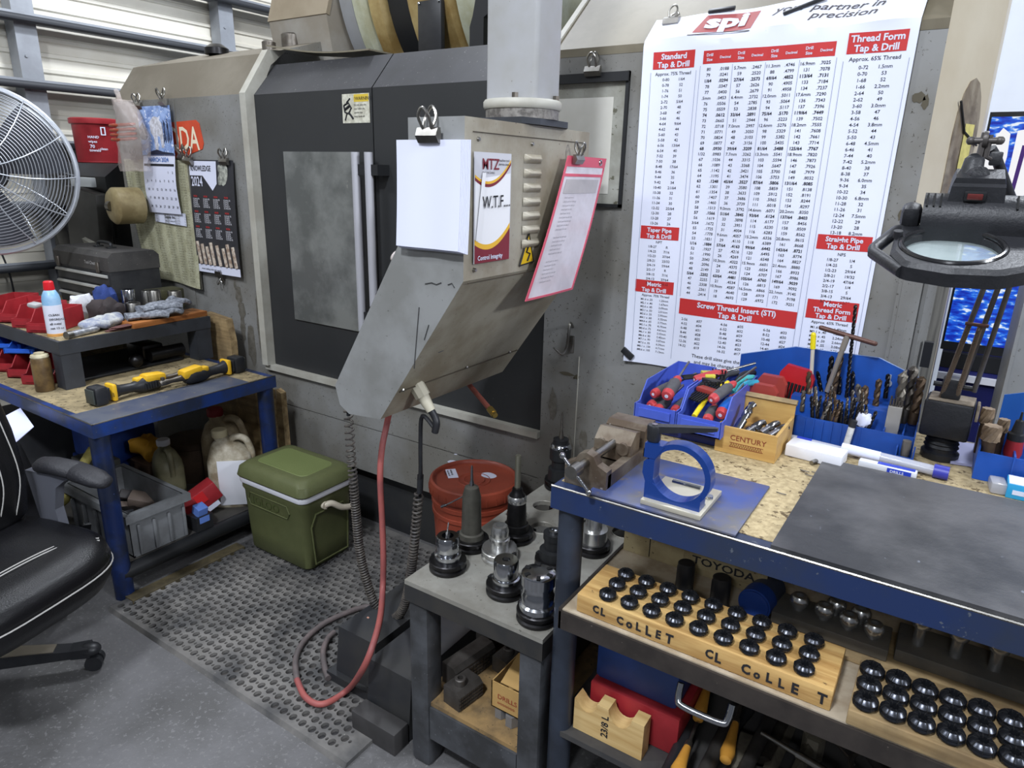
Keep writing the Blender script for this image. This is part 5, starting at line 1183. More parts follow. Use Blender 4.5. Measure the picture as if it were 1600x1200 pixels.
m = MB(); m.box(tx0 + .03, tx1 - .02, ty0 + .018, ty1 - .02, .206, .218); part('plywood_shelf', m, mat('plywood', (150, 122, 80), .75, n=(14, .8, (96, 80, 58)), speck=(60, .64, (70, 60, 48))), tt, smooth=0)

def holder(loc, label, body, m_body=None, m_flange=None, stub=None, cap=None, rz=0):
    """tool holder in its own space: flange resting on the table, taper below"""
    g = thing('tool_holder', label, 'tool holder', loc, (0, 0, rz), 'tool holders on the drilled table')
    mf = m_flange or dark_steel
    m = MB(); m.lathe([(.035, 0), (.049, .001), (.050, .003), (.050, .009), (.0445, .0125), (.0445, .0165), (.050, .020), (.050, .028), (.048, .030), (.036, .031), (.034, .034)], n=44); part('flange', m, mf, g, local=True)
    m = MB(); m.cbox((.045, 0, .0245), (.012, .016, .012)); m.cbox((-.045, 0, .0245), (.012, .016, .012)); part('drive_key', m, black_metal, g, local=True)
    m = MB(); m.lathe([(.0345, 0), (.034, -.01), (.022, -.10), (.012, -.102), (.010, -.125), (.014, -.127), (.013, -.14)], n=32); part('taper', m, chrome, g, local=True)
    m = MB(); m.lathe(body, n=40); part('body', m, m_body or chrome, g, local=True)
    if stub: m = MB(); m.lathe(stub[0], n=20); part('cutter', m, stub[1], g, local=True)
    return g
Z = TT + .0003
h1 = holder((*HP[0], Z), 'chrome chuck holder with a small tag at the left front corner of the drilled table', [(.036, .031), (.036, .048), (.030, .05), (.0315, .052), (.0315, .094), (.028, .099), (.016, .099), (.014, .07)])
m = MB(); m.cbox((0, 0, .117), (.003, .030, .026), (0, .1, .6), r=.001); m.cyl((-.002, 0, .085), (0, 0, .107), .005); part('tag', m, mat('tag_print', (150, 150, 150), .6, n=(160, .9, (40, 40, 42))), h1, local=True)
m = MB()
for k in range(3): a = k * 2.1 + 4; m.cyl((.030 * math.cos(a), .030 * math.sin(a), .078), (.0322 * math.cos(a), .0322 * math.sin(a), .078), .006, n=12)
part('set_screw', m, black_metal, h1, local=True)
shank = mat('shank_grey', (98, 96, 88), .42, .55, n=(20, .5, (70, 68, 62)))
h2 = holder((*HP[1], Z), 'tall grey holder with a thin drill tip, standing behind the tagged chuck', [(.036, .031), (.034, .045), (.0285, .048), (.026, .150), (.0265, .155), (.019, .185), (.010, .19)], shank, stub=([(.008, .185), (.006, .20), (.004, .205), (.003, .245), (.001, .25)], chrome))
m = MB(); m.cyl((-.026, 0, .15), (-.075, -.02, .115), .002, n=6); m.cyl((-.075, -.02, .115), (-.088, -.026, .108), .004, n=6); part('side_pin', m, chrome, h2, local=True)
silver = mat('bright_steel', (196, 196, 194), .26, .9)
h3 = holder((*HP[2], Z), 'bright steel holder with a nut on a wide pale flange, mid drilled table', [(.047, .031), (.047, .036), (.024, .037), (.024, .055), (.028, .057), (.028, .064), (.023, .066), (.0245, .069), (.0245, .088), (.020, .100), (.011, .101), (.009, .08)], silver, silver)
h4 = holder((*HP[3], Z), 'chrome milling chuck with a square socket nearest the front edge of the drilled table', [(.036, .031), (.036, .045), (.031, .047), (.0315, .049), (.0315, .090), (.029, .094), (.010, .094), (.009, .085)])
m = MB(); m.cbox((0, 0, .0945), (.013, .013, .003), (0, 0, .5)); part('square_socket', m, dark_gap, h4, local=True)
h5 = holder((*HP[4], Z), 'black-bodied holder gripping a long steel end mill, behind the bright steel one', [(.037, .031), (.034, .05), (.029, .052), (.0275, .095), (.026, .12), (.024, .123), (.0245, .128), (.024, .14), (.016, .150), (.014, .162), (.008, .164)], dark_steel, stub=([(.0085, .16), (.0085, .25), (.008, .262), (.004, .262)], mat('endmill', (150, 148, 132), .35, .8)))
m = MB(); m.lathe([(.026, .118), (.0275, .12), (.0275, .135), (.022, .142)], n=36); part('nut', m, silver, h5, local=True)
h6 = holder((*HP[5], Z), 'large chrome boring-head holder cut off by the blue bench leg', [(.044, .031), (.044, .045), (.038, .05), (.040, .052), (.040, .075), (.037, .079), (.037, .096), (.041, .098), (.041, .124), (.032, .129), (.012, .129)])
m = MB()
for k in range(6): a = k * PI / 3; m.cbox((.03 * math.cos(a), .03 * math.sin(a), .1295), (.014, .010, .004), (0, 0, a), r=.002)
part('face_slot', m, dark_gap, h6, local=True)
h7 = holder((*HP[6], Z), 'black face-mill holder with a steel centre bolt beside the bench leg', [(.038, .031), (.038, .055), (.026, .058), (.026, .085), (.029, .087), (.029, .105), (.014, .106), (.012, .095)], black_metal, stub=([(.016, .104), (.016, .112), (.009, .113), (.008, .108)], chrome))
h8 = holder((*HP[7], Z), 'holder with a long polished steel bar standing under the bench corner', [(.040, .031), (.040, .07), (.024, .072), (.0235, .075), (.0235, .27), (.021, .273)], silver)
# the one on the far end of the plate
h9 = holder((-1.015, 1.875, Z), 'dark drill holder with a pointed bit standing at the far end of the drilled table', [(.040, .031), (.038, .07), (.028, .073), (.028, .10), (.036, .104), (.036, .15), (.026, .16), (.026, .175), (.012, .178)], black_metal, stub=([(.009, .178), (.006, .20), (.004, .205), (.0035, .26), (.001, .27)], dull_steel))
m = MB(); m.lathe([(.02, .14), (.0365, .145), (.0365, .150), (.03, .158)], n=30); part('nut', m, chrome, h9, local=True)

# things on its plywood shelf
PS = .2185
jm_ = mat('jaw_steel', (92, 88, 84), .5, .6, n=(16, .6, (60, 56, 52)))
def jaw(loc, rz, label, sx=.055, sy=.15, h=.06, bush=True):
    g = thing('vise_jaw', label, 'vise jaw', loc, (0, 0, rz), 'serrated vise jaws on the plywood shelf'); m = MB()
    m.prism([(-sx / 2, 0), (sx / 2, 0), (sx / 2, h * .8), (sx / 2 - .012, h), (-sx / 2, h)], -sy / 2, sy / 2, 'y'); part('block', m, jm_, g, local=True, smooth=0)
    m = MB()
    for i in range(12):
        for j in range(4): m.cbox((sx / 2 + .0015, -sy / 2 + (i + .5) * sy / 12, .008 + j * .011), (.003, sy / 16, .007))
    part('serration', m, jm_, g, local=True, smooth=0)
    if bush: m = MB(); m.lathe([(.016, h), (.016, h + .018), (.014, h + .02), (.008, h + .02), (.008, h + .004)], (0, -sy * .12, 0), n=24); part('bushing', m, jm_, g, local=True)
    return g
jaw((-.935, 1.235, PS), -.15, 'serrated vise jaw with a raised round bushing at the front left of the plywood shelf', .06, .09, .055)
jaw((-.985, 1.33, PS), -.15, 'long serrated vise jaw behind the one with the bushing', .055, .16, .065, False)
jaw((-1.0, 1.50, PS), -.15, 'serrated vise jaw farthest back on the plywood shelf', .055, .14, .07, False)
jaw((-.90, 1.42, PS), -.1, 'dark vise jaw with a bushing behind the small carton', .06, .10, .05)
bxc = thing('drill_carton', 'open brown carton with red-brown print on the plywood shelf', 'carton', (-.78, 1.3, PS))
card = mat('carton_tan', (186, 150, 92), .8, n=(12, .4, (160, 124, 72)))
m = MB(); x0, x1, y0, y1, z0, z1 = -.835, -.73, 1.225, 1.36, PS + .035, PS + .115
m.box(x0, x1, y0, y0 + .003, z0, z1); m.box(x0, x1, y1 - .003, y1, z0, z1); m.box(x0, x0 + .003, y0, y1, z0, z1); m.box(x1 - .003, x1, y0, y1, z0, z1); m.box(x0, x1, y0, y1, z0, z0 + .003)
b = part('body', m, card, bxc, smooth=0)
m = MB(); m.cbox(((x0 + x1) / 2 + .01, y0 + .06, z1 + .008), (.085, .10, .003), (.25, .1, .1)); part('flap', m, card, bxc, smooth=0)
redp = mat('carton_print', (150, 66, 44), .8)
m = MB(); m.text('DRILLS', (x0 + .02, y0 - .0005, z0 + .035), (1, 0, 0), (0, 0, 1), .020, .01); m.text('ooooooo', (x0 + .02, y0 - .0005, z0 + .018), (1, 0, 0), (0, 0, 1), .014, .01); part('print', m, redp, b, smooth=0)
for i, (x, y) in enumerate(((-.815, 1.245), (-.775, 1.235), (-.80, 1.33), (-.75, 1.33))):
    m = MB(); m.cyl((x, y, PS + .0005), (x, y, PS + .034), .019, n=6); single('hex_nut', m, mat('nut_pale', (150, 152, 156), .4, .6), ['left front', 'right front', 'left rear', 'right rear'][i] + ' pale hex nut under the brown carton', 'nut', 'hex nuts under the carton', smooth=20)
m = MB(); m.cbox((-.86, 1.62, PS + .06), (.22, .28, .12), r=.01); single('dark_block', m, dark_steel, 'dark steel block in the shade at the back of the plywood shelf', 'block')

# ================================================================ dark blocks on the mat beside the table
dm = mat('plastic_black', (42, 43, 46), .5, n=(6, .6, (58, 57, 54)), speck=(120, .72, (84, 82, 78)))
bx1_ = thing('step_box', 'larger dark step box standing on the rubber mat with the red hose looped before it', 'box', (-1.39, 1.5, .015))
m = MB(); m.prism([(1.255, .016), (1.255, .05), (1.275, .20), (1.66, .20), (1.66, .016)], -1.465, -1.305, 'x'); b = part('body', m, dm, bx1_, smooth=0)
m = MB(); m.box(-1.49, -1.29, 1.235, 1.68, .0155, .045); part('base_flange', m, dm, b, smooth=0)
m = MB(); m.cbox((-1.42, 1.36, .2005), (.008, .006, .001)); part('paint_fleck', m, mat('fleck', (190, 140, 120), .6), b, smooth=0)
bx2_ = thing('step_box', 'second dark step box between the first one and the table leg', 'box', (-1.2, 1.5, 0))
m = MB(); m.prism([(1.20, .001), (1.20, .05), (1.215, .205), (1.66, .205), (1.66, .001)], -1.272, -1.105, 'x'); part('body', m, dm, bx2_, smooth=0)
m = MB(); m.cbox((-1.188, 1.165, .038), (.170, .060, .074), r=.003)
m2 = m; part('foot', m2, mat('foot_grey', (66, 64, 64), .6, n=(8, .6, (44, 43, 42))), bx2_)

# ================================================================ hoses
path = [at('y', 1.42, *p) for p in ((544, 640), (547, 690), (551, 740), (556, 800), (562, 860), (572, 905), (584, 940), (600, 962), (616, 966), (630, 950), (639, 915), (645, 870), (650, 820), (653, 785), (655, 770))]
path = smoothpath(path, 8)
cc_ = thing('coiled_cable', 'black coiled cable hanging in a long U under the control box', 'cable', path[0])
def coil(path, rfun, pfun, rt, n=9):
    L = [0]
    for a, b in zip(path, path[1:]): L.append(L[-1] + (b - a).length)
    tot = L[-1]; pts = []; s = 0; ph = 0
    while s < tot:
        i = max(k for k in range(len(L)) if L[k] <= s); i = min(i, len(path) - 2); t = (s - L[i]) / max(1e-9, L[i + 1] - L[i])
        p = path[i].lerp(path[i + 1], t); d = (path[i + 1] - path[i]).normalized()
        u = Vector((.6, -.8, 0)); u = (u - d * u.dot(d)).normalized(); w = d.cross(u); r = rfun(s / tot)
        pts.append(p + u * r * math.cos(ph) + w * r * math.sin(ph)); ph += 2 * PI / 10; s += pfun(s / tot) / 10
    return pts
m = MB(); m.tube(coil(path, lambda t: .0125, lambda t: .026 - .017 * min(1, t / .25) + (.008 * max(0, (t - .8) / .2)), .0036), .0036, 6)
part('coil', m, mat('cord_black', (62, 58, 56), .5, n=(40, .7, (96, 90, 82))), cc_)
m = MB(); m.tube(smoothpath([path[-1] - Vector((0, 0, .02)), path[-1], at('y', 1.40, 657, 735), at('y', 1.39, 657, 690), at('y', 1.375, 660, 650), EG + Vector((.012, 0, -.05))], 5), .006, 8); part('straight_end', m, black_plastic, cc_)
m = MB(); m.cyl(at('y', 1.41, 656, 770), at('y', 1.41, 657, 742), .0095, n=12); part('strain_relief', m, black_plastic, cc_)
m = MB(); m.tube([path[0] + Vector((0, 0, -.02)), path[0] + Vector((.003, .0, .03)), path[0] + Vector((-.005, .02, .09))], .006, 8); part('upper_end', m, black_plastic, cc_)
hp = [at('y', 1.50, 609, 640), at('y', 1.50, 604, 665), at('y', 1.47, 597, 700), at('y', 1.45, 594, 745), at('y', 1.44, 597, 810), at('y', 1.42, 599, 870), at('y', 1.40, 598, 920), at('y', 1.30, 594, 965), at('y', 1.19, 582, 1010)]
fl = [at('y', 1.17, 566, 1047), at('z', .03, 543, 1078), at('z', .026, 505, 1100), at('z', .026, 478, 1090), at('z', .026, 464, 1062), at('z', .026, 462, 1030), at('z', .026, 475, 1002), at('z', .026, 505, 975), at('z', .026, 545, 956), at('z', .026, 572, 948), at('z', .026, 585, 950), at('z', .026, 560, 975), at('z', .026, 530, 990), at('z', .026, 514, 1005), at('z', .026, 508, 1030), at('z', .026, 520, 1052), at('z', .026, 535, 1062)]
fl = fl[:11]
hose_red = mat('hose_red', (164, 88, 82), .55, n=(9, .6, (128, 76, 78)), speck=(90, .68, (90, 70, 70)))
hs_ = thing('air_hose', 'dusty red rubber hose hanging from the control box and looping on the mat', 'hose', fl[3])
m = MB(); m.tube(smoothpath(hp + fl[:5], 7), .0098, 12); part('red_length', m, hose_red, hs_)
m = MB(); m.tube(smoothpath(fl[4:], 7), .0098, 12); part('grey_length', m, mat('hose_dusty', (112, 100, 98), .65, n=(14, .6, (76, 74, 74))), hs_, label='grey dust-covered length lying on the mat')
m = MB(); m.tube(smoothpath([at('z', .026, *p) for p in ((513, 1060), (507, 1040), (505, 1018), (512, 998), (522, 988))], 7), .0098, 12)
single('hose_end', m, mat('hose_dusty', (1, 1, 1)), 'short dusty grey hose piece curving against the larger dark step box', 'hose')

# ================================================================ office chair
leather = mat('black_leather', (17, 17, 19), .30, bump=(260, .2), spec=.5)
leather2 = mat('black_leather_side', (19, 19, 21), .34, bump=(260, .2))
stitch = mat('stitch', (170, 168, 164), .7)
CH = (-2.235, .60, 0); cr = .28
CH = (-2.215, .60, 0); chair = thing('office_chair', 'black leather swivel office chair with pale stitching at the left front', 'chair', CH, (0, 0, cr))
BO = Vector((-.16, .04, 0))
def sel(a, b, t, p=.55): c, s = math.cos(t), math.sin(t); return (a * math.copysign(abs(c) ** p, c), b * math.copysign(abs(s) ** p, s))
m = MB(); n = 56
def cring(sx, sy, z, dx=0): return [(dx + sel(sx, sy, 2 * PI * k / n)[0], sel(sx, sy, 2 * PI * k / n)[1], z + (.014 * (1 - (sel(1, 1, 2 * PI * k / n)[0]) ** 2) if z > .44 else 0)) for k in range(n)]
m.rings([cring(.22, .22, .345), cring(.275, .265, .36), cring(.295, .285, .40), cring(.292, .282, .43)]); part('seat_base', m, leather2, chair, local=True, smooth=60)
m = MB(); m.rings([cring(.292, .282, .428), cring(.298, .288, .445), cring(.290, .280, .475), cring(.262, .252, .497), cring(.20, .19, .508), cring(.10, .09, .512), cring(.01, .01, .513)]); seat = part('seat', m, leather, chair, local=True, smooth=60)
m = MB(); m.tube([(x, y, .431) for x, y in [(v[0], v[1]) for v in cring(.3, .29, .43)]], .0022, 5, close=True)
m.tube(smoothpath([(.21, -.235, .494), (.16, -.16, .509), (.15, 0, .515), (.16, .16, .509), (.21, .235, .494)], 8), .0018, 5)
m.tube(smoothpath([(.22, -.228, .492), (.172, -.155, .508), (.162, 0, .514), (.172, .155, .508), (.22, .228, .492)], 8), .0018, 5)
part('seat_stitching', m, stitch, seat, local=True)
m = MB(); m.tube(smoothpath([(.155, -.155, .5105), (.05, -.165, .512), (-.1, -.17, .51), (-.25, -.17, .49)], 6), .003, 5); part('seat_seam', m, dark_gap, seat, local=True)
def brow(w, z, x, th): return [(x + (th if math.cos(2 * PI * k / 40) > 0 else -th * .8) * abs(math.cos(2 * PI * k / 40)) ** .5, w * math.copysign(abs(math.sin(2 * PI * k / 40)) ** .7, math.sin(2 * PI * k / 40)), z) for k in range(40)]
m = MB(); m.rings([brow(.20, .49, -.105, .03), brow(.25, .54, -.105, .055), brow(.27, .66, -.115, .062), brow(.27, .80, -.135, .058), brow(.26, .95, -.165, .05), brow(.22, 1.08, -.20, .045), brow(.12, 1.14, -.21, .03)]); back = part('backrest', m, leather, chair, local=True, smooth=60)
m = MB()
for w in (.222, .16):
    m.tube(smoothpath([(-.060, w * .85, .54), (-.056 + (.222 - w) * .2, w, .66), (-.080 + (.222 - w) * .2, w, .80), (-.118, w * .93, .95), (-.16, w * .7, 1.06)], 6), .0018, 5)
part('back_stitching', m, stitch, back, local=True)
for s in (1, -1):
    m = MB(); m.rings([[(x, s * .31 + w * math.cos(a * PI / 8), z + h * math.sin(a * PI / 8)) for a in range(16)] for x, w, h, z in ((-.09, .02, .012, .665), (-.07, .034, .024, .668), (-.02, .036, .026, .672), (.07, .040, .026, .668), (.075, .034, .022, .667), (.08, .042, .028, .664), (.15, .040, .026, .652), (.185, .028, .018, .645), (.195, .012, .010, .642))])
    arm = part('arm_pad', m, mat('arm_black', (38, 38, 42), .5, bump=(120, .3)), chair, local=True, smooth=60)
    m = MB(); m.prism([(-.13, .645), (-.10, .46), (-.06, .40), (.02, .40), (.02, .42), (-.02, .44), (-.03, .52), (-.01, .60), (.03, .63), (.06, .645)], s * .31 - .016, s * .31 + .016, 'y'); part('arm_bracket', m, mat('bracket_grey', (88, 90, 98), .45), chair, local=True, smooth=0, label='grey plastic armrest bracket')
m = MB(); m.cbox((-.06, 0, .335), (.28, .22, .03), r=.008); m.cyl(BO + Vector((0, 0, .10)), BO + Vector((0, 0, .33)), .028); part('gas_lift', m, black_metal, chair, local=True)
m = MB(); m.lathe([(.05, .06), (.055, .07), (.055, .115), (.035, .13)], BO, n=28); base = part('base_hub', m, black_plastic, chair, local=True)
chl = mat('leg_metal', (178, 168, 150), .3, .8)
for k in range(5):
    a = math.radians(50 + 72 * k - 16); d = Vector((math.cos(a), math.sin(a), 0)); w = Vector((-d.y, d.x, 0))
    def rr(r, hw, z0, z1): c = BO + d * r * 1.12; return [c + w * hw + Vector((0, 0, z0)), c + w * hw + Vector((0, 0, z1)), c - w * hw + Vector((0, 0, z1)), c - w * hw + Vector((0, 0, z0))]
    m = MB(); m.rings([rr(.04, .032, .07, .112), rr(.18, .025, .062, .096), rr(.245, .023, .06, .088)]); lg = part('leg', m, black_plastic, chair, local=True, smooth=0)
    m = MB(); m.rings([rr(.07, .026, .108, .1125), rr(.20, .021, .091, .096)]); part('metal_strip', m, chl, lg, local=True, smooth=0, label='bare metal strip on the leg')
    m = MB(); m.ball(BO + d * .32 + Vector((0, 0, .072)), (.035, .028, .022), (0, 0, a), 18); m.rings([rr(.24, .0235, .058, .0895), rr(.29, .026, .055, .09)]); part('leg_cap', m, black_plastic, lg, local=True)
    for s in (-1, 1):
        m = MB(); c = BO + d * .33 + w * (.014 * s) + Vector((0, 0, .0275)); m.cyl(c - w * .009, c + w * .009, .026, n=24); part('caster', m, black_plastic, lg, local=True)
# ================================================================ blue work bench on the right
BX0, BX1, BY0, BY1, BZ = -.645, 1.15, 1.158, 1.99, .97
bn = thing('work_bench', 'blue steel work bench with a rough board top in front of the chart cabinet', 'bench', (.2, 1.55, 0))
BY1 = 2.02
m = MB(); angle_frame(m, BX0, BX1, BY0, BY1, BZ, .050, .035); part('frame', m, bench_slate, bn, smooth=0)
m = MB(); m.box(BX0 + .006, BX1 - .006, BY0 + .034, BY1 - .01, BZ - .02, BZ + .0015); part('board_top', m, osb, bn, smooth=0)
m = MB(); m.tube([(BX0, BY0 + .002, BZ + .001), (BX1, BY0 + .002, BZ + .001)], .0028, 6); part('worn_edge', m, steel, bn)
for x in (BX0 + .034, BX1 - .034):
    for y in (BY0 + .034, BY1 - .034):
        m = MB(); m.cyl((x, y, 0), (x, y, BZ - .006), .0275, n=28); part('leg', m, mat('bench_leg', (50, 57, 70), .45, n=(7, .8, (34, 38, 46)), speck=(60, .68, (92, 98, 108))), bn)
# pull-out tray and lower shelf
ZT = .735
m = MB(); m.box(-.570, 1.1, 1.094, 1.60, ZT - .012, ZT); tray = part('tray_board', m, mat('tray_board', (176, 164, 144), .7, n=(18, .6, (140, 122, 96))), bn, smooth=0)
m = MB(); m.box(-.575, 1.1, 1.088, 1.094, ZT - .045, ZT - .003); m.box(-.576, -.570, 1.088, 1.60, ZT - .045, ZT + .004); part('tray_rail', m, mat('rail_brown', (66, 60, 56), .5, .3, n=(12, .7, (46, 42, 40)), speck=(90, .7, (104, 96, 88))), tray, smooth=0)
m = MB(); m.tube(smoothpath([(-.305, 1.085, ZT - .050), (-.303, 1.072, ZT - .075), (-.290, 1.066, ZT - .083), (-.222, 1.066, ZT - .083), (-.210, 1.072, ZT - .075), (-.208, 1.085, ZT - .050)], 5), .0065, 10); part('pull_handle', m, chrome, tray, label='bent chrome pull handle')
m = MB(); m.box(BX0 + .02, BX1 - .02, BY0 + .01, BY1 - .05, .33, .345); part('lower_shelf', m, mat('shelf_dark', (58, 57, 58), .6, n=(9, .6, (78, 76, 72))), bn, smooth=0)
m = MB(); m.box(BX0 + .07, BX1 - .07, 1.62, 1.63, .36, .92); part('back_panel', m, mat('panel_dark', (34, 36, 44), .6), bn, smooth=0)
# wooden back board with hand lettering, seen under the bench top
wb = thing('rack_board', 'old wooden rack board with hand-painted TOYODA under the bench top', 'rack', (-.3, 1.5, ZT))
pal = mat('board_pale', (166, 152, 116), .75, n=(10, .7, (120, 104, 74)), speck=(60, .66, (70, 60, 44)))
m = MB(); m.prism([(1.385, ZT + .001), (1.40, ZT + .001), (1.40, .87), (1.385, .87)], -.565, -.22, 'x'); bd = part('board', m, pal, wb, smooth=0)
m = MB(); m.box(-.405, -.225, 1.345, 1.385, .776, .782); m.box(-.405, -.225, 1.345, 1.348, .782, .812); sl = part('ledge', m, pal, wb, smooth=0)
m = MB(); m.text('TOYODA', (-.385, 1.3445, .787), (1, 0, 0), (0, 0, 1), .0255, .02, sx=1.25); part('lettering', m, ink, sl, smooth=0)
m = MB(); m.text('TRB', (-.535, 1.3845, .808), (1, 0, 0), (0, 0, 1), .024, .02, sx=1.2); part('lettering', m, ink, bd, smooth=0)
m = MB(); m.box(-.50, -.498, 1.384, 1.385, .74, .87); part('board_joint', m, dark_gap, bd, smooth=0)

def block(x0, x1, y0, y1, z0, z1, mt_, name, label, cat='block'):
    m = MB(); m.cbox(((x0 + x1) / 2, (y0 + y1) / 2, (z0 + z1) / 2), (x1 - x0, y1 - y0, z1 - z0), r=.0025); return single(name, m, mt_, label, cat)
cb1 = thing('collet_block', 'yellow wooden block lettered CL COLLET twice, holding three rows of collets', 'collet rack', (-.3, 1.17, ZT))
m = MB(); m.cbox((-.2985, 1.172, ZT + .0215), (.489, .137, .0415), r=.0025); b1 = part('block', m, mat('pine_grain', (206, 172, 112), 0.6, wood=('x', 60, (150, 108, 56)), n=(9, .5, (182, 142, 84)), speck=(60, .69, (98, 74, 46))), cb1)
m = MB()
def hand(s, x, z, size, dx, sd):
    r = random.Random(sd)
    for ch_i in s: 
        if ch_i != ' ': m.text(ch_i, (x, 1.1028, z + .003 * (r.random() - .5)), (1, 0, .1 * (r.random() - .5)), (.12 * (r.random() - .5), 0, 1), size * (1.12 + .25 * r.random()), .045, sx=.85)
        x += dx
hand('CL', -.505, ZT + .014, .020, .017, 2); hand('CoLLET', -.452, ZT + .012, .021, .0205, 4)
hand('CL', -.272, ZT + .013, .021, .018, 6); hand('CoLLE T', -.205, ZT + .012, .021, .0215, 8)
part('hand_lettering', m, ink, b1, smooth=0)
cm_ = mat('collet_black', (58, 60, 66), .26, .8)
def make_collet(label, loc):
    g = thing('collet', label, 'collet', loc, (0, 0, 0), 'collets standing in the wooden blocks'); n = 28
    m = MB(); m.lathe([(.0125, 0), (.0125, .003), (.0165, .0042), (.0175, .005), (.0175, .0078), (.0162, .0084), (.0162, .0094), (.0175, .010), (.0175, .0128), (.0135, .0175), (.0122, .0184), (.0070, .0184), (.0062, .006)], n=32); part('body', m, cm_, g, local=True, smooth=22)
    m = MB()
    for k in range(8):
        a = k * PI / 4; d = Vector((math.cos(a), math.sin(a), 0)); w = Vector((-d.y, d.x, 0)) * .0006
        pr_ = [(.0178, .0045), (.0178, .0131), (.0137, .0179), (.0124, .0187), (.0066, .0187), (.0066, .016), (.0115, .016), (.016, .010), (.016, .0045)]
        m.rings([[d * r + Vector((0, 0, z)) + w * s for r, z in pr_] for s in (-1, 1)])
    part('slits', m, dark_gap, g, local=True, smooth=0)
    return g
rows = ['front', 'middle', 'back']; ordn = ['first', 'second', 'third', 'fourth', 'fifth', 'sixth', 'seventh', 'eighth', 'ninth']
proto = None
for j in range(3):
    for i in range(9):
        x = -.484 + .0472 * i + (.0 if j else 0); yv = 1.124 + .0445 * j; lab = '%s black collet from the left in the %s row of the yellow lettered block' % (ordn[i], rows[j])
        loc = (x, yv, ZT + .0430)
        rz = rnd.random() * .78
        if proto is None: proto = make_collet(lab, loc)
        else: copy_tree(proto, loc, (0, 0, rz), lab)
cb2 = thing('collet_block', 'plain brown wooden block right of the lettered one, with larger collets', 'collet rack', (.1, 1.17, ZT))
m = MB(); m.cbox((.20, 1.165, ZT + .0155), (.455, .150, .029), r=.0025); part('block', m, pine_worn, cb2)
for j in range(3):
    for i in range(8):
        x = -.006 + .0405 * i; yv = 1.112 + .045 * j; lab = '%s larger collet from the left in the %s row of the plain brown block' % (ordn[i], rows[j])
        c = copy_tree(proto, (x, yv, ZT + .0305), (0, 0, rnd.random() * .78), lab); c.scale = (1.12, 1.12, 1.2)
# backs racks of holders
block(-.198, .012, 1.285, 1.37, ZT + .011, ZT + .036, mat('rack_dark', (78, 76, 72), .6, n=(14, .6, (104, 98, 88))), 'steel_rack', 'dark steel rack strip behind the lettered block, under the bench top', 'rack')
block(.022, .50, 1.300, 1.40, ZT + .011, ZT + .036, mat('rack_dark', (1, 1, 1)), 'steel_rack', 'dark steel rack strip behind the plain brown block, under the bench top', 'rack')
block(-.198, .5, 1.262, 1.40, ZT + .0005, ZT + .010, pine_worn, 'thin_board', 'thin wooden strip under the dark racks behind the collet blocks', 'board')
pos = [(-.155, 1.325), (-.107, 1.320), (-.062, 1.315), (-.018, 1.312), (-.090, 1.352), (-.045, 1.349), (.055, 1.34), (.115, 1.34), (.175, 1.34)]
labs = ['polished stud holder nearest the blue cylinder on the dark rack', 'second polished stud holder on the left dark rack', 'third polished stud holder on the left dark rack', 'stud holder at the right end of the left dark rack', 'rear stud holder behind the second one on the left rack', 'rear stud holder behind the third one on the left rack', 'stud holder at the left end of the right dark rack', 'second stud holder on the right dark rack', 'third stud holder on the right dark rack']
for (x, y), lab in zip(pos, labs):
    m = MB(); m.lathe([(.010, 0), (.010, .008 + (.03 if x > .04 else 0)), (.016, .010 + (.03 if x > .04 else 0)), (.0185, .018 + (.03 if x > .04 else 0)), (.0185, .024 + (.03 if x > .04 else 0)), (.014, .031 + (.03 if x > .04 else 0)), (.007, .032 + (.03 if x > .04 else 0)), (.006, .02 + (.03 if x > .04 else 0))], (x, y, ZT + .0365), n=28); single('stud_holder', m, mat('bright_steel', (196, 196, 194), .26, .9), lab, 'tool holder', 'stud holders on the dark racks')
for i, (px, py, r, h) in enumerate(((1068, 924, .0185, .072), (1123, 945, .0195, .068))):
    p = at('z', ZT + .0005, px, py); m = MB(); m.lathe([(r, 0), (r * 1.03, .002), (r * 1.03, h - .012), (r * .97, h - .008), (r * .97, h - .002), (r * .85, h)], (p.x, max(p.y, 1.28), p.z), n=32); single('black_cup', m, black_plastic, ['black plastic cup behind the third collet column of the lettered block', 'black plastic cup left of the blue cylinder'][i], 'cup', 'black cups')
cyl = thing('blue_cylinder', 'dark blue capped tube lying behind the lettered collet block', 'tube', (-.235, 1.36, ZT + .036))
c0 = at('y', 1.29, 1190, 936); c0.x = -.232; c0.z = ZT + .0365; c1 = c0 + Vector((.012, .085, 0)); m = MB(); m.cyl(c0, c1, .031, n=36); b = part('body', m, mat('tube_dark', (50, 56, 70), .4), cyl)
m = MB(); dd = (c0 - c1).normalized(); m.cyl(c0 - dd * .03, c0 + dd * .004, .0335, n=36); m.cyl(c0 + dd * .004, c0 + dd * .007, .030, n=36); part('cap', m, mat('cap_navy', (32, 62, 132), .4), cyl)

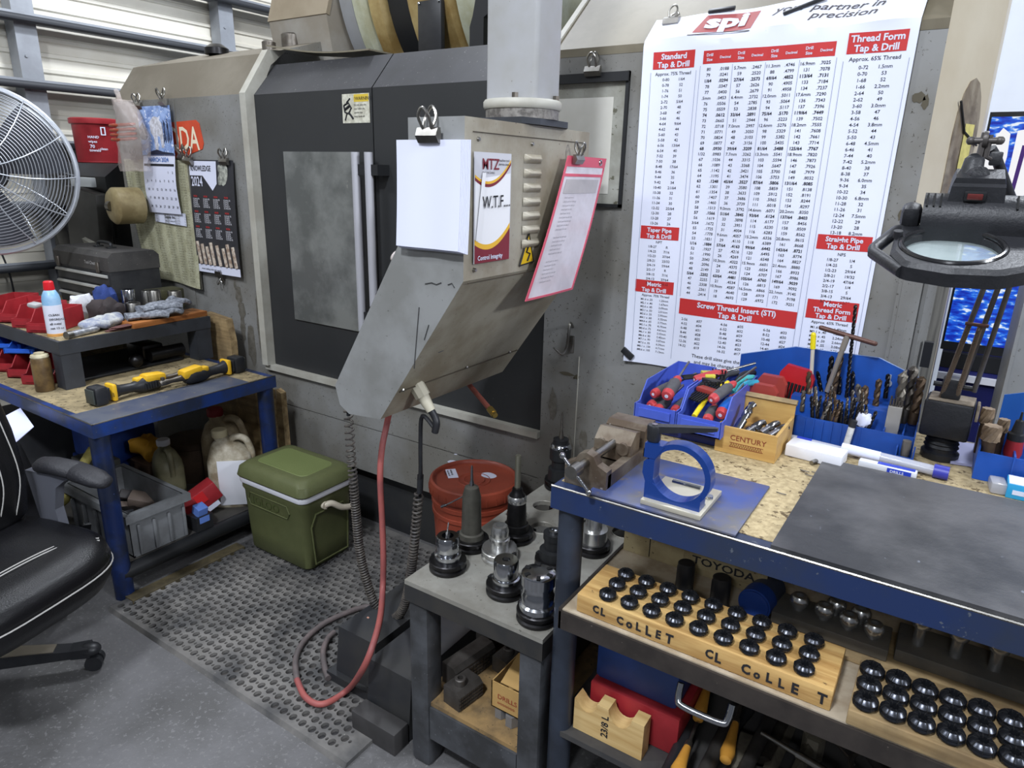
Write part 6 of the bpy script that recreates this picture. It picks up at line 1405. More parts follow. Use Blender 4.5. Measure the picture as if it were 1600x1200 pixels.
# lower shelf clutter
ZL = .346
block(-.565, -.345, 1.25, 1.47, ZL, ZL + .10, red_plastic, 'red_case', 'red metal case under the blue one on the bench shelf', 'case')
bc = thing('blue_case', 'dark blue metal case lying on the red one under the tray', 'case', (-.46, 1.38, ZL + .101))
m = MB(); m.cbox((-.462, 1.335, ZL + .151), (.205, .135, .098), (0, 0, 0), r=.012); part('body', m, mat('case_blue', (36, 68, 136), .45, n=(5, .5, (40, 50, 72))), bc)
vb = thing('v_block', 'pale wooden block with two round cradles cut in its top, on the bench shelf', 'cradle', (-.48, 1.235, ZL))
pts = [(-.578, ZL), (-.405, ZL), (-.405, ZL + .095), (-.435, ZL + .095)] + [(-.4635 + .0285 * math.cos(a), ZL + .095 - .034 * math.sin(a)) for a in [PI * k / 10 for k in range(1, 10)]] + [(-.492, ZL + .095), (-.520, ZL + .095)] + [(-.5465 + .0265 * math.cos(a), ZL + .095 - .034 * math.sin(a)) for a in [PI * k / 10 for k in range(1, 9)]] + [(-.578, ZL + .085)]
m = MB(); m.prism(pts, 1.195, 1.235, 'y'); b = part('block', m, mat('pine_pale', (214, 184, 128), .6, wood=('x', 26, (184, 146, 88)), speck=(40, .70, (110, 84, 52))), vb, smooth=25)
m = MB(); m.text('23/8 L', (-.490, 1.1945, ZL + .015), (0, 0, 1), (-1, 0, 0), .024, .02); part('hand_lettering', m, ink, b, smooth=0)
rr7 = random.Random(77)
dk = [mat('old_iron', (68, 65, 62), .5, .3, n=(20, .6, (44, 42, 40))), mat('old_iron_b', (118, 112, 98), .6, .2, n=(20, .7, (74, 70, 62))), black_plastic, dull_steel]
def bar(p, q, r, mt_, nm, lab, n=10):
    m = MB(); m.cyl(p, q, r, n=n); single(nm, m, mt_, lab, 'tool')
def P_(px, py, z): return at('z', z, px, py)
bars_ = [((1105, 1080), (1040, 1215), .016, 2, 'pry_bar', 'black bar between the red case and the wooden handles'), ((1150, 1110), (1085, 1240), .017, 0, 'iron_bar', 'thick dark iron bar left of the orange wooden handle'),
         ((1215, 1100), (1150, 1230), .015, 0, 'iron_bar', 'dark iron bar right of the orange wooden handle'), ((1245, 1110), (1190, 1230), .014, 1, 'steel_bar', 'dusty grey square bar in the middle of the tool heap'), ((1275, 1140), (1235, 1230), .013, 1, 'steel_bar', 'shorter dusty grey bar beside the bolt head'),
         ((1330, 1140), (1400, 1235), .012, 0, 'iron_bar', 'dark rod right of the bolt head'), ((1190, 1085), (1130, 1160), .012, 2, 'pry_bar', 'black tool handle behind the chrome pull')]
for i, (a, b, r, k, nm, lab) in enumerate(bars_):
    z = ZL + .02 + .012 * (i % 3); p = P_(*a, z); q = P_(*b, z + .01); bar(p, q, r, dk[k], nm, lab, 4 if k == 1 else 14)
wy = mat('handle_amber', (206, 150, 62), .35, coat=.4, n=(20, .4, (170, 112, 44)))
def whandle(a, b, lab):
    p = P_(*a, ZL + .065); q = P_(*b, ZL + .06); L = (q - p).length; m = MB(); m.lathe([(.007, 0), (.009, L * .15), (.012, L * .5), (.016, L * .8), (.012, L * .97), (.004, L)], p, (q - p), n=20); g = thing('hand_file', lab, 'tool handle', p)
    part('grip', m, wy, g); m = MB(); d = (p - q).normalized(); m.cyl(p, p + d * .07, .004); m.cyl(p - d * .005, p + d * .012, .009, .007); part('shank', m, dull_steel, g)
whandle((1150, 1128), (1133, 1190), 'amber wooden file handle in the middle of the dark tools'); whandle((1075, 1165), (1055, 1215), 'amber wooden file handle at the left edge of the dark tools'); whandle((1108, 1065), (1090, 1125), 'narrow worn wooden handle behind the red case')
m = MB(); p = P_(1270, 1165, ZL + .03); m.cyl(p + Vector((0, 0, -.03)), p + Vector((0, 0, .03)), .024, n=6); single('big_bolt', m, dk[1], 'large hex bolt head standing in the tool heap', 'bolt', smooth=20)
m = MB(); p = P_(1190, 1145, ZL + .09); q = P_(1245, 1178, ZL + .09); m.cyl(p, q, .006, n=12); m.cyl(q, q + (q - p) * 1.2, .009, n=12); single('steel_rod', m, steel, 'shiny stepped steel rod lying across the tool heap', 'rod')
m = MB(); m.tube(smoothpath([P_(1275, 1135, ZL + .09), P_(1310, 1165, ZL + .09), P_(1335, 1195, ZL + .09)], 4), .003, 6); c = P_(1370, 1205, ZL + .09); m.tube([c + Vector((.05 * math.cos(a * PI / 12), .05 * math.sin(a * PI / 12), 0)) for a in range(24)], .006, 8, close=True); single('wire_ring', m, dull_steel, 'steel ring with a thin straight arm at the right of the tool heap', 'ring')
for k in range(16):
    x = -.32 + .9 * rr7.random(); y = 1.20 + .25 * rr7.random(); m = MB(); a = rr7.random() * 3; L = .04 + .05 * rr7.random()
    if k % 3: m.cbox((x, y, ZL + .02), (L * 1.6, .03 + .02 * rr7.random(), .036), (0, 0, a), r=.006)
    else: m.cyl((x - L * math.cos(a), y - L * math.sin(a), ZL + .022), (x + L * math.cos(a), y + L * math.sin(a), ZL + .022), .02, n=14)
    single(['iron_scrap', 'clamp_block', 'old_socket'][k % 3], m, dk[k % 4], 'dark oily iron piece in the heap at the bottom of the bench', 'scrap', 'iron pieces in the bench heap')

# ================================================================ on the bench top
ZB = BZ + .002
sp = thing('steel_plate', 'flat blue-stained steel plate under the blue ring clamp', 'plate', (-.41, 1.29, ZB))
m = MB(); m.cbox((-.412, 1.292, ZB + .003), (.304, .255, .005), r=.001); part('plate', m, mat('plate_blue', (64, 84, 146), .42, .25, n=(5, 1.0, (96, 95, 99)), speck=(40, .62, (112, 104, 100))), sp)
mtt = thing('bench_mat', 'large worn black rubber mat on the bench top', 'mat', (.4, 1.4, ZB))
m = MB(); m.add([(-.197, 1.163, ZB + .008), (1.12, 1.163, ZB + .008), (1.12, 1.652, ZB + .008), (-.192, 1.648, ZB + .008), (-.197, 1.163, ZB + .0005), (1.12, 1.163, ZB + .0005), (1.12, 1.652, ZB + .0005), (-.192, 1.648, ZB + .0005)], [(0, 1, 2, 3), (7, 6, 5, 4), (0, 4, 5, 1), (1, 5, 6, 2), (2, 6, 7, 3), (3, 7, 4, 0)])
part('sheet', m, mat('mat_worn', (42, 43, 46), .5, n=(2.6, .85, (90, 89, 90)), speck=(38, .70, (104, 108, 116)), bump=(30, .15)), mtt, smooth=0)

# drill-press vise
vs = thing('bench_vise', 'small rusty drill-press vise at the left corner of the bench', 'vise', (-.58, 1.28, ZB))
vm = mat('vise_iron', (128, 118, 104), .45, .55, n=(14, .8, (86, 70, 56)), speck=(60, .68, (164, 158, 148)))
zz = ZB + .0005
m = MB(); m.box(-.632, -.535, 1.20, 1.42, zz, zz + .014); m.box(-.632, -.612, 1.20, 1.42, zz + .014, zz + .035); m.box(-.555, -.535, 1.20, 1.42, zz + .014, zz + .035); bs_ = part('base', m, vm, vs, smooth=0)
m = MB(); m.prism([(1.385, zz + .014), (1.445, zz + .014), (1.445, zz + .085), (1.40, zz + .085), (1.385, zz + .075)], -.632, -.535, 'x'); part('fixed_jaw', m, vm, vs, smooth=0)
m = MB(); m.prism([(1.318, zz + .020), (1.366, zz + .020), (1.366, zz + .080), (1.345, zz + .084), (1.318, zz + .06)], -.628, -.539, 'x')
for x in (-.61, -.557): m.cyl((x, 1.312, zz + .05), (x, 1.330, zz + .05), .014, n=18)
part('moving_jaw', m, vm, vs, smooth=20)
m = MB(); m.prism([(-.632, zz), (-.632, zz + .045), (-.61, zz + .055), (-.60, zz + .072), (-.5835, zz + .078), (-.567, zz + .072), (-.557, zz + .055), (-.535, zz + .045), (-.535, zz)], 1.19, 1.215, 'y'); part('screw_boss', m, vm, vs, smooth=0)
m = MB(); m.cyl((-.5835, 1.14, zz + .056), (-.5835, 1.33, zz + .056), .0095, n=16); m.cyl((-.5835, 1.125, zz + .056), (-.5835, 1.155, zz + .056), .0145, n=16); part('screw', m, steel, vs)
m = MB(); m.cyl((-.612, 1.139, zz + .082), (-.548, 1.139, zz + .018), .0035, n=10); m.ball((-.612, 1.139, zz + .082), (.007, .007, .007), seg=10); m.ball((-.548, 1.139, zz + .018), (.007, .007, .007), seg=10); part('tommy_bar', m, chrome, vs)

# blue ring clamp
rc = thing('ring_clamp', 'blue split-ring clamp with a black lever on a pale base plate', 'clamp', (-.39, 1.22, ZB))
rbm = mat('clamp_blue', (24, 62, 138), .3, .3, coat=.4)
yb0, yb1 = 1.192, 1.222; zp = ZB + .0062
m = MB(); m.cbox((-.392, 1.245, zp + .005), (.122, .135, .010), r=.001); base = part('base_plate', m, mat('base_alu', (196, 190, 172), .45, .4), rc)
m = MB(); m.tube(smoothpath([(-.43, 1.295, zp + .0105), (-.41, 1.295, zp + .0105), (-.37, 1.295, zp + .0105)], 2), .0055, 8); m.cyl((-.342, 1.262, zp + .010), (-.342, 1.262, zp + .016), .008); m.cyl((-.342, 1.225, zp + .010), (-.342, 1.225, zp + .013), .005); part('fixing', m, chrome, base)
cx, cz, ro, ri = -.387, zp + .072, .064, .053
n = 44; m = MB()
out = []
# profile of the clamp as outer outline with the ring bore cut out as a slotted strip
a0 = math.radians(166); a1 = math.radians(166 - 345)
outer = [(cx + ro * math.cos(a0 + (a1 - a0) * k / n), cz + ro * math.sin(a0 + (a1 - a0) * k / n)) for k in range(n + 1)]
inner = [(cx + ri * math.cos(a0 + (a1 - a0) * k / n), cz + ri * math.sin(a0 + (a1 - a0) * k / n)) for k in range(n + 1)]
vs_ = []; fs_ = []
for k in range(n + 1): vs_ += [(outer[k][0], yb0, outer[k][1]), (inner[k][0], yb0, inner[k][1]), (inner[k][0], yb1, inner[k][1]), (outer[k][0], yb1, outer[k][1])]
for k in range(n): a = 4 * k; fs_ += [(a + i, a + (i + 1) % 4, a + 4 + (i + 1) % 4, a + 4 + i) for i in range(4)]
fs_ += [(3, 2, 1, 0), (4 * n, 4 * n + 1, 4 * n + 2, 4 * n + 3)]
m.add(vs_, fs_); part('ring', m, rbm, rc, smooth=30)
m = MB()
lo = [(cx + ri * .995 * math.cos(math.radians(a)), cz + ri * .995 * math.sin(math.radians(a))) for a in range(-36, -145, -6)]
m.prism([(-.452, zp + .010), (-.338, zp + .010), (-.338, zp + .042)] + lo + [(-.452, zp + .052)], yb0 - .0012, yb1 + .0012, 'y'); part('foot', m, rbm, rc, smooth=0)
m = MB(); m.prism([(-.452, zp + .045), (-.436, zp + .038), (-.436, zp + .092), (-.4515, zp + .092), (-.458, zp + .085), (-.459, zp + .062)], yb0 - .001, yb1 + .001, 'y'); m.prism([(-.4585, zp + .095), (-.436, zp + .095), (-.418, zp + .125), (-.4585, zp + .125)], yb0 - .001, yb1 + .001, 'y'); part('ear', m, rbm, rc, smooth=0)
lx = -.4475; m = MB(); m.lathe([(.011, 0), (.0135, .004), (.0145, .03), (.013, .034)], (lx, 1.207, zp + .1255), n=26); m.rings([[(lx + d, 1.207 + dy + .04 * (d / .12), zp + .152 + dz + .012 * (d / .12)) for dy, dz in ((w, h), (-w, h), (-w, -h), (w, -h))] for d, w, h in ((0, .012, .007), (.05, .009, .006), (.105, .006, .004), (.112, .004, .003))]); lev = part('lever', m, black_plastic, rc)
m = MB(); m.cyl((lx, 1.207, zp + .159), (lx, 1.207, zp + .1615), .006, n=6); part('lever_screw', m, chrome, lev)

# ---------------------------------------------------------------- screwdriver bins
m = MB(); m.cbox((-.515, 1.70, ZB + .019), (.22, .24, .036), r=.004); single('navy_tray', m, mat('navy', (34, 44, 108), .5), 'dark navy tray under the two violet-blue screwdriver bins', 'tray')
zb_ = ZB + .0385
def sbin(loc, label):
    g = thing('tool_bin', label, 'bin', loc, (0, 0, -PI / 2), 'violet-blue screwdriver bins'); bin_(.108, .30, .088, .003, g, bin_blue, .48); return g
sbin((-.578, 1.70, zb_), 'left violet-blue bin full of red-ended screwdrivers'); sbin((-.462, 1.685, zb_), 'right violet-blue bin with hex keys and a blue-handled tool')
hr = mat('handle_red', (186, 66, 70), .42); hk = mat('handle_grey', (88, 87, 90), .55, n=(60, .4, (66, 66, 68)))
def driver(p, d, label, L=.095, r=.014, tip=hr, bodym=hk, blade=.09):
    g = thing('screwdriver', label, 'screwdriver', p, (0, 0, 0), 'screwdrivers in the violet-blue bins'); d = Vector(d).normalized(); p = Vector(p)
    m = MB(); m.lathe([(r * .3, 0), (r * .75, .001), (r * .9, .006), (r * .95, .016)], p, d, 22); part('end_cap', m, tip, g)
    m = MB(); m.lathe([(r * .95, .016), (r, .03), (r * .98, L * .7), (r * .6, L * .82)], p, d, 22); part('grip', m, bodym, g)
    m = MB(); m.lathe([(r * .6, L * .82), (r * .72, L * .9), (r * .5, L)], p, d, 22); part('collar', m, tip, g)
    m = MB(); m.cyl(p + d * L, p + d * (L + blade), .003, n=10); part('blade', m, steel, g)
    m = MB(); m.cyl(p - d * .0005, p + d * .0008, r * .3, n=12); part('end_mark', m, white_paper, g)
zb = zb_
dl_ = [((-.600, 1.585, zb + .062), (.25, .9, .12), 'upper left red-ended screwdriver in the left bin'), ((-.562, 1.578, zb + .066), (-.05, .9, .25), 'thickest red-ended screwdriver in the middle of the left bin'), ((-.605, 1.582, zb + .030), (.1, .9, .08), 'lower left red-ended screwdriver in the left bin'), ((-.583, 1.578, zb + .024), (.0, .9, .1), 'lower middle red-ended screwdriver in the left bin'), ((-.541, 1.585, zb + .028), (.0, .9, .1), 'red-ended screwdriver at the right wall of the left bin'),
       ((-.452, 1.585, zb + .076), (.25, .75, .25), 'long grey-red screwdriver lying over the hex keys in the right bin'), ((-.450, 1.562, zb + .030), (-.1, .9, .1), 'lower red-ended screwdriver at the front of the right bin')]
for p, d, lab in dl_: driver(p, d, lab, r=.0165 if 'thickest' in lab else .0135)
driver((-.425, 1.58, zb + .045), (.05, .9, .25), 'screwdriver with a bright blue grip at the right front of the right bin', r=.0155, bodym=mat('handle_blue', (36, 104, 196), .4))
driver((-.535, 1.70, zb + .085), (.5, .6, .15), 'pink-red handled screwdriver at the back of the left bin', r=.012, bodym=hr)
def keyset(p, d, n, col, label, L=.10):
    g = thing('hex_key_set', label, 'hex keys', p); p = Vector(p); d = Vector(d).normalized(); w = d.cross(Vector((0, 0, 1))).normalized()
    for k in range(n):
        m = MB(); o = w * (.0075 * (k - n / 2)); m.tube([p + o, p + o + d * (L * (.7 + .05 * k)), p + o + d * (L * (.7 + .05 * k)) + Vector((0, 0, .012))], .0022 + .0002 * k, 6); part('key', m, black_metal, g)
    m = MB(); m.cbox(p + d * L * .55 + Vector((0, 0, .001)), (.008 * n + .006, .028, .014), (0, 0, math.atan2(d.y, d.x) - PI / 2), r=.003); part('holder', m, col, g)
keyset((-.500, 1.60, zb + .062), (.30, .8, .25), 6, mat('key_red', (150, 54, 44), .45), 'fan of black hex keys in a red holder in the right bin')
keyset((-.515, 1.66, zb + .078), (.35, .8, .12), 5, black_plastic, 'fan of dark hex keys between the two bins')
keyset((-.565, 1.70, zb + .085), (.7, .5, .1), 5, mat('key_yellow', (206, 196, 70), .45), 'hex keys in a yellow holder at the back of the left bin', .12)
m = MB(); m.tube(smoothpath([(-.482, 1.562, zb + .035), (-.480, 1.60, zb + .05), (-.475, 1.66, zb + .07), (-.455, 1.73, zb + .085)], 5), .0065, 10); single('yellow_pick', m, mat('pick_yellow', (232, 206, 40), .4), 'yellow-handled pick at the front wall of the right bin', 'pick')
for k, (x, y, c_, lab) in enumerate(((-.445, 1.74, (74, 178, 176), 'teal plier handle in the right bin'), (-.425, 1.70, (56, 160, 190), 'turquoise grip beside the blue screwdriver'), (-.49, 1.76, (60, 62, 66), 'grey plier handle at the back of the right bin'), (-.455, 1.79, (40, 40, 44), 'black plier handle at the back of the right bin'))):
    m = MB(); m.tube(smoothpath([(x, y, zb + .06), (x + .01, y + .04, zb + .085), (x + .03, y + .08, zb + .085)], 5), .008, 10); single('plier_handle', m, mat('plier_%d' % k, c_, .4), lab, 'pliers')

# ---------------------------------------------------------------- wooden drill box with a raised lid
wx = thing('wooden_box', 'small open wooden box with burnt lettering holding short twist drills', 'box', (-.35, 1.64, ZB))
pw = mat('box_wood', (204, 168, 100), .6, n=(14, .4, (178, 138, 76)), wood=('x', 40, (182, 142, 80)))
x0, x1, y0, y1, z0, z1 = -.424, -.284, 1.56, 1.735, ZB + .0005, ZB + .066
for nm, b in (('front_wall', (x0, x1, y0, y0 + .007, z0, z1)), ('back_wall', (x0, x1, y1 - .007, y1, z0, z1 + .035)), ('side_wall', (x0, x0 + .007, y0 + .007, y1 - .007, z0, z1)), ('side_wall', (x1 - .007, x1, y0 + .007, y1 - .007, z0, z1)), ('floor', (x0 + .007, x1 - .007, y0 + .007, y1 - .007, z0, z0 + .03))):
    m = MB(); m.box(*b); w = part(nm, m, pw, wx, smooth=0)
    if nm == 'front_wall':
        m = MB(); m.text('CENTURY', (x0 + .034, y0 - .0004, z0 + .036), (1, 0, 0), (0, 0, 1), .0185, .006, sx=1.0)
        m.tube([(x0 + .036 + .0028 * k, y0 - .0006, z0 + .024 + (.0035 if k % 2 else -.0035)) for k in range(27)], .0008, 4)
        for zq in (.019, .029): m.tube([(x0 + .034, y0 - .0006, z0 + zq), (x0 + .112, y0 - .0006, z0 + zq)], .0006, 4)
        part('burnt_lettering', m, mat('burnt', (128, 58, 36), .8), w, smooth=0)
m = MB(); m.prism([(y1 - .012, z1 + .035), (y1, z1 + .043), (y1 + .012, z1 + .039), (y1, z1 + .028)], x0 - .002, x1 + .002, 'x'); part('top_edge', m, pine_worn, wx, smooth=0)
def twist(p, d, r, L, label, m_=None, group='loose twist drills', frac=.65, name='twist_drill', tip=True):
    """a twist drill: shank from p along d, then the fluted part"""
    p = Vector(p); d = Vector(d).normalized(); q = d.to_track_quat('Z', 'Y'); mm = m_ or dark_steel
    g = thing(name, label, 'drill bit', p, (0, 0, 0), group)
    m = MB(); m.cyl(p, p + d * L * (1 - frac), r, n=14); part('shank', m, mm, g)
    Lf = L * frac; n = 14; rs = []; steps = max(10, int(Lf / (r * .7))); pitch = r * 7
    for k in range(steps + 1):
        s = Lf * k / steps; ph = 2 * PI * s / pitch; t = 1 if k < steps else .35; row = []
        for j in range(n):
            a = 2 * PI * j / n; rr = r * t * (1 - .42 * max(0, math.cos(2 * a)) ** 1.2); v = Vector((rr * math.cos(a + ph), rr * math.sin(a + ph), 0)); row.append(p + d * (L * (1 - frac) + s) + q @ v)
        rs.append(row)
    m = MB(); m.rings(rs); part('flutes', m, mm, g); return g
sm_ = mat('shiny_drill', (150, 150, 152), .25, 1.0)
twist((-.392, 1.60, ZB + .034), (.12, .50, .42), .0105, .105, 'shiny drill leaning up in the wooden box', sm_, 'drills in the wooden box', .55)
for k, (x, y) in enumerate(((-.365, 1.60), (-.335, 1.615), (-.312, 1.605))): twist((x, y, ZB + .043), (.25, .95, .12), .0115, .085, ['left', 'middle', 'right'][k] + ' short shiny drill lying in the wooden box', sm_, 'drills in the wooden box', .7)

# ---------------------------------------------------------------- blue drill organizer
org = thing('drill_organizer', 'blue sheet-steel drill stand with a high angled back panel and stepped pockets', 'tool rack', (-.2, 1.85, ZB))
HB = holder_blue; z0 = ZB + .0005
m = MB(); m.prism([(-.475, z0), (-.03, z0), (-.03, z0 + .165), (-.135, z0 + .205), (-.335, z0 + .203), (-.475, z0 + .160)], 1.905, 1.909, 'y'); bp_ = part('back_panel', m, HB, org, smooth=0)
m = MB(); m.tube([(-.475, 1.907, z0 + .160), (-.335, 1.907, z0 + .203), (-.135, 1.907, z0 + .205), (-.03, 1.907, z0 + .165)], .002, 5); part('bright_edge', m, mat('worn_blue', (120, 140, 180), .4), bp_)
m = MB()
m.cyl((-.105, 1.9, z0 + .145), (-.105, 1.904, z0 + .145), .008, n=16); m.cbox((-.105, 1.903, z0 + .158), (.007, .003, .02)); part('key_slot', m, mat('slot_grey', (150, 156, 170), .5), bp_, smooth=0)
m = MB(); m.add([(-.032, 1.907, z0), (-.032, 1.907, z0 + .163), (-.026, 1.845, z0 + .075), (-.025, 1.76, z0 + .06), (-.025, 1.76, z0)], [(0, 1, 2, 3, 4)]); m.v += [v + Vector((.003, 0, 0)) for v in m.v]; m.f.append((9, 8, 7, 6, 5)); m.mi.append(0); m.f += [(i, (i + 1) % 5, 5 + (i + 1) % 5, 5 + i) for i in range(5)]; m.mi += [0] * 5; part('end_panel', m, HB, org, smooth=0)
m = MB(); m.box(-.31, -.024, 1.76, 1.764, z0, z0 + .062)
for k in range(9): m.box(-.305 + .021 * k, -.303 + .021 * k, 1.756, 1.76, z0 + .002, z0 + .060)
part('front_panel', m, HB, org, smooth=0)
m = MB(); m.box(-.31, -.09, 1.764, 1.80, z0 + .050, z0 + .052); m.box(-.31, -.09, 1.80, 1.803, z0 + .05, z0 + .10); m.box(-.31, -.09, 1.803, 1.905, z0 + .098, z0 + .10); part('middle_step', m, HB, org, smooth=0)
m = MB(); m.box(-.09, -.024, 1.764, 1.905, z0 + .045, z0 + .047); m.box(-.09, -.087, 1.764, 1.85, z0 + .045, z0 + .066); m.box(-.05, -.047, 1.764, 1.85, z0 + .045, z0 + .066); m.box(-.09, -.024, 1.85, 1.853, z0 + .045, z0 + .07); part('pocket_tray', m, HB, org, smooth=0)
m = MB(); m.box(-.055, -.052, 1.73, 1.76, z0, z0 + .042); m.box(-.02, -.017, 1.73, 1.76, z0, z0 + .042); m.box(-.055, -.017, 1.729, 1.731, z0, z0 + .022); part('clip_pocket', m, HB, org, smooth=0)
Dm = [dark_steel, dull_steel, mat('drill_brown', (104, 86, 68), .45, .6, n=(30, .6, (70, 56, 44))), mat('drill_grey', (124, 118, 108), .4, .7)]
G = 'drills in the blue drill stand'
def dr(px0, py0, px1, py1, y, r, mi, lab, frac=.75, name='twist_drill'):
    a = at('y', y, px0, py0); b = at('y', y, px1, py1); return twist(a, b - a, r, (b - a).length, lab, Dm[mi], G, frac, name)
dr(1322, 625, 1337, 476, 1.865, .0045, 0, 'very long thin black drill standing tallest in the blue stand', .92)
dr(1300, 620, 1315, 548, 1.87, .009, 2, 'thick brown drill just left of the tallest thin one'); dr(1292, 620, 1300, 556, 1.88, .0065, 0, 'slim dark drill at the foot of the T-handle')
dr(1345, 640, 1340, 600, 1.85, .0085, 3, 'stubby grey drill right of the tallest thin one'); dr(1350, 640, 1352, 602, 1.84, .0085, 2, 'stubby brown drill beside the stubby grey one')
dr(1366, 645, 1374, 592, 1.84, .0075, 2, 'slim brown drill alone before the blue back panel'); dr(1262, 640, 1264, 580, 1.84, .0075, 2, 'brown drill in front of the red cases'); dr(1253, 642, 1256, 610, 1.80, .006, 3, 'small grey drill at the left end of the stand')
dr(1400, 660, 1412, 582, 1.83, .0115, 3, 'big grey drill leaning at the right of the pale block'); dr(1412, 660, 1428, 572, 1.86, .0125, 1, 'largest steel drill at the right end of the stand'); dr(1425, 662, 1441, 588, 1.84, .0105, 2, 'large brown drill at the far right end of the stand'); dr(1395, 655, 1418, 578, 1.875, .009, 1, 'grey drill behind the two big ones at the right end')
r9 = random.Random(9)
for k in range(26):   # the crowd of small drills in the front pocket
    x = 1268 + (k % 13) * 7.2 + r9.random() * 3; yv = 1.772 + .018 * (k // 13) ; h = 24 + 26 * r9.random() + 10 * (k // 13); lean = r9.uniform(-4, 14)
    dr(x, 652 + (k % 13) * 1.5, x + lean, 652 + (k % 13) * 1.5 - h, yv, .0032 + .0014 * r9.random(), r9.choice((0, 1, 2, 3)), 'small drill in the crowded front pocket of the blue stand')
for k, (a, b) in enumerate(((1285, 1277), (1298, 1296), (1310, 1312), (1330, 1333), (1383, 1388))):
    dr(a, 622, b, 580 + 4 * (k % 3), 1.885, .0055, 0, ['first', 'second', 'third', 'fourth', 'fifth'][k] + ' black drill from the left in the rear row of the stand')
# T-handle reamer
th = thing('t_handle_wrench', 'T-handle wrench with a brown crossbar standing in the blue drill stand', 'wrench', at('y', 1.86, 1290, 610))
a = at('y', 1.86, 1283, 512); b = at('y', 1.86, 1367, 537); m = MB(); m.cyl(a, b, .0062, n=14); m.ball(a, (.0064,) * 3, seg=10); m.ball(b, (.0064,) * 3, seg=10); part('crossbar', m, mat('bar_brown', (92, 64, 56), .45, .3), th)
c = (a + b) / 2; d = at('y', 1.86, 1292, 612); m = MB(); m.cyl(c, c.lerp(d, .25), .0075, n=14); m.cyl(c.lerp(d, .25), d, .0062, n=14); part('stem', m, mat('stem_grey', (160, 152, 142), .4, .5), th)
sc = thing('scraper', 'white stick with a yellow cap rising from the blue drill stand', 'marker', at('y', 1.85, 1262, 640)); a = at('y', 1.85, 1266, 620); b = at('y', 1.85, 1270, 545); c = at('y', 1.85, 1271, 523)
m = MB(); m.cyl(a, b, .0048, n=14); part('stick', m, mat('stick_white', (196, 190, 176), .5), sc); m = MB(); m.cyl(b, c, .0066, n=14); m.ball(c, (.0066,) * 3, seg=12); part('cap', m, mat('cap_yellow', (234, 214, 30), .4), sc)
# red drill cases
clear_red = mat('case_red', (196, 40, 44), .3, alpha=.88, n=(10, .3, (160, 30, 34))); clear_pink = mat('case_pink', (176, 74, 66), .3, alpha=.8)
def dcase(px, py, w, h, y, rot, mt_, nb, label):
    p = at('y', y, px, py); g = thing('drill_case', label, 'case', (p.x, p.y, ZB + .0005 + (h > .10) * .0), rot); m = MB()
    m.prism([(-w / 2, 0), (w / 2, 0), (w / 2, h * .86), (w / 2 - .012, h), (-w / 2 + .012, h), (-w / 2, h * .86)], -.009, .009, 'y'); part('shell', m, mt_, g, local=True, smooth=0)
    for k in range(nb): m = MB(); m.cyl((-w / 2 + .010 + k * (w - .02) / max(1, nb - 1), -.0115, .03), (-w / 2 + .010 + k * (w - .02) / max(1, nb - 1), -.0115, h * .74), .0032, n=8); part('drill', m, dull_steel if mt_ is clear_pink else black_metal, g, local=True)
dcase(1192, 620, .075, .125, 1.775, (.05, 0, -.05), clear_pink, 7, 'pinkish clear case of drills at the left of the blue stand'); dcase(1207, 600, .075, .14, 1.82, (.05, 0, -.05), clear_pink, 0, 'second clear pinkish case behind the first one'); dcase(1232, 610, .085, .165, 1.85, (-.0, .12, -.05), clear_red, 8, 'tall bright red clear case beside the pinkish ones')
for k, (px, py) in enumerate(((1225, 628), (1238, 622), (1246, 632), (1218, 636))):
    p = at('y', 1.77, px, py); m = MB(); m.lathe([(.006, 0), (.0075, .002), (.0075, .02), (.005, .025)], (p.x, 1.765 + .01 * k, ZB + .072 - .0 * k), (.3, -.9, .2), n=12); 
m = MB(); m.cbox((-.345, 1.768, ZB + .030), (.06, .05, .058), r=.004); single('bit_block', m, black_plastic, 'small black block with bright pin ends behind the wooden box', 'block')
for k, (dx, dy) in enumerate(((-.02, 0), (0, -.01), (.018, .006))):
    m = MB(); m.lathe([(.006, 0), (.007, .012), (.0045, .02)], (-.345 + dx, 1.768 + dy, ZB + .0595), n=12); single('pin_end', m, chrome, ['left', 'middle', 'right'][k] + ' bright pin standing on the black block behind the wooden box', 'pin')
m = MB(); m.cbox((-.075, 1.80, ZB + .085), (.030, .022, .07), r=.002); for_pin = single('pin_gauge_block', m, mat('block_pale', (168, 164, 158), .4, .4), 'pale upright block with small drill tips on top in the blue stand', 'block')
for k in range(10):
    m = MB(); x = -.087 + .006 * (k % 5); yv = 1.795 + .008 * (k // 5); m.cyl((x, yv, ZB + .1205), (x, yv, ZB + .134 + .004 * (k % 3)), .0022, n=8); single('tiny_drill', m, dull_steel, 'tiny drill tip on top of the pale upright block', 'drill bit', 'tiny drill tips')
m = crumple((-.135, 1.775, ZB + .078), (.018, .012, .018), 71, 18, .2); single('wax_lump', m, white_paper, 'white crumpled lump at the front edge of the blue stand', 'lump')
wm = thing('white_marker', 'white marker with a black top standing before the blue stand', 'marker', (-.16, 1.735, ZB)); m = MB(); m.cyl((-.162, 1.742, ZB + .0005), (-.155, 1.745, ZB + .065), .0075, n=16); part('body', m, mat('marker_white', (206, 206, 202), .4, n=(80, .5, (140, 142, 146))), wm); m = MB(); m.cyl((-.155, 1.745, ZB + .065), (-.153, 1.746, ZB + .082), .0085, n=16); part('cap', m, black_plastic, wm)
m = MB(); m.cyl((-.036, 1.745, ZB + .024), (-.036, 1.745, ZB + .058), .0095, n=18); m.cyl((-.036, 1.745, ZB + .0005), (-.036, 1.745, ZB + .024), .0085, n=18); single('cutter_stub', m, Dm[3], 'short end mill in the little front pocket of the blue stand', 'end mill')

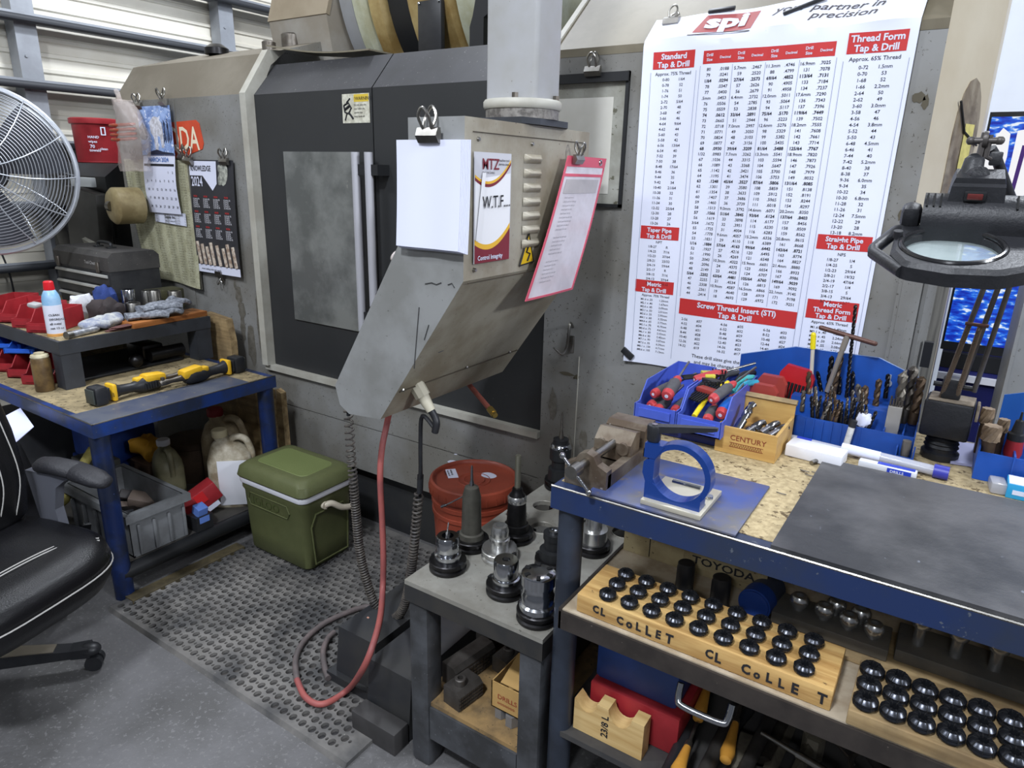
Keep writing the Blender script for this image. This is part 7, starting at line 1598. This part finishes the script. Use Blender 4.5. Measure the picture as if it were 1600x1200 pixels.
# second stand at the right edge
o2 = thing('drill_organizer', 'second blue drill stand, cut by the right edge of the picture', 'tool rack', (.22, 1.80, ZB))
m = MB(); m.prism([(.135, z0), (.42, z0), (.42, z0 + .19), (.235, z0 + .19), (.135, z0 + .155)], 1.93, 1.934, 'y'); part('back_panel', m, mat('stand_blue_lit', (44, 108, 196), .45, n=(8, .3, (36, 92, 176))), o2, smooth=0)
m = MB(); m.box(.10, .40, 1.745, 1.749, z0, z0 + .065); m.box(.10, .104, 1.749, 1.93, z0, z0 + .075); m.box(.104, .40, 1.749, 1.93, z0 + .03, z0 + .033); m.box(.165, .169, 1.74, 1.93, z0, z0 + .07); part('front_panel', m, HB, o2, smooth=0)
Gr = 'items in the right-hand blue stand'
def cutter(px, py, h, r, lab, y=1.80):
    p = at('y', y, px, py); g = thing('shell_cutter', lab, 'cutter', (p.x, y, z0 + .034), (0, 0, 0), Gr); H = max(.05, p.z - z0 - .034)
    m = MB(); m.lathe([(r * .7, 0), (r * .7, H - h)], n=20); part('shank', m, Dm[2], g, local=True)
    m = MB(); rs = []
    for k in range(9): rs.append([((r * (1.0 - .22 * (j % 2))) * math.cos(2 * PI * j / 16 + k * .15), (r * (1.0 - .22 * (j % 2))) * math.sin(2 * PI * j / 16 + k * .15), H - h + h * k / 8) for j in range(16)])
    m.rings(rs); part('head', m, mat('head_tan', (160, 140, 116), .5, .4, n=(30, .6, (104, 84, 64))), g, local=True)
cutter(1552, 665, .035, .019, 'tan toothed cutter on a brown shank nearest the front of the right stand', 1.775); cutter(1545, 638, .035, .014, 'smaller toothed cutter behind the nearest one', 1.83); cutter(1570, 655, .03, .012, 'third toothed cutter further right behind the nearest one', 1.82)
dp_ = thing('deburring_tool', 'red and black pointed tool standing in the right-hand blue stand', 'tool', (.17, 1.80, z0)); p = at('y', 1.80, 1586, 690)
m = MB(); m.lathe([(.015, 0), (.018, .01), (.016, .04)], (p.x, 1.80, z0 + .05), n=20); part('red_body', m, red_plastic, dp_); m = MB(); m.lathe([(.017, .04), (.017, .055), (.012, .058), (.008, .085), (.003, .088), (.002, .105)], (p.x, 1.80, z0 + .05), n=20); part('black_nose', m, black_plastic, dp_)
m = MB(); m.lathe([(.010, 0), (.012, .02), (.009, .05)], (.21, 1.775, z0 + .035), (.3, -.3, 1), n=16); single('small_chuck', m, chrome, 'small bright chuck at the right edge in the right-hand stand', 'chuck')
lb = thing('insert_box', 'light blue and white insert box lying at the right edge of the bench', 'box', (.19, 1.70, ZB))
m = MB(); m.cbox((.215, 1.700, ZB + .0165), (.11, .055, .032), r=.001); b = part('body', m, mat('box_cyan', (46, 156, 208), .45), lb); m = MB(); m.box(.162, .27, 1.674, 1.726, ZB + .0326, ZB + .0334); m.box(.17, .27, 1.6718, 1.6724, ZB + .010, ZB + .020); l_ = part('label', m, white_paper, b, smooth=0); m = MB(); m.text('INSERTS', (.19, 1.6716, ZB + .0125), (1, 0, 0), (0, 0, 1), .008, .02); m.text('CNMG 432\nqty 10', (.19, 1.705, ZB + .0336), (1, 0, 0), (0, 1, 0), .011, .01); part('label_text', m, ink, l_, smooth=0)
m = MB(); m.cbox((.145, 1.702, ZB + .013), (.03, .05, .025), (0, 0, .1), r=.005); part('clear_end', m, mat('clear_grey', (190, 190, 194), .2, alpha=.6), lb)
m = MB(); m.cbox((.255, 1.735, ZB + .045), (.06, .03, .02), r=.004); part('blue_tab', m, mat('box_cyan2', (90, 170, 204), .4), lb)

# white tubes and packs in front of the stand
m = MB(); m.cbox((-.212, 1.655, ZB + .015), (.125, .060, .029), (0, 0, -.08), r=.002); single('white_pack', m, white_plastic, 'plain white box right of the wooden box', 'box')
t1 = thing('drill_tube', 'long clear plastic tube with a violet-blue cap lying behind the rubber mat', 'tube', (-.05, 1.69, ZB))
a = Vector((-.165, 1.706, ZB + .022)); b = Vector((.032, 1.700, ZB + .016)); c = Vector((.055, 1.6985, ZB + .016)); m = MB(); m.cyl(a, b, .0115, n=24); part('tube', m, mat('clear_tube', (206, 208, 220), .15, alpha=.62), t1); m = MB(); m.cyl(a + Vector((.02, 0, -.001)), b, .004, n=10); part('drill_inside', m, steel, t1)
m = MB(); m.cyl(b - Vector((.006, 0, 0)), c, .0155, n=28); part('cap', m, mat('cap_violet', (56, 60, 160), .4), t1); m = MB(); m.cyl(a, a.lerp(b, .42), .0121, n=24); lb_ = part('paper_label', m, white_paper, t1)
t2 = thing('drill_pack', 'flat clear drill pack with a blue label lying just behind the mat', 'pack', (-.06, 1.665, ZB))
m = MB(); m.cbox((-.062, 1.668, ZB + .009), (.118, .022, .017), (0, 0, -.04), r=.003); b = part('body', m, mat('pack_pale', (214, 216, 222), .3), t2)
m = MB(); m.cbox((-.038, 1.6553, ZB + .009), (.048, .0008, .012), (0, 0, -.04)); m.cbox((-.045, 1.668, ZB + .0179), (.075, .016, .0006), (0, 0, -.04)); l_ = part('label', m, mat('label_royal', (40, 64, 180), .45), b, smooth=0)
m = MB(); m.text('DRILLS', (-.056, 1.6545, ZB + .006), (1, 0, 0), (0, 0, 1), .009, .02); part('label_text', m, white_paper, l_, smooth=0)
t3 = thing('drill_sleeve', 'slim clear sleeve with a blue band lying against the blue stand', 'sleeve', (-.24, 1.73, ZB)); m = MB(); m.cyl((-.305, 1.74, ZB + .009), (-.165, 1.725, ZB + .009), .0085, n=18); part('tube', m, mat('clear_tube', (1, 1, 1)), t3); m = MB(); m.cyl((-.27, 1.7365, ZB + .009), (-.235, 1.7328, ZB + .009), .009, n=18); part('band', m, mat('label_royal', (1, 1, 1)), t3); m = MB(); m.cyl((-.30, 1.7395, ZB + .009), (-.27, 1.7365, ZB + .009), .004, n=10); part('drill_inside', m, steel, t3)
m = MB(); m.cyl((-.212, 1.605, ZB + .006), (-.196, 1.65, ZB + .006), .005, n=14); single('short_pin', m, steel, 'short steel pin at the left back corner of the rubber mat', 'pin')
for k, (px, py) in enumerate(((1250, 735), (1258, 742), (1268, 738), (1213, 770))):
    p = at('z', ZB, px, py); m = MB(); m.tube([(p.x, p.y, ZB + .002), (p.x + .012, p.y - .004, ZB + .003), (p.x + .020, p.y - .001, ZB + .002)], .0012, 5); single('metal_chip', m, dull_steel, 'tiny curled metal chip on the board left of the rubber mat', 'chip', 'metal chips')

# ---------------------------------------------------------------- magnifier lamp
ml = thing('magnifier_lamp', 'black magnifier bench lamp on long jointed arms at the right', 'lamp', (.03, 1.85, ZB))
bkm = mat('lamp_black', (34, 35, 38), .42, n=(20, .4, (48, 48, 52)), bump=(160, .15)); dusty = mat('dusty', (140, 128, 112), .8, n=(30, .8, (90, 80, 68)))
m = MB(); m.lathe([(.038, 0), (.040, .003), (.040, .016), (.034, .02), (.034, .028), (.037, .03), (.033, .036), (.036, .04), (.032, .046), (.035, .05), (.03, .056)], (.032, 1.845, ZB + .0005), n=30); part('swivel_base', m, bkm, ml)
m = MB(); m.cbox((.032, 1.84, ZB + .105), (.098, .085, .088), (0, 0, -.06), r=.006); bb_ = part('clamp_box', m, bkm, ml); m = MB(); m.cbox((.034, 1.84, ZB + .1498), (.09, .078, .003), (0, 0, -.06), r=.001); m.cbox((.086, 1.815, ZB + .135), (.006, .04, .04), r=.002); part('dust_film', m, dusty, bb_)
m = MB(); m.cbox((.028, 1.84, ZB + .175), (.04, .04, .05), r=.006); m.cyl((-.01, 1.84, ZB + .18), (.07, 1.84, ZB + .18), .006); part('pivot_block', m, bkm, ml)
arm_m = mat('arm_grey', (104, 100, 96), .4, .5, n=(20, .5, (70, 66, 60)))
def Yp(px, py, y): return at('y', y, px, py)
for i, (p0, p1) in enumerate((((1478, 600), (1555, 405)), ((1502, 605), (1578, 400)), ((1522, 612), (1592, 405)))):
    m = MB(); a = Yp(*p0, 1.84); b = Yp(*p1, 1.76); m.cyl(a, b, .0055, n=10); part('arm_rod', m, arm_m, ml)
for p0, p1 in (((1470, 622), (1515, 505)), ((1492, 628), (1532, 510))):
    a = Yp(*p0, 1.83); b = Yp(*p1, 1.78); d = (b - a); m = MB(); m.tube(coil([a.lerp(b, t / 10) for t in range(11)], lambda t: .0045, lambda t: .0032, .0012), .0013, 5); part('spring', m, mat('spring_tan', (128, 112, 96), .4, .6), ml)
m = MB(); m.cyl(Yp(1508, 505, 1.775), Yp(1545, 510, 1.775), .004); part('spring_bar', m, mat('bar_brown', (1, 1, 1)), ml)
m = MB(); m.tube([Yp(1592, 405, 1.76), Yp(1600, 360, 1.72), Yp(1576, 300, 1.66), Yp(1556, 245, 1.62), Yp(1548, 232, 1.61)], .009, 12); part('upper_arm', m, bkm, ml)
m = MB(); m.cbox(Yp(1556, 248, 1.60), (.020, .03, .024), r=.003); part('arm_socket', m, bkm, ml)
m = MB(); c = Yp(1540, 218, 1.58); m.cyl(c - Vector((.022, 0, .002)), c + Vector((.022, 0, -.002)), .006, n=14); m.ball(c - Vector((.022, 0, .002)), (.008, .008, .008), seg=12); m.ball(c + Vector((.022, 0, -.002)), (.008, .008, .008), seg=12); m.lathe([(.014, -.004), (.015, 0), (.014, .004)], c + Vector((0, 0, .0)), (1, 0, 0), n=24)
m.tube([c + Vector((-.002, 0, .012)), c + Vector((-.004, 0, -.03)), c + Vector((-.012, 0, -.045))], .006, 8); m.tube([c + Vector((.006, 0, .008)), c + Vector((.006, 0, -.03)), Yp(1553, 250, 1.595)], .005, 8); part('knuckle_joint', m, mat('knuckle_grey', (84, 80, 78), .45, .4), ml)
m = MB(); c2 = Yp(1518, 268, 1.56); m.lathe([(.020, -.012), (.021, -.010), (.018, .0), (.016, .022), (.012, .026)], c2, (.05, .1, 1), n=28); m.tube([c2 + Vector((0, 0, .02)), c + Vector((-.012, 0, -.035))], .012, 10); part('neck', m, bkm, ml)
# the head: lies nearly level, tipped a little to the viewer
HC = Yp(1487, 386, 1.45); hx = Vector((1, .06, -.02)).normalized(); hn = Vector((.02, -.30, .954)).normalized(); HS = 1.32; hy = hn.cross(hx).normalized(); hx = hy.cross(hn).normalized()
HM = Matrix.Translation(HC) @ Matrix((hx, hy, hn)).transposed().to_4x4() @ Matrix.Scale(HS, 4)
def hp_(u, v, w=0): return HM @ Vector((u, v, w))
lensR = .058; n = 40
outl = [(-.150, .012), (-.150, -.004), (-.092, -.068), (-.078, -.074), (.0, -.082), (.055, -.078), (.095, -.058), (.112, -.02), (.115, .03), (.108, .075), (-.075, .075), (-.085, .02)]
# frame ring around the lens: outer outline resampled by angle
def outer_r(a):
    d = Vector((math.cos(a), math.sin(a))); best = .08
    pts = [(-.070, -.030), (-.052, -.068), (.0, -.080), (.055, -.074), (.088, -.050), (.102, -.01), (.103, .03), (.100, .078), (-.064, .078), (-.070, .03)]
    for i in range(len(pts)):
        p = Vector(pts[i]); q = Vector(pts[(i + 1) % len(pts)]); e = q - p; den = d.x * e.y - d.y * e.x
        if abs(den) < 1e-9: continue
        t = (p.x * e.y - p.y * e.x) / den; s_ = (p.x * d.y - p.y * d.x) / den
        if t > 0 and 0 <= s_ <= 1: best = t
    return best
N2 = 64; m = MB(); rings_ = []
for f, w in (('o', -.022), ('o', -.004), ('o2', .002), ('i2', .002), ('i', -.004), ('i', -.016), ('i3', -.018), ('o3', -.024)):
    row = []
    for k in range(N2):
        a = 2 * PI * k / N2; o = outer_r(a); r = {'o': o, 'o2': o - .006, 'i2': lensR + .006, 'i': lensR, 'i3': lensR + .003, 'o3': o - .004}[f]
        row.append(hp_(r * math.cos(a), r * math.sin(a), w))
    rings_.append(row)
m.rings(rings_, close=True); head = part('head_frame', m, bkm, ml, smooth=35)
m = MB(); m.M = HM.copy(); m.lathe([(.001, -.0075), (.03, -.008), (.05, -.0105), (lensR + .001, -.013), (lensR + .001, -.015), (.05, -.0175), (.03, -.020), (.001, -.0205)][::-1], n=48)
part('lens', m, mat('lens_glass', (206, 222, 222), .05, alpha=.45, spec=1.0, coat=.6), head, label='glass magnifying lens')
m = MB(); m.M = HM.copy(); m.tube([(lensR * 1.03 * math.cos(2 * PI * k / 48), lensR * 1.03 * math.sin(2 * PI * k / 48), .002) for k in range(48)], .0035, 8, close=True); part('lens_bezel', m, mat('bezel_black', (34, 34, 36), .22), head)
m = MB(); m.M = HM.copy(); m.tube([(-.055, .072, -.004), (-.070, .062, -.006), (-.092, .004, -.012), (-.091, -.010, -.012), (-.052, -.064, -.013)], .0085, 10); part('side_handle', m, bkm, head)
m = MB(); m.M = HM.copy(); m.cyl((-.066, .022, .0), (-.066, .022, .010), .006, n=18); part('thumb_screw', m, bkm, head)
m = MB(); m.M = HM.copy(); m.prism([(.046, -.012)] + [(.080 + .035 * math.cos(math.radians(a)), .010 + .034 * math.sin(math.radians(a))) for a in range(180, -1, -12)] + [(.115, -.012)], -.042, .094, 'x'); hood = part('tube_hood', m, bkm, head, smooth=25)
m = MB(); m.M = HM.copy()
for k in range(3): m.cbox((-.036 + .008 * k - .002, .066, .0405), (.0022, .026, .002), (.38, 0, 0)); m.cbox((.066 + .010 * k, .066, .0405), (.0022, .026, .002), (.38, 0, 0))
part('vent_slot', m, dark_gap, hood, smooth=0)
m = MB(); m.M = HM.copy(); m.cbox((-.055, .078, .012), (.026, .034, .036), r=.010); part('ballast_end', m, bkm, head)
m = MB(); m.M = HM.copy(); m.rings([[(x0_, y0_, z_) for x0_, y0_ in ((-w_ + .018, .062 + dy_), (w_ + .018, .062 + dy_), (w_ + .018, .115), (-w_ + .018, .115))] for w_, z_, dy_ in ((.034, .026, 0), (.031, .060, .005), (.030, .063, .010), (.028, .070, .011))]); swb = part('switch_box', m, bkm, head, smooth=0)
m = MB(); m.M = HM.copy(); m.cbox((.016, .0625, .049), (.026, .006, .013), (0, 0, 0), r=.002); ss = part('switch_bezel', m, black_metal, swb)
m = MB(); m.M = HM.copy(); m.cbox((.016, .0590, .049), (.018, .003, .008), r=.001); part('rocker', m, mat('rocker_red', (96, 42, 40), .3), ss, label='dull red rocker switch')
m = MB(); m.tube(smoothpath([c2 + Vector((0, 0, -.01)), hp_(.018, .085, .070)], 2), .016, 16); part('neck_post', m, bkm, ml)

# ================================================================ television, pillar and the far right
tv = thing('large_screen', 'large lit television showing bright blue water and white outlined letters, at the right', 'television', (.5, 3.2, .9))
m = MB(); m.box(-.02, 1.25, 3.20, 3.25, .965, 1.855); part('bezel', m, black_metal, tv, smooth=0)
def screen_mat():
    mm = bpy.data.materials.new('screen_picture'); mm.use_nodes = True; nt = mm.node_tree; b = nt.nodes['Principled BSDF']; tc = nt.nodes.new('ShaderNodeTexCoord')
    mp = nt.nodes.new('ShaderNodeMapping'); mp.inputs['Scale'].default_value = (9, 9, 26); mp.inputs['Rotation'].default_value = (0, .7, 0); nt.links.new(tc.outputs['Object'], mp.inputs[0])
    t = nt.nodes.new('ShaderNodeTexNoise'); t.inputs['Scale'].default_value = 2.2; t.inputs['Detail'].default_value = 6; nt.links.new(mp.outputs[0], t.inputs['Vector'])
    r = nt.nodes.new('ShaderNodeValToRGB'); e = r.color_ramp.elements; e[0].position = .40; e[0].color = lin((10, 40, 170)); e[1].position = .62; e[1].color = lin((236, 244, 255))
    k = e.new(.52); k.color = lin((24, 92, 226)); k = e.new(.57); k.color = lin((60, 140, 240))
    nt.links.new(t.outputs['Fac'], r.inputs[0]); nt.links.new(r.outputs[0], b.inputs['Emission Color']); b.inputs['Emission Strength'].default_value = 1.0; b.inputs['Base Color'].default_value = (0, 0, 0, 1); return mm
m = MB(); m.box(-.012, 1.24, 3.197, 3.201, 1.00, 1.838); scp = part('screen', m, screen_mat(), tv, smooth=0)
glow = mat('screen_white', (0, 0, 0), .5, emit=((252, 252, 255), 1.0)); purple = mat('screen_purple', (0, 0, 0), .5, emit=((74, 28, 130), .7))
m = MB(); q = dict(y=3.1965)
def ring_shape(m, pts, y, w):
    m.tube([(x, y, z) for x, z in pts], w, 4)
ring_shape(m, [(-.0, 1.43), (-.03, 1.70), (.0, 1.76), (.04, 1.79)], 3.196, .0); 
m = MB(); m.prism([(-.01, 1.42), (-.01, 1.60), (-.005, 1.74), (.03, 1.80), (.055, 1.78), (.06, 1.70), (.045, 1.50), (.075, 1.45), (.11, 1.45), (.10, 1.40), (-.02, 1.40)], 3.1955, 3.1965, 'y')
m.prism([(.075, 1.79), (.135, 1.80), (.15, 1.77), (.14, 1.62), (.13, 1.45), (.07, 1.45), (.075, 1.62)], 3.1955, 3.1965, 'y')
m.prism([(.115, 1.47), (.20, 1.48), (.22, 1.40), (.20, 1.33), (.12, 1.33)], 3.1955, 3.1965, 'y')
part('white_letters', m, glow, scp, smooth=0)
m = MB(); m.prism([(.098, 1.74), (.112, 1.74), (.104, 1.55), (.098, 1.50), (.088, 1.50), (.094, 1.62)], 3.1945, 3.1952, 'y'); m.prism([(.145, 1.43), (.17, 1.43), (.165, 1.38), (.145, 1.38)], 3.1945, 3.1952, 'y'); m.prism([(.01, 1.50), (.02, 1.50), (.015, 1.42), (.005, 1.42)], 3.1945, 3.1952, 'y'); part('letter_core', m, purple, scp, smooth=0)
sd = thing('screen_cart', 'dark blue cabinet with white edge strips under the large television', 'cabinet', (.4, 3.3, 0))
m = MB(); m.box(-.01, 1.25, 3.15, 3.6, 0, .90); m.box(-.01, 1.25, 3.2, 3.25, .90, .964); part('body', m, mat('cab_navy', (30, 34, 96), .4, n=(5, .5, (20, 22, 60))), sd, smooth=0)
m = MB(); m.box(-.01, 1.25, 3.13, 3.15, .86, .885); part('edge_strip', m, white_plastic, sd, smooth=0)
m = MB(); m.box(-.01, 1.25, 3.16, 3.2, .902, .962); part('dark_shelf', m, black_metal, sd, smooth=0)
m = MB(); m.box(.175, .60, 2.55, 2.9, 0, 1.47); m.box(.17, .18, 2.545, 2.9, 0, 1.47)
single('grey_cabinet', m, mat('pillar_grey', (142, 144, 146), .5, n=(5, .4, (120, 120, 118)), speck=(40, .64, (92, 90, 86))), 'grey speckled cabinet side at the right edge before the television', 'cabinet', smooth=0)
m = MB(); m.box(.06, .24, 1.945, 1.955, ZB + .001, ZB + .03)
m = MB(); m.cbox((.095, 1.90, ZB + .004), (.11, .16, .006), (0, 0, .2)); single('notebook', m, mat('note_violet', (176, 178, 214), .6), 'pale violet notebook lying behind the lamp base', 'notebook')
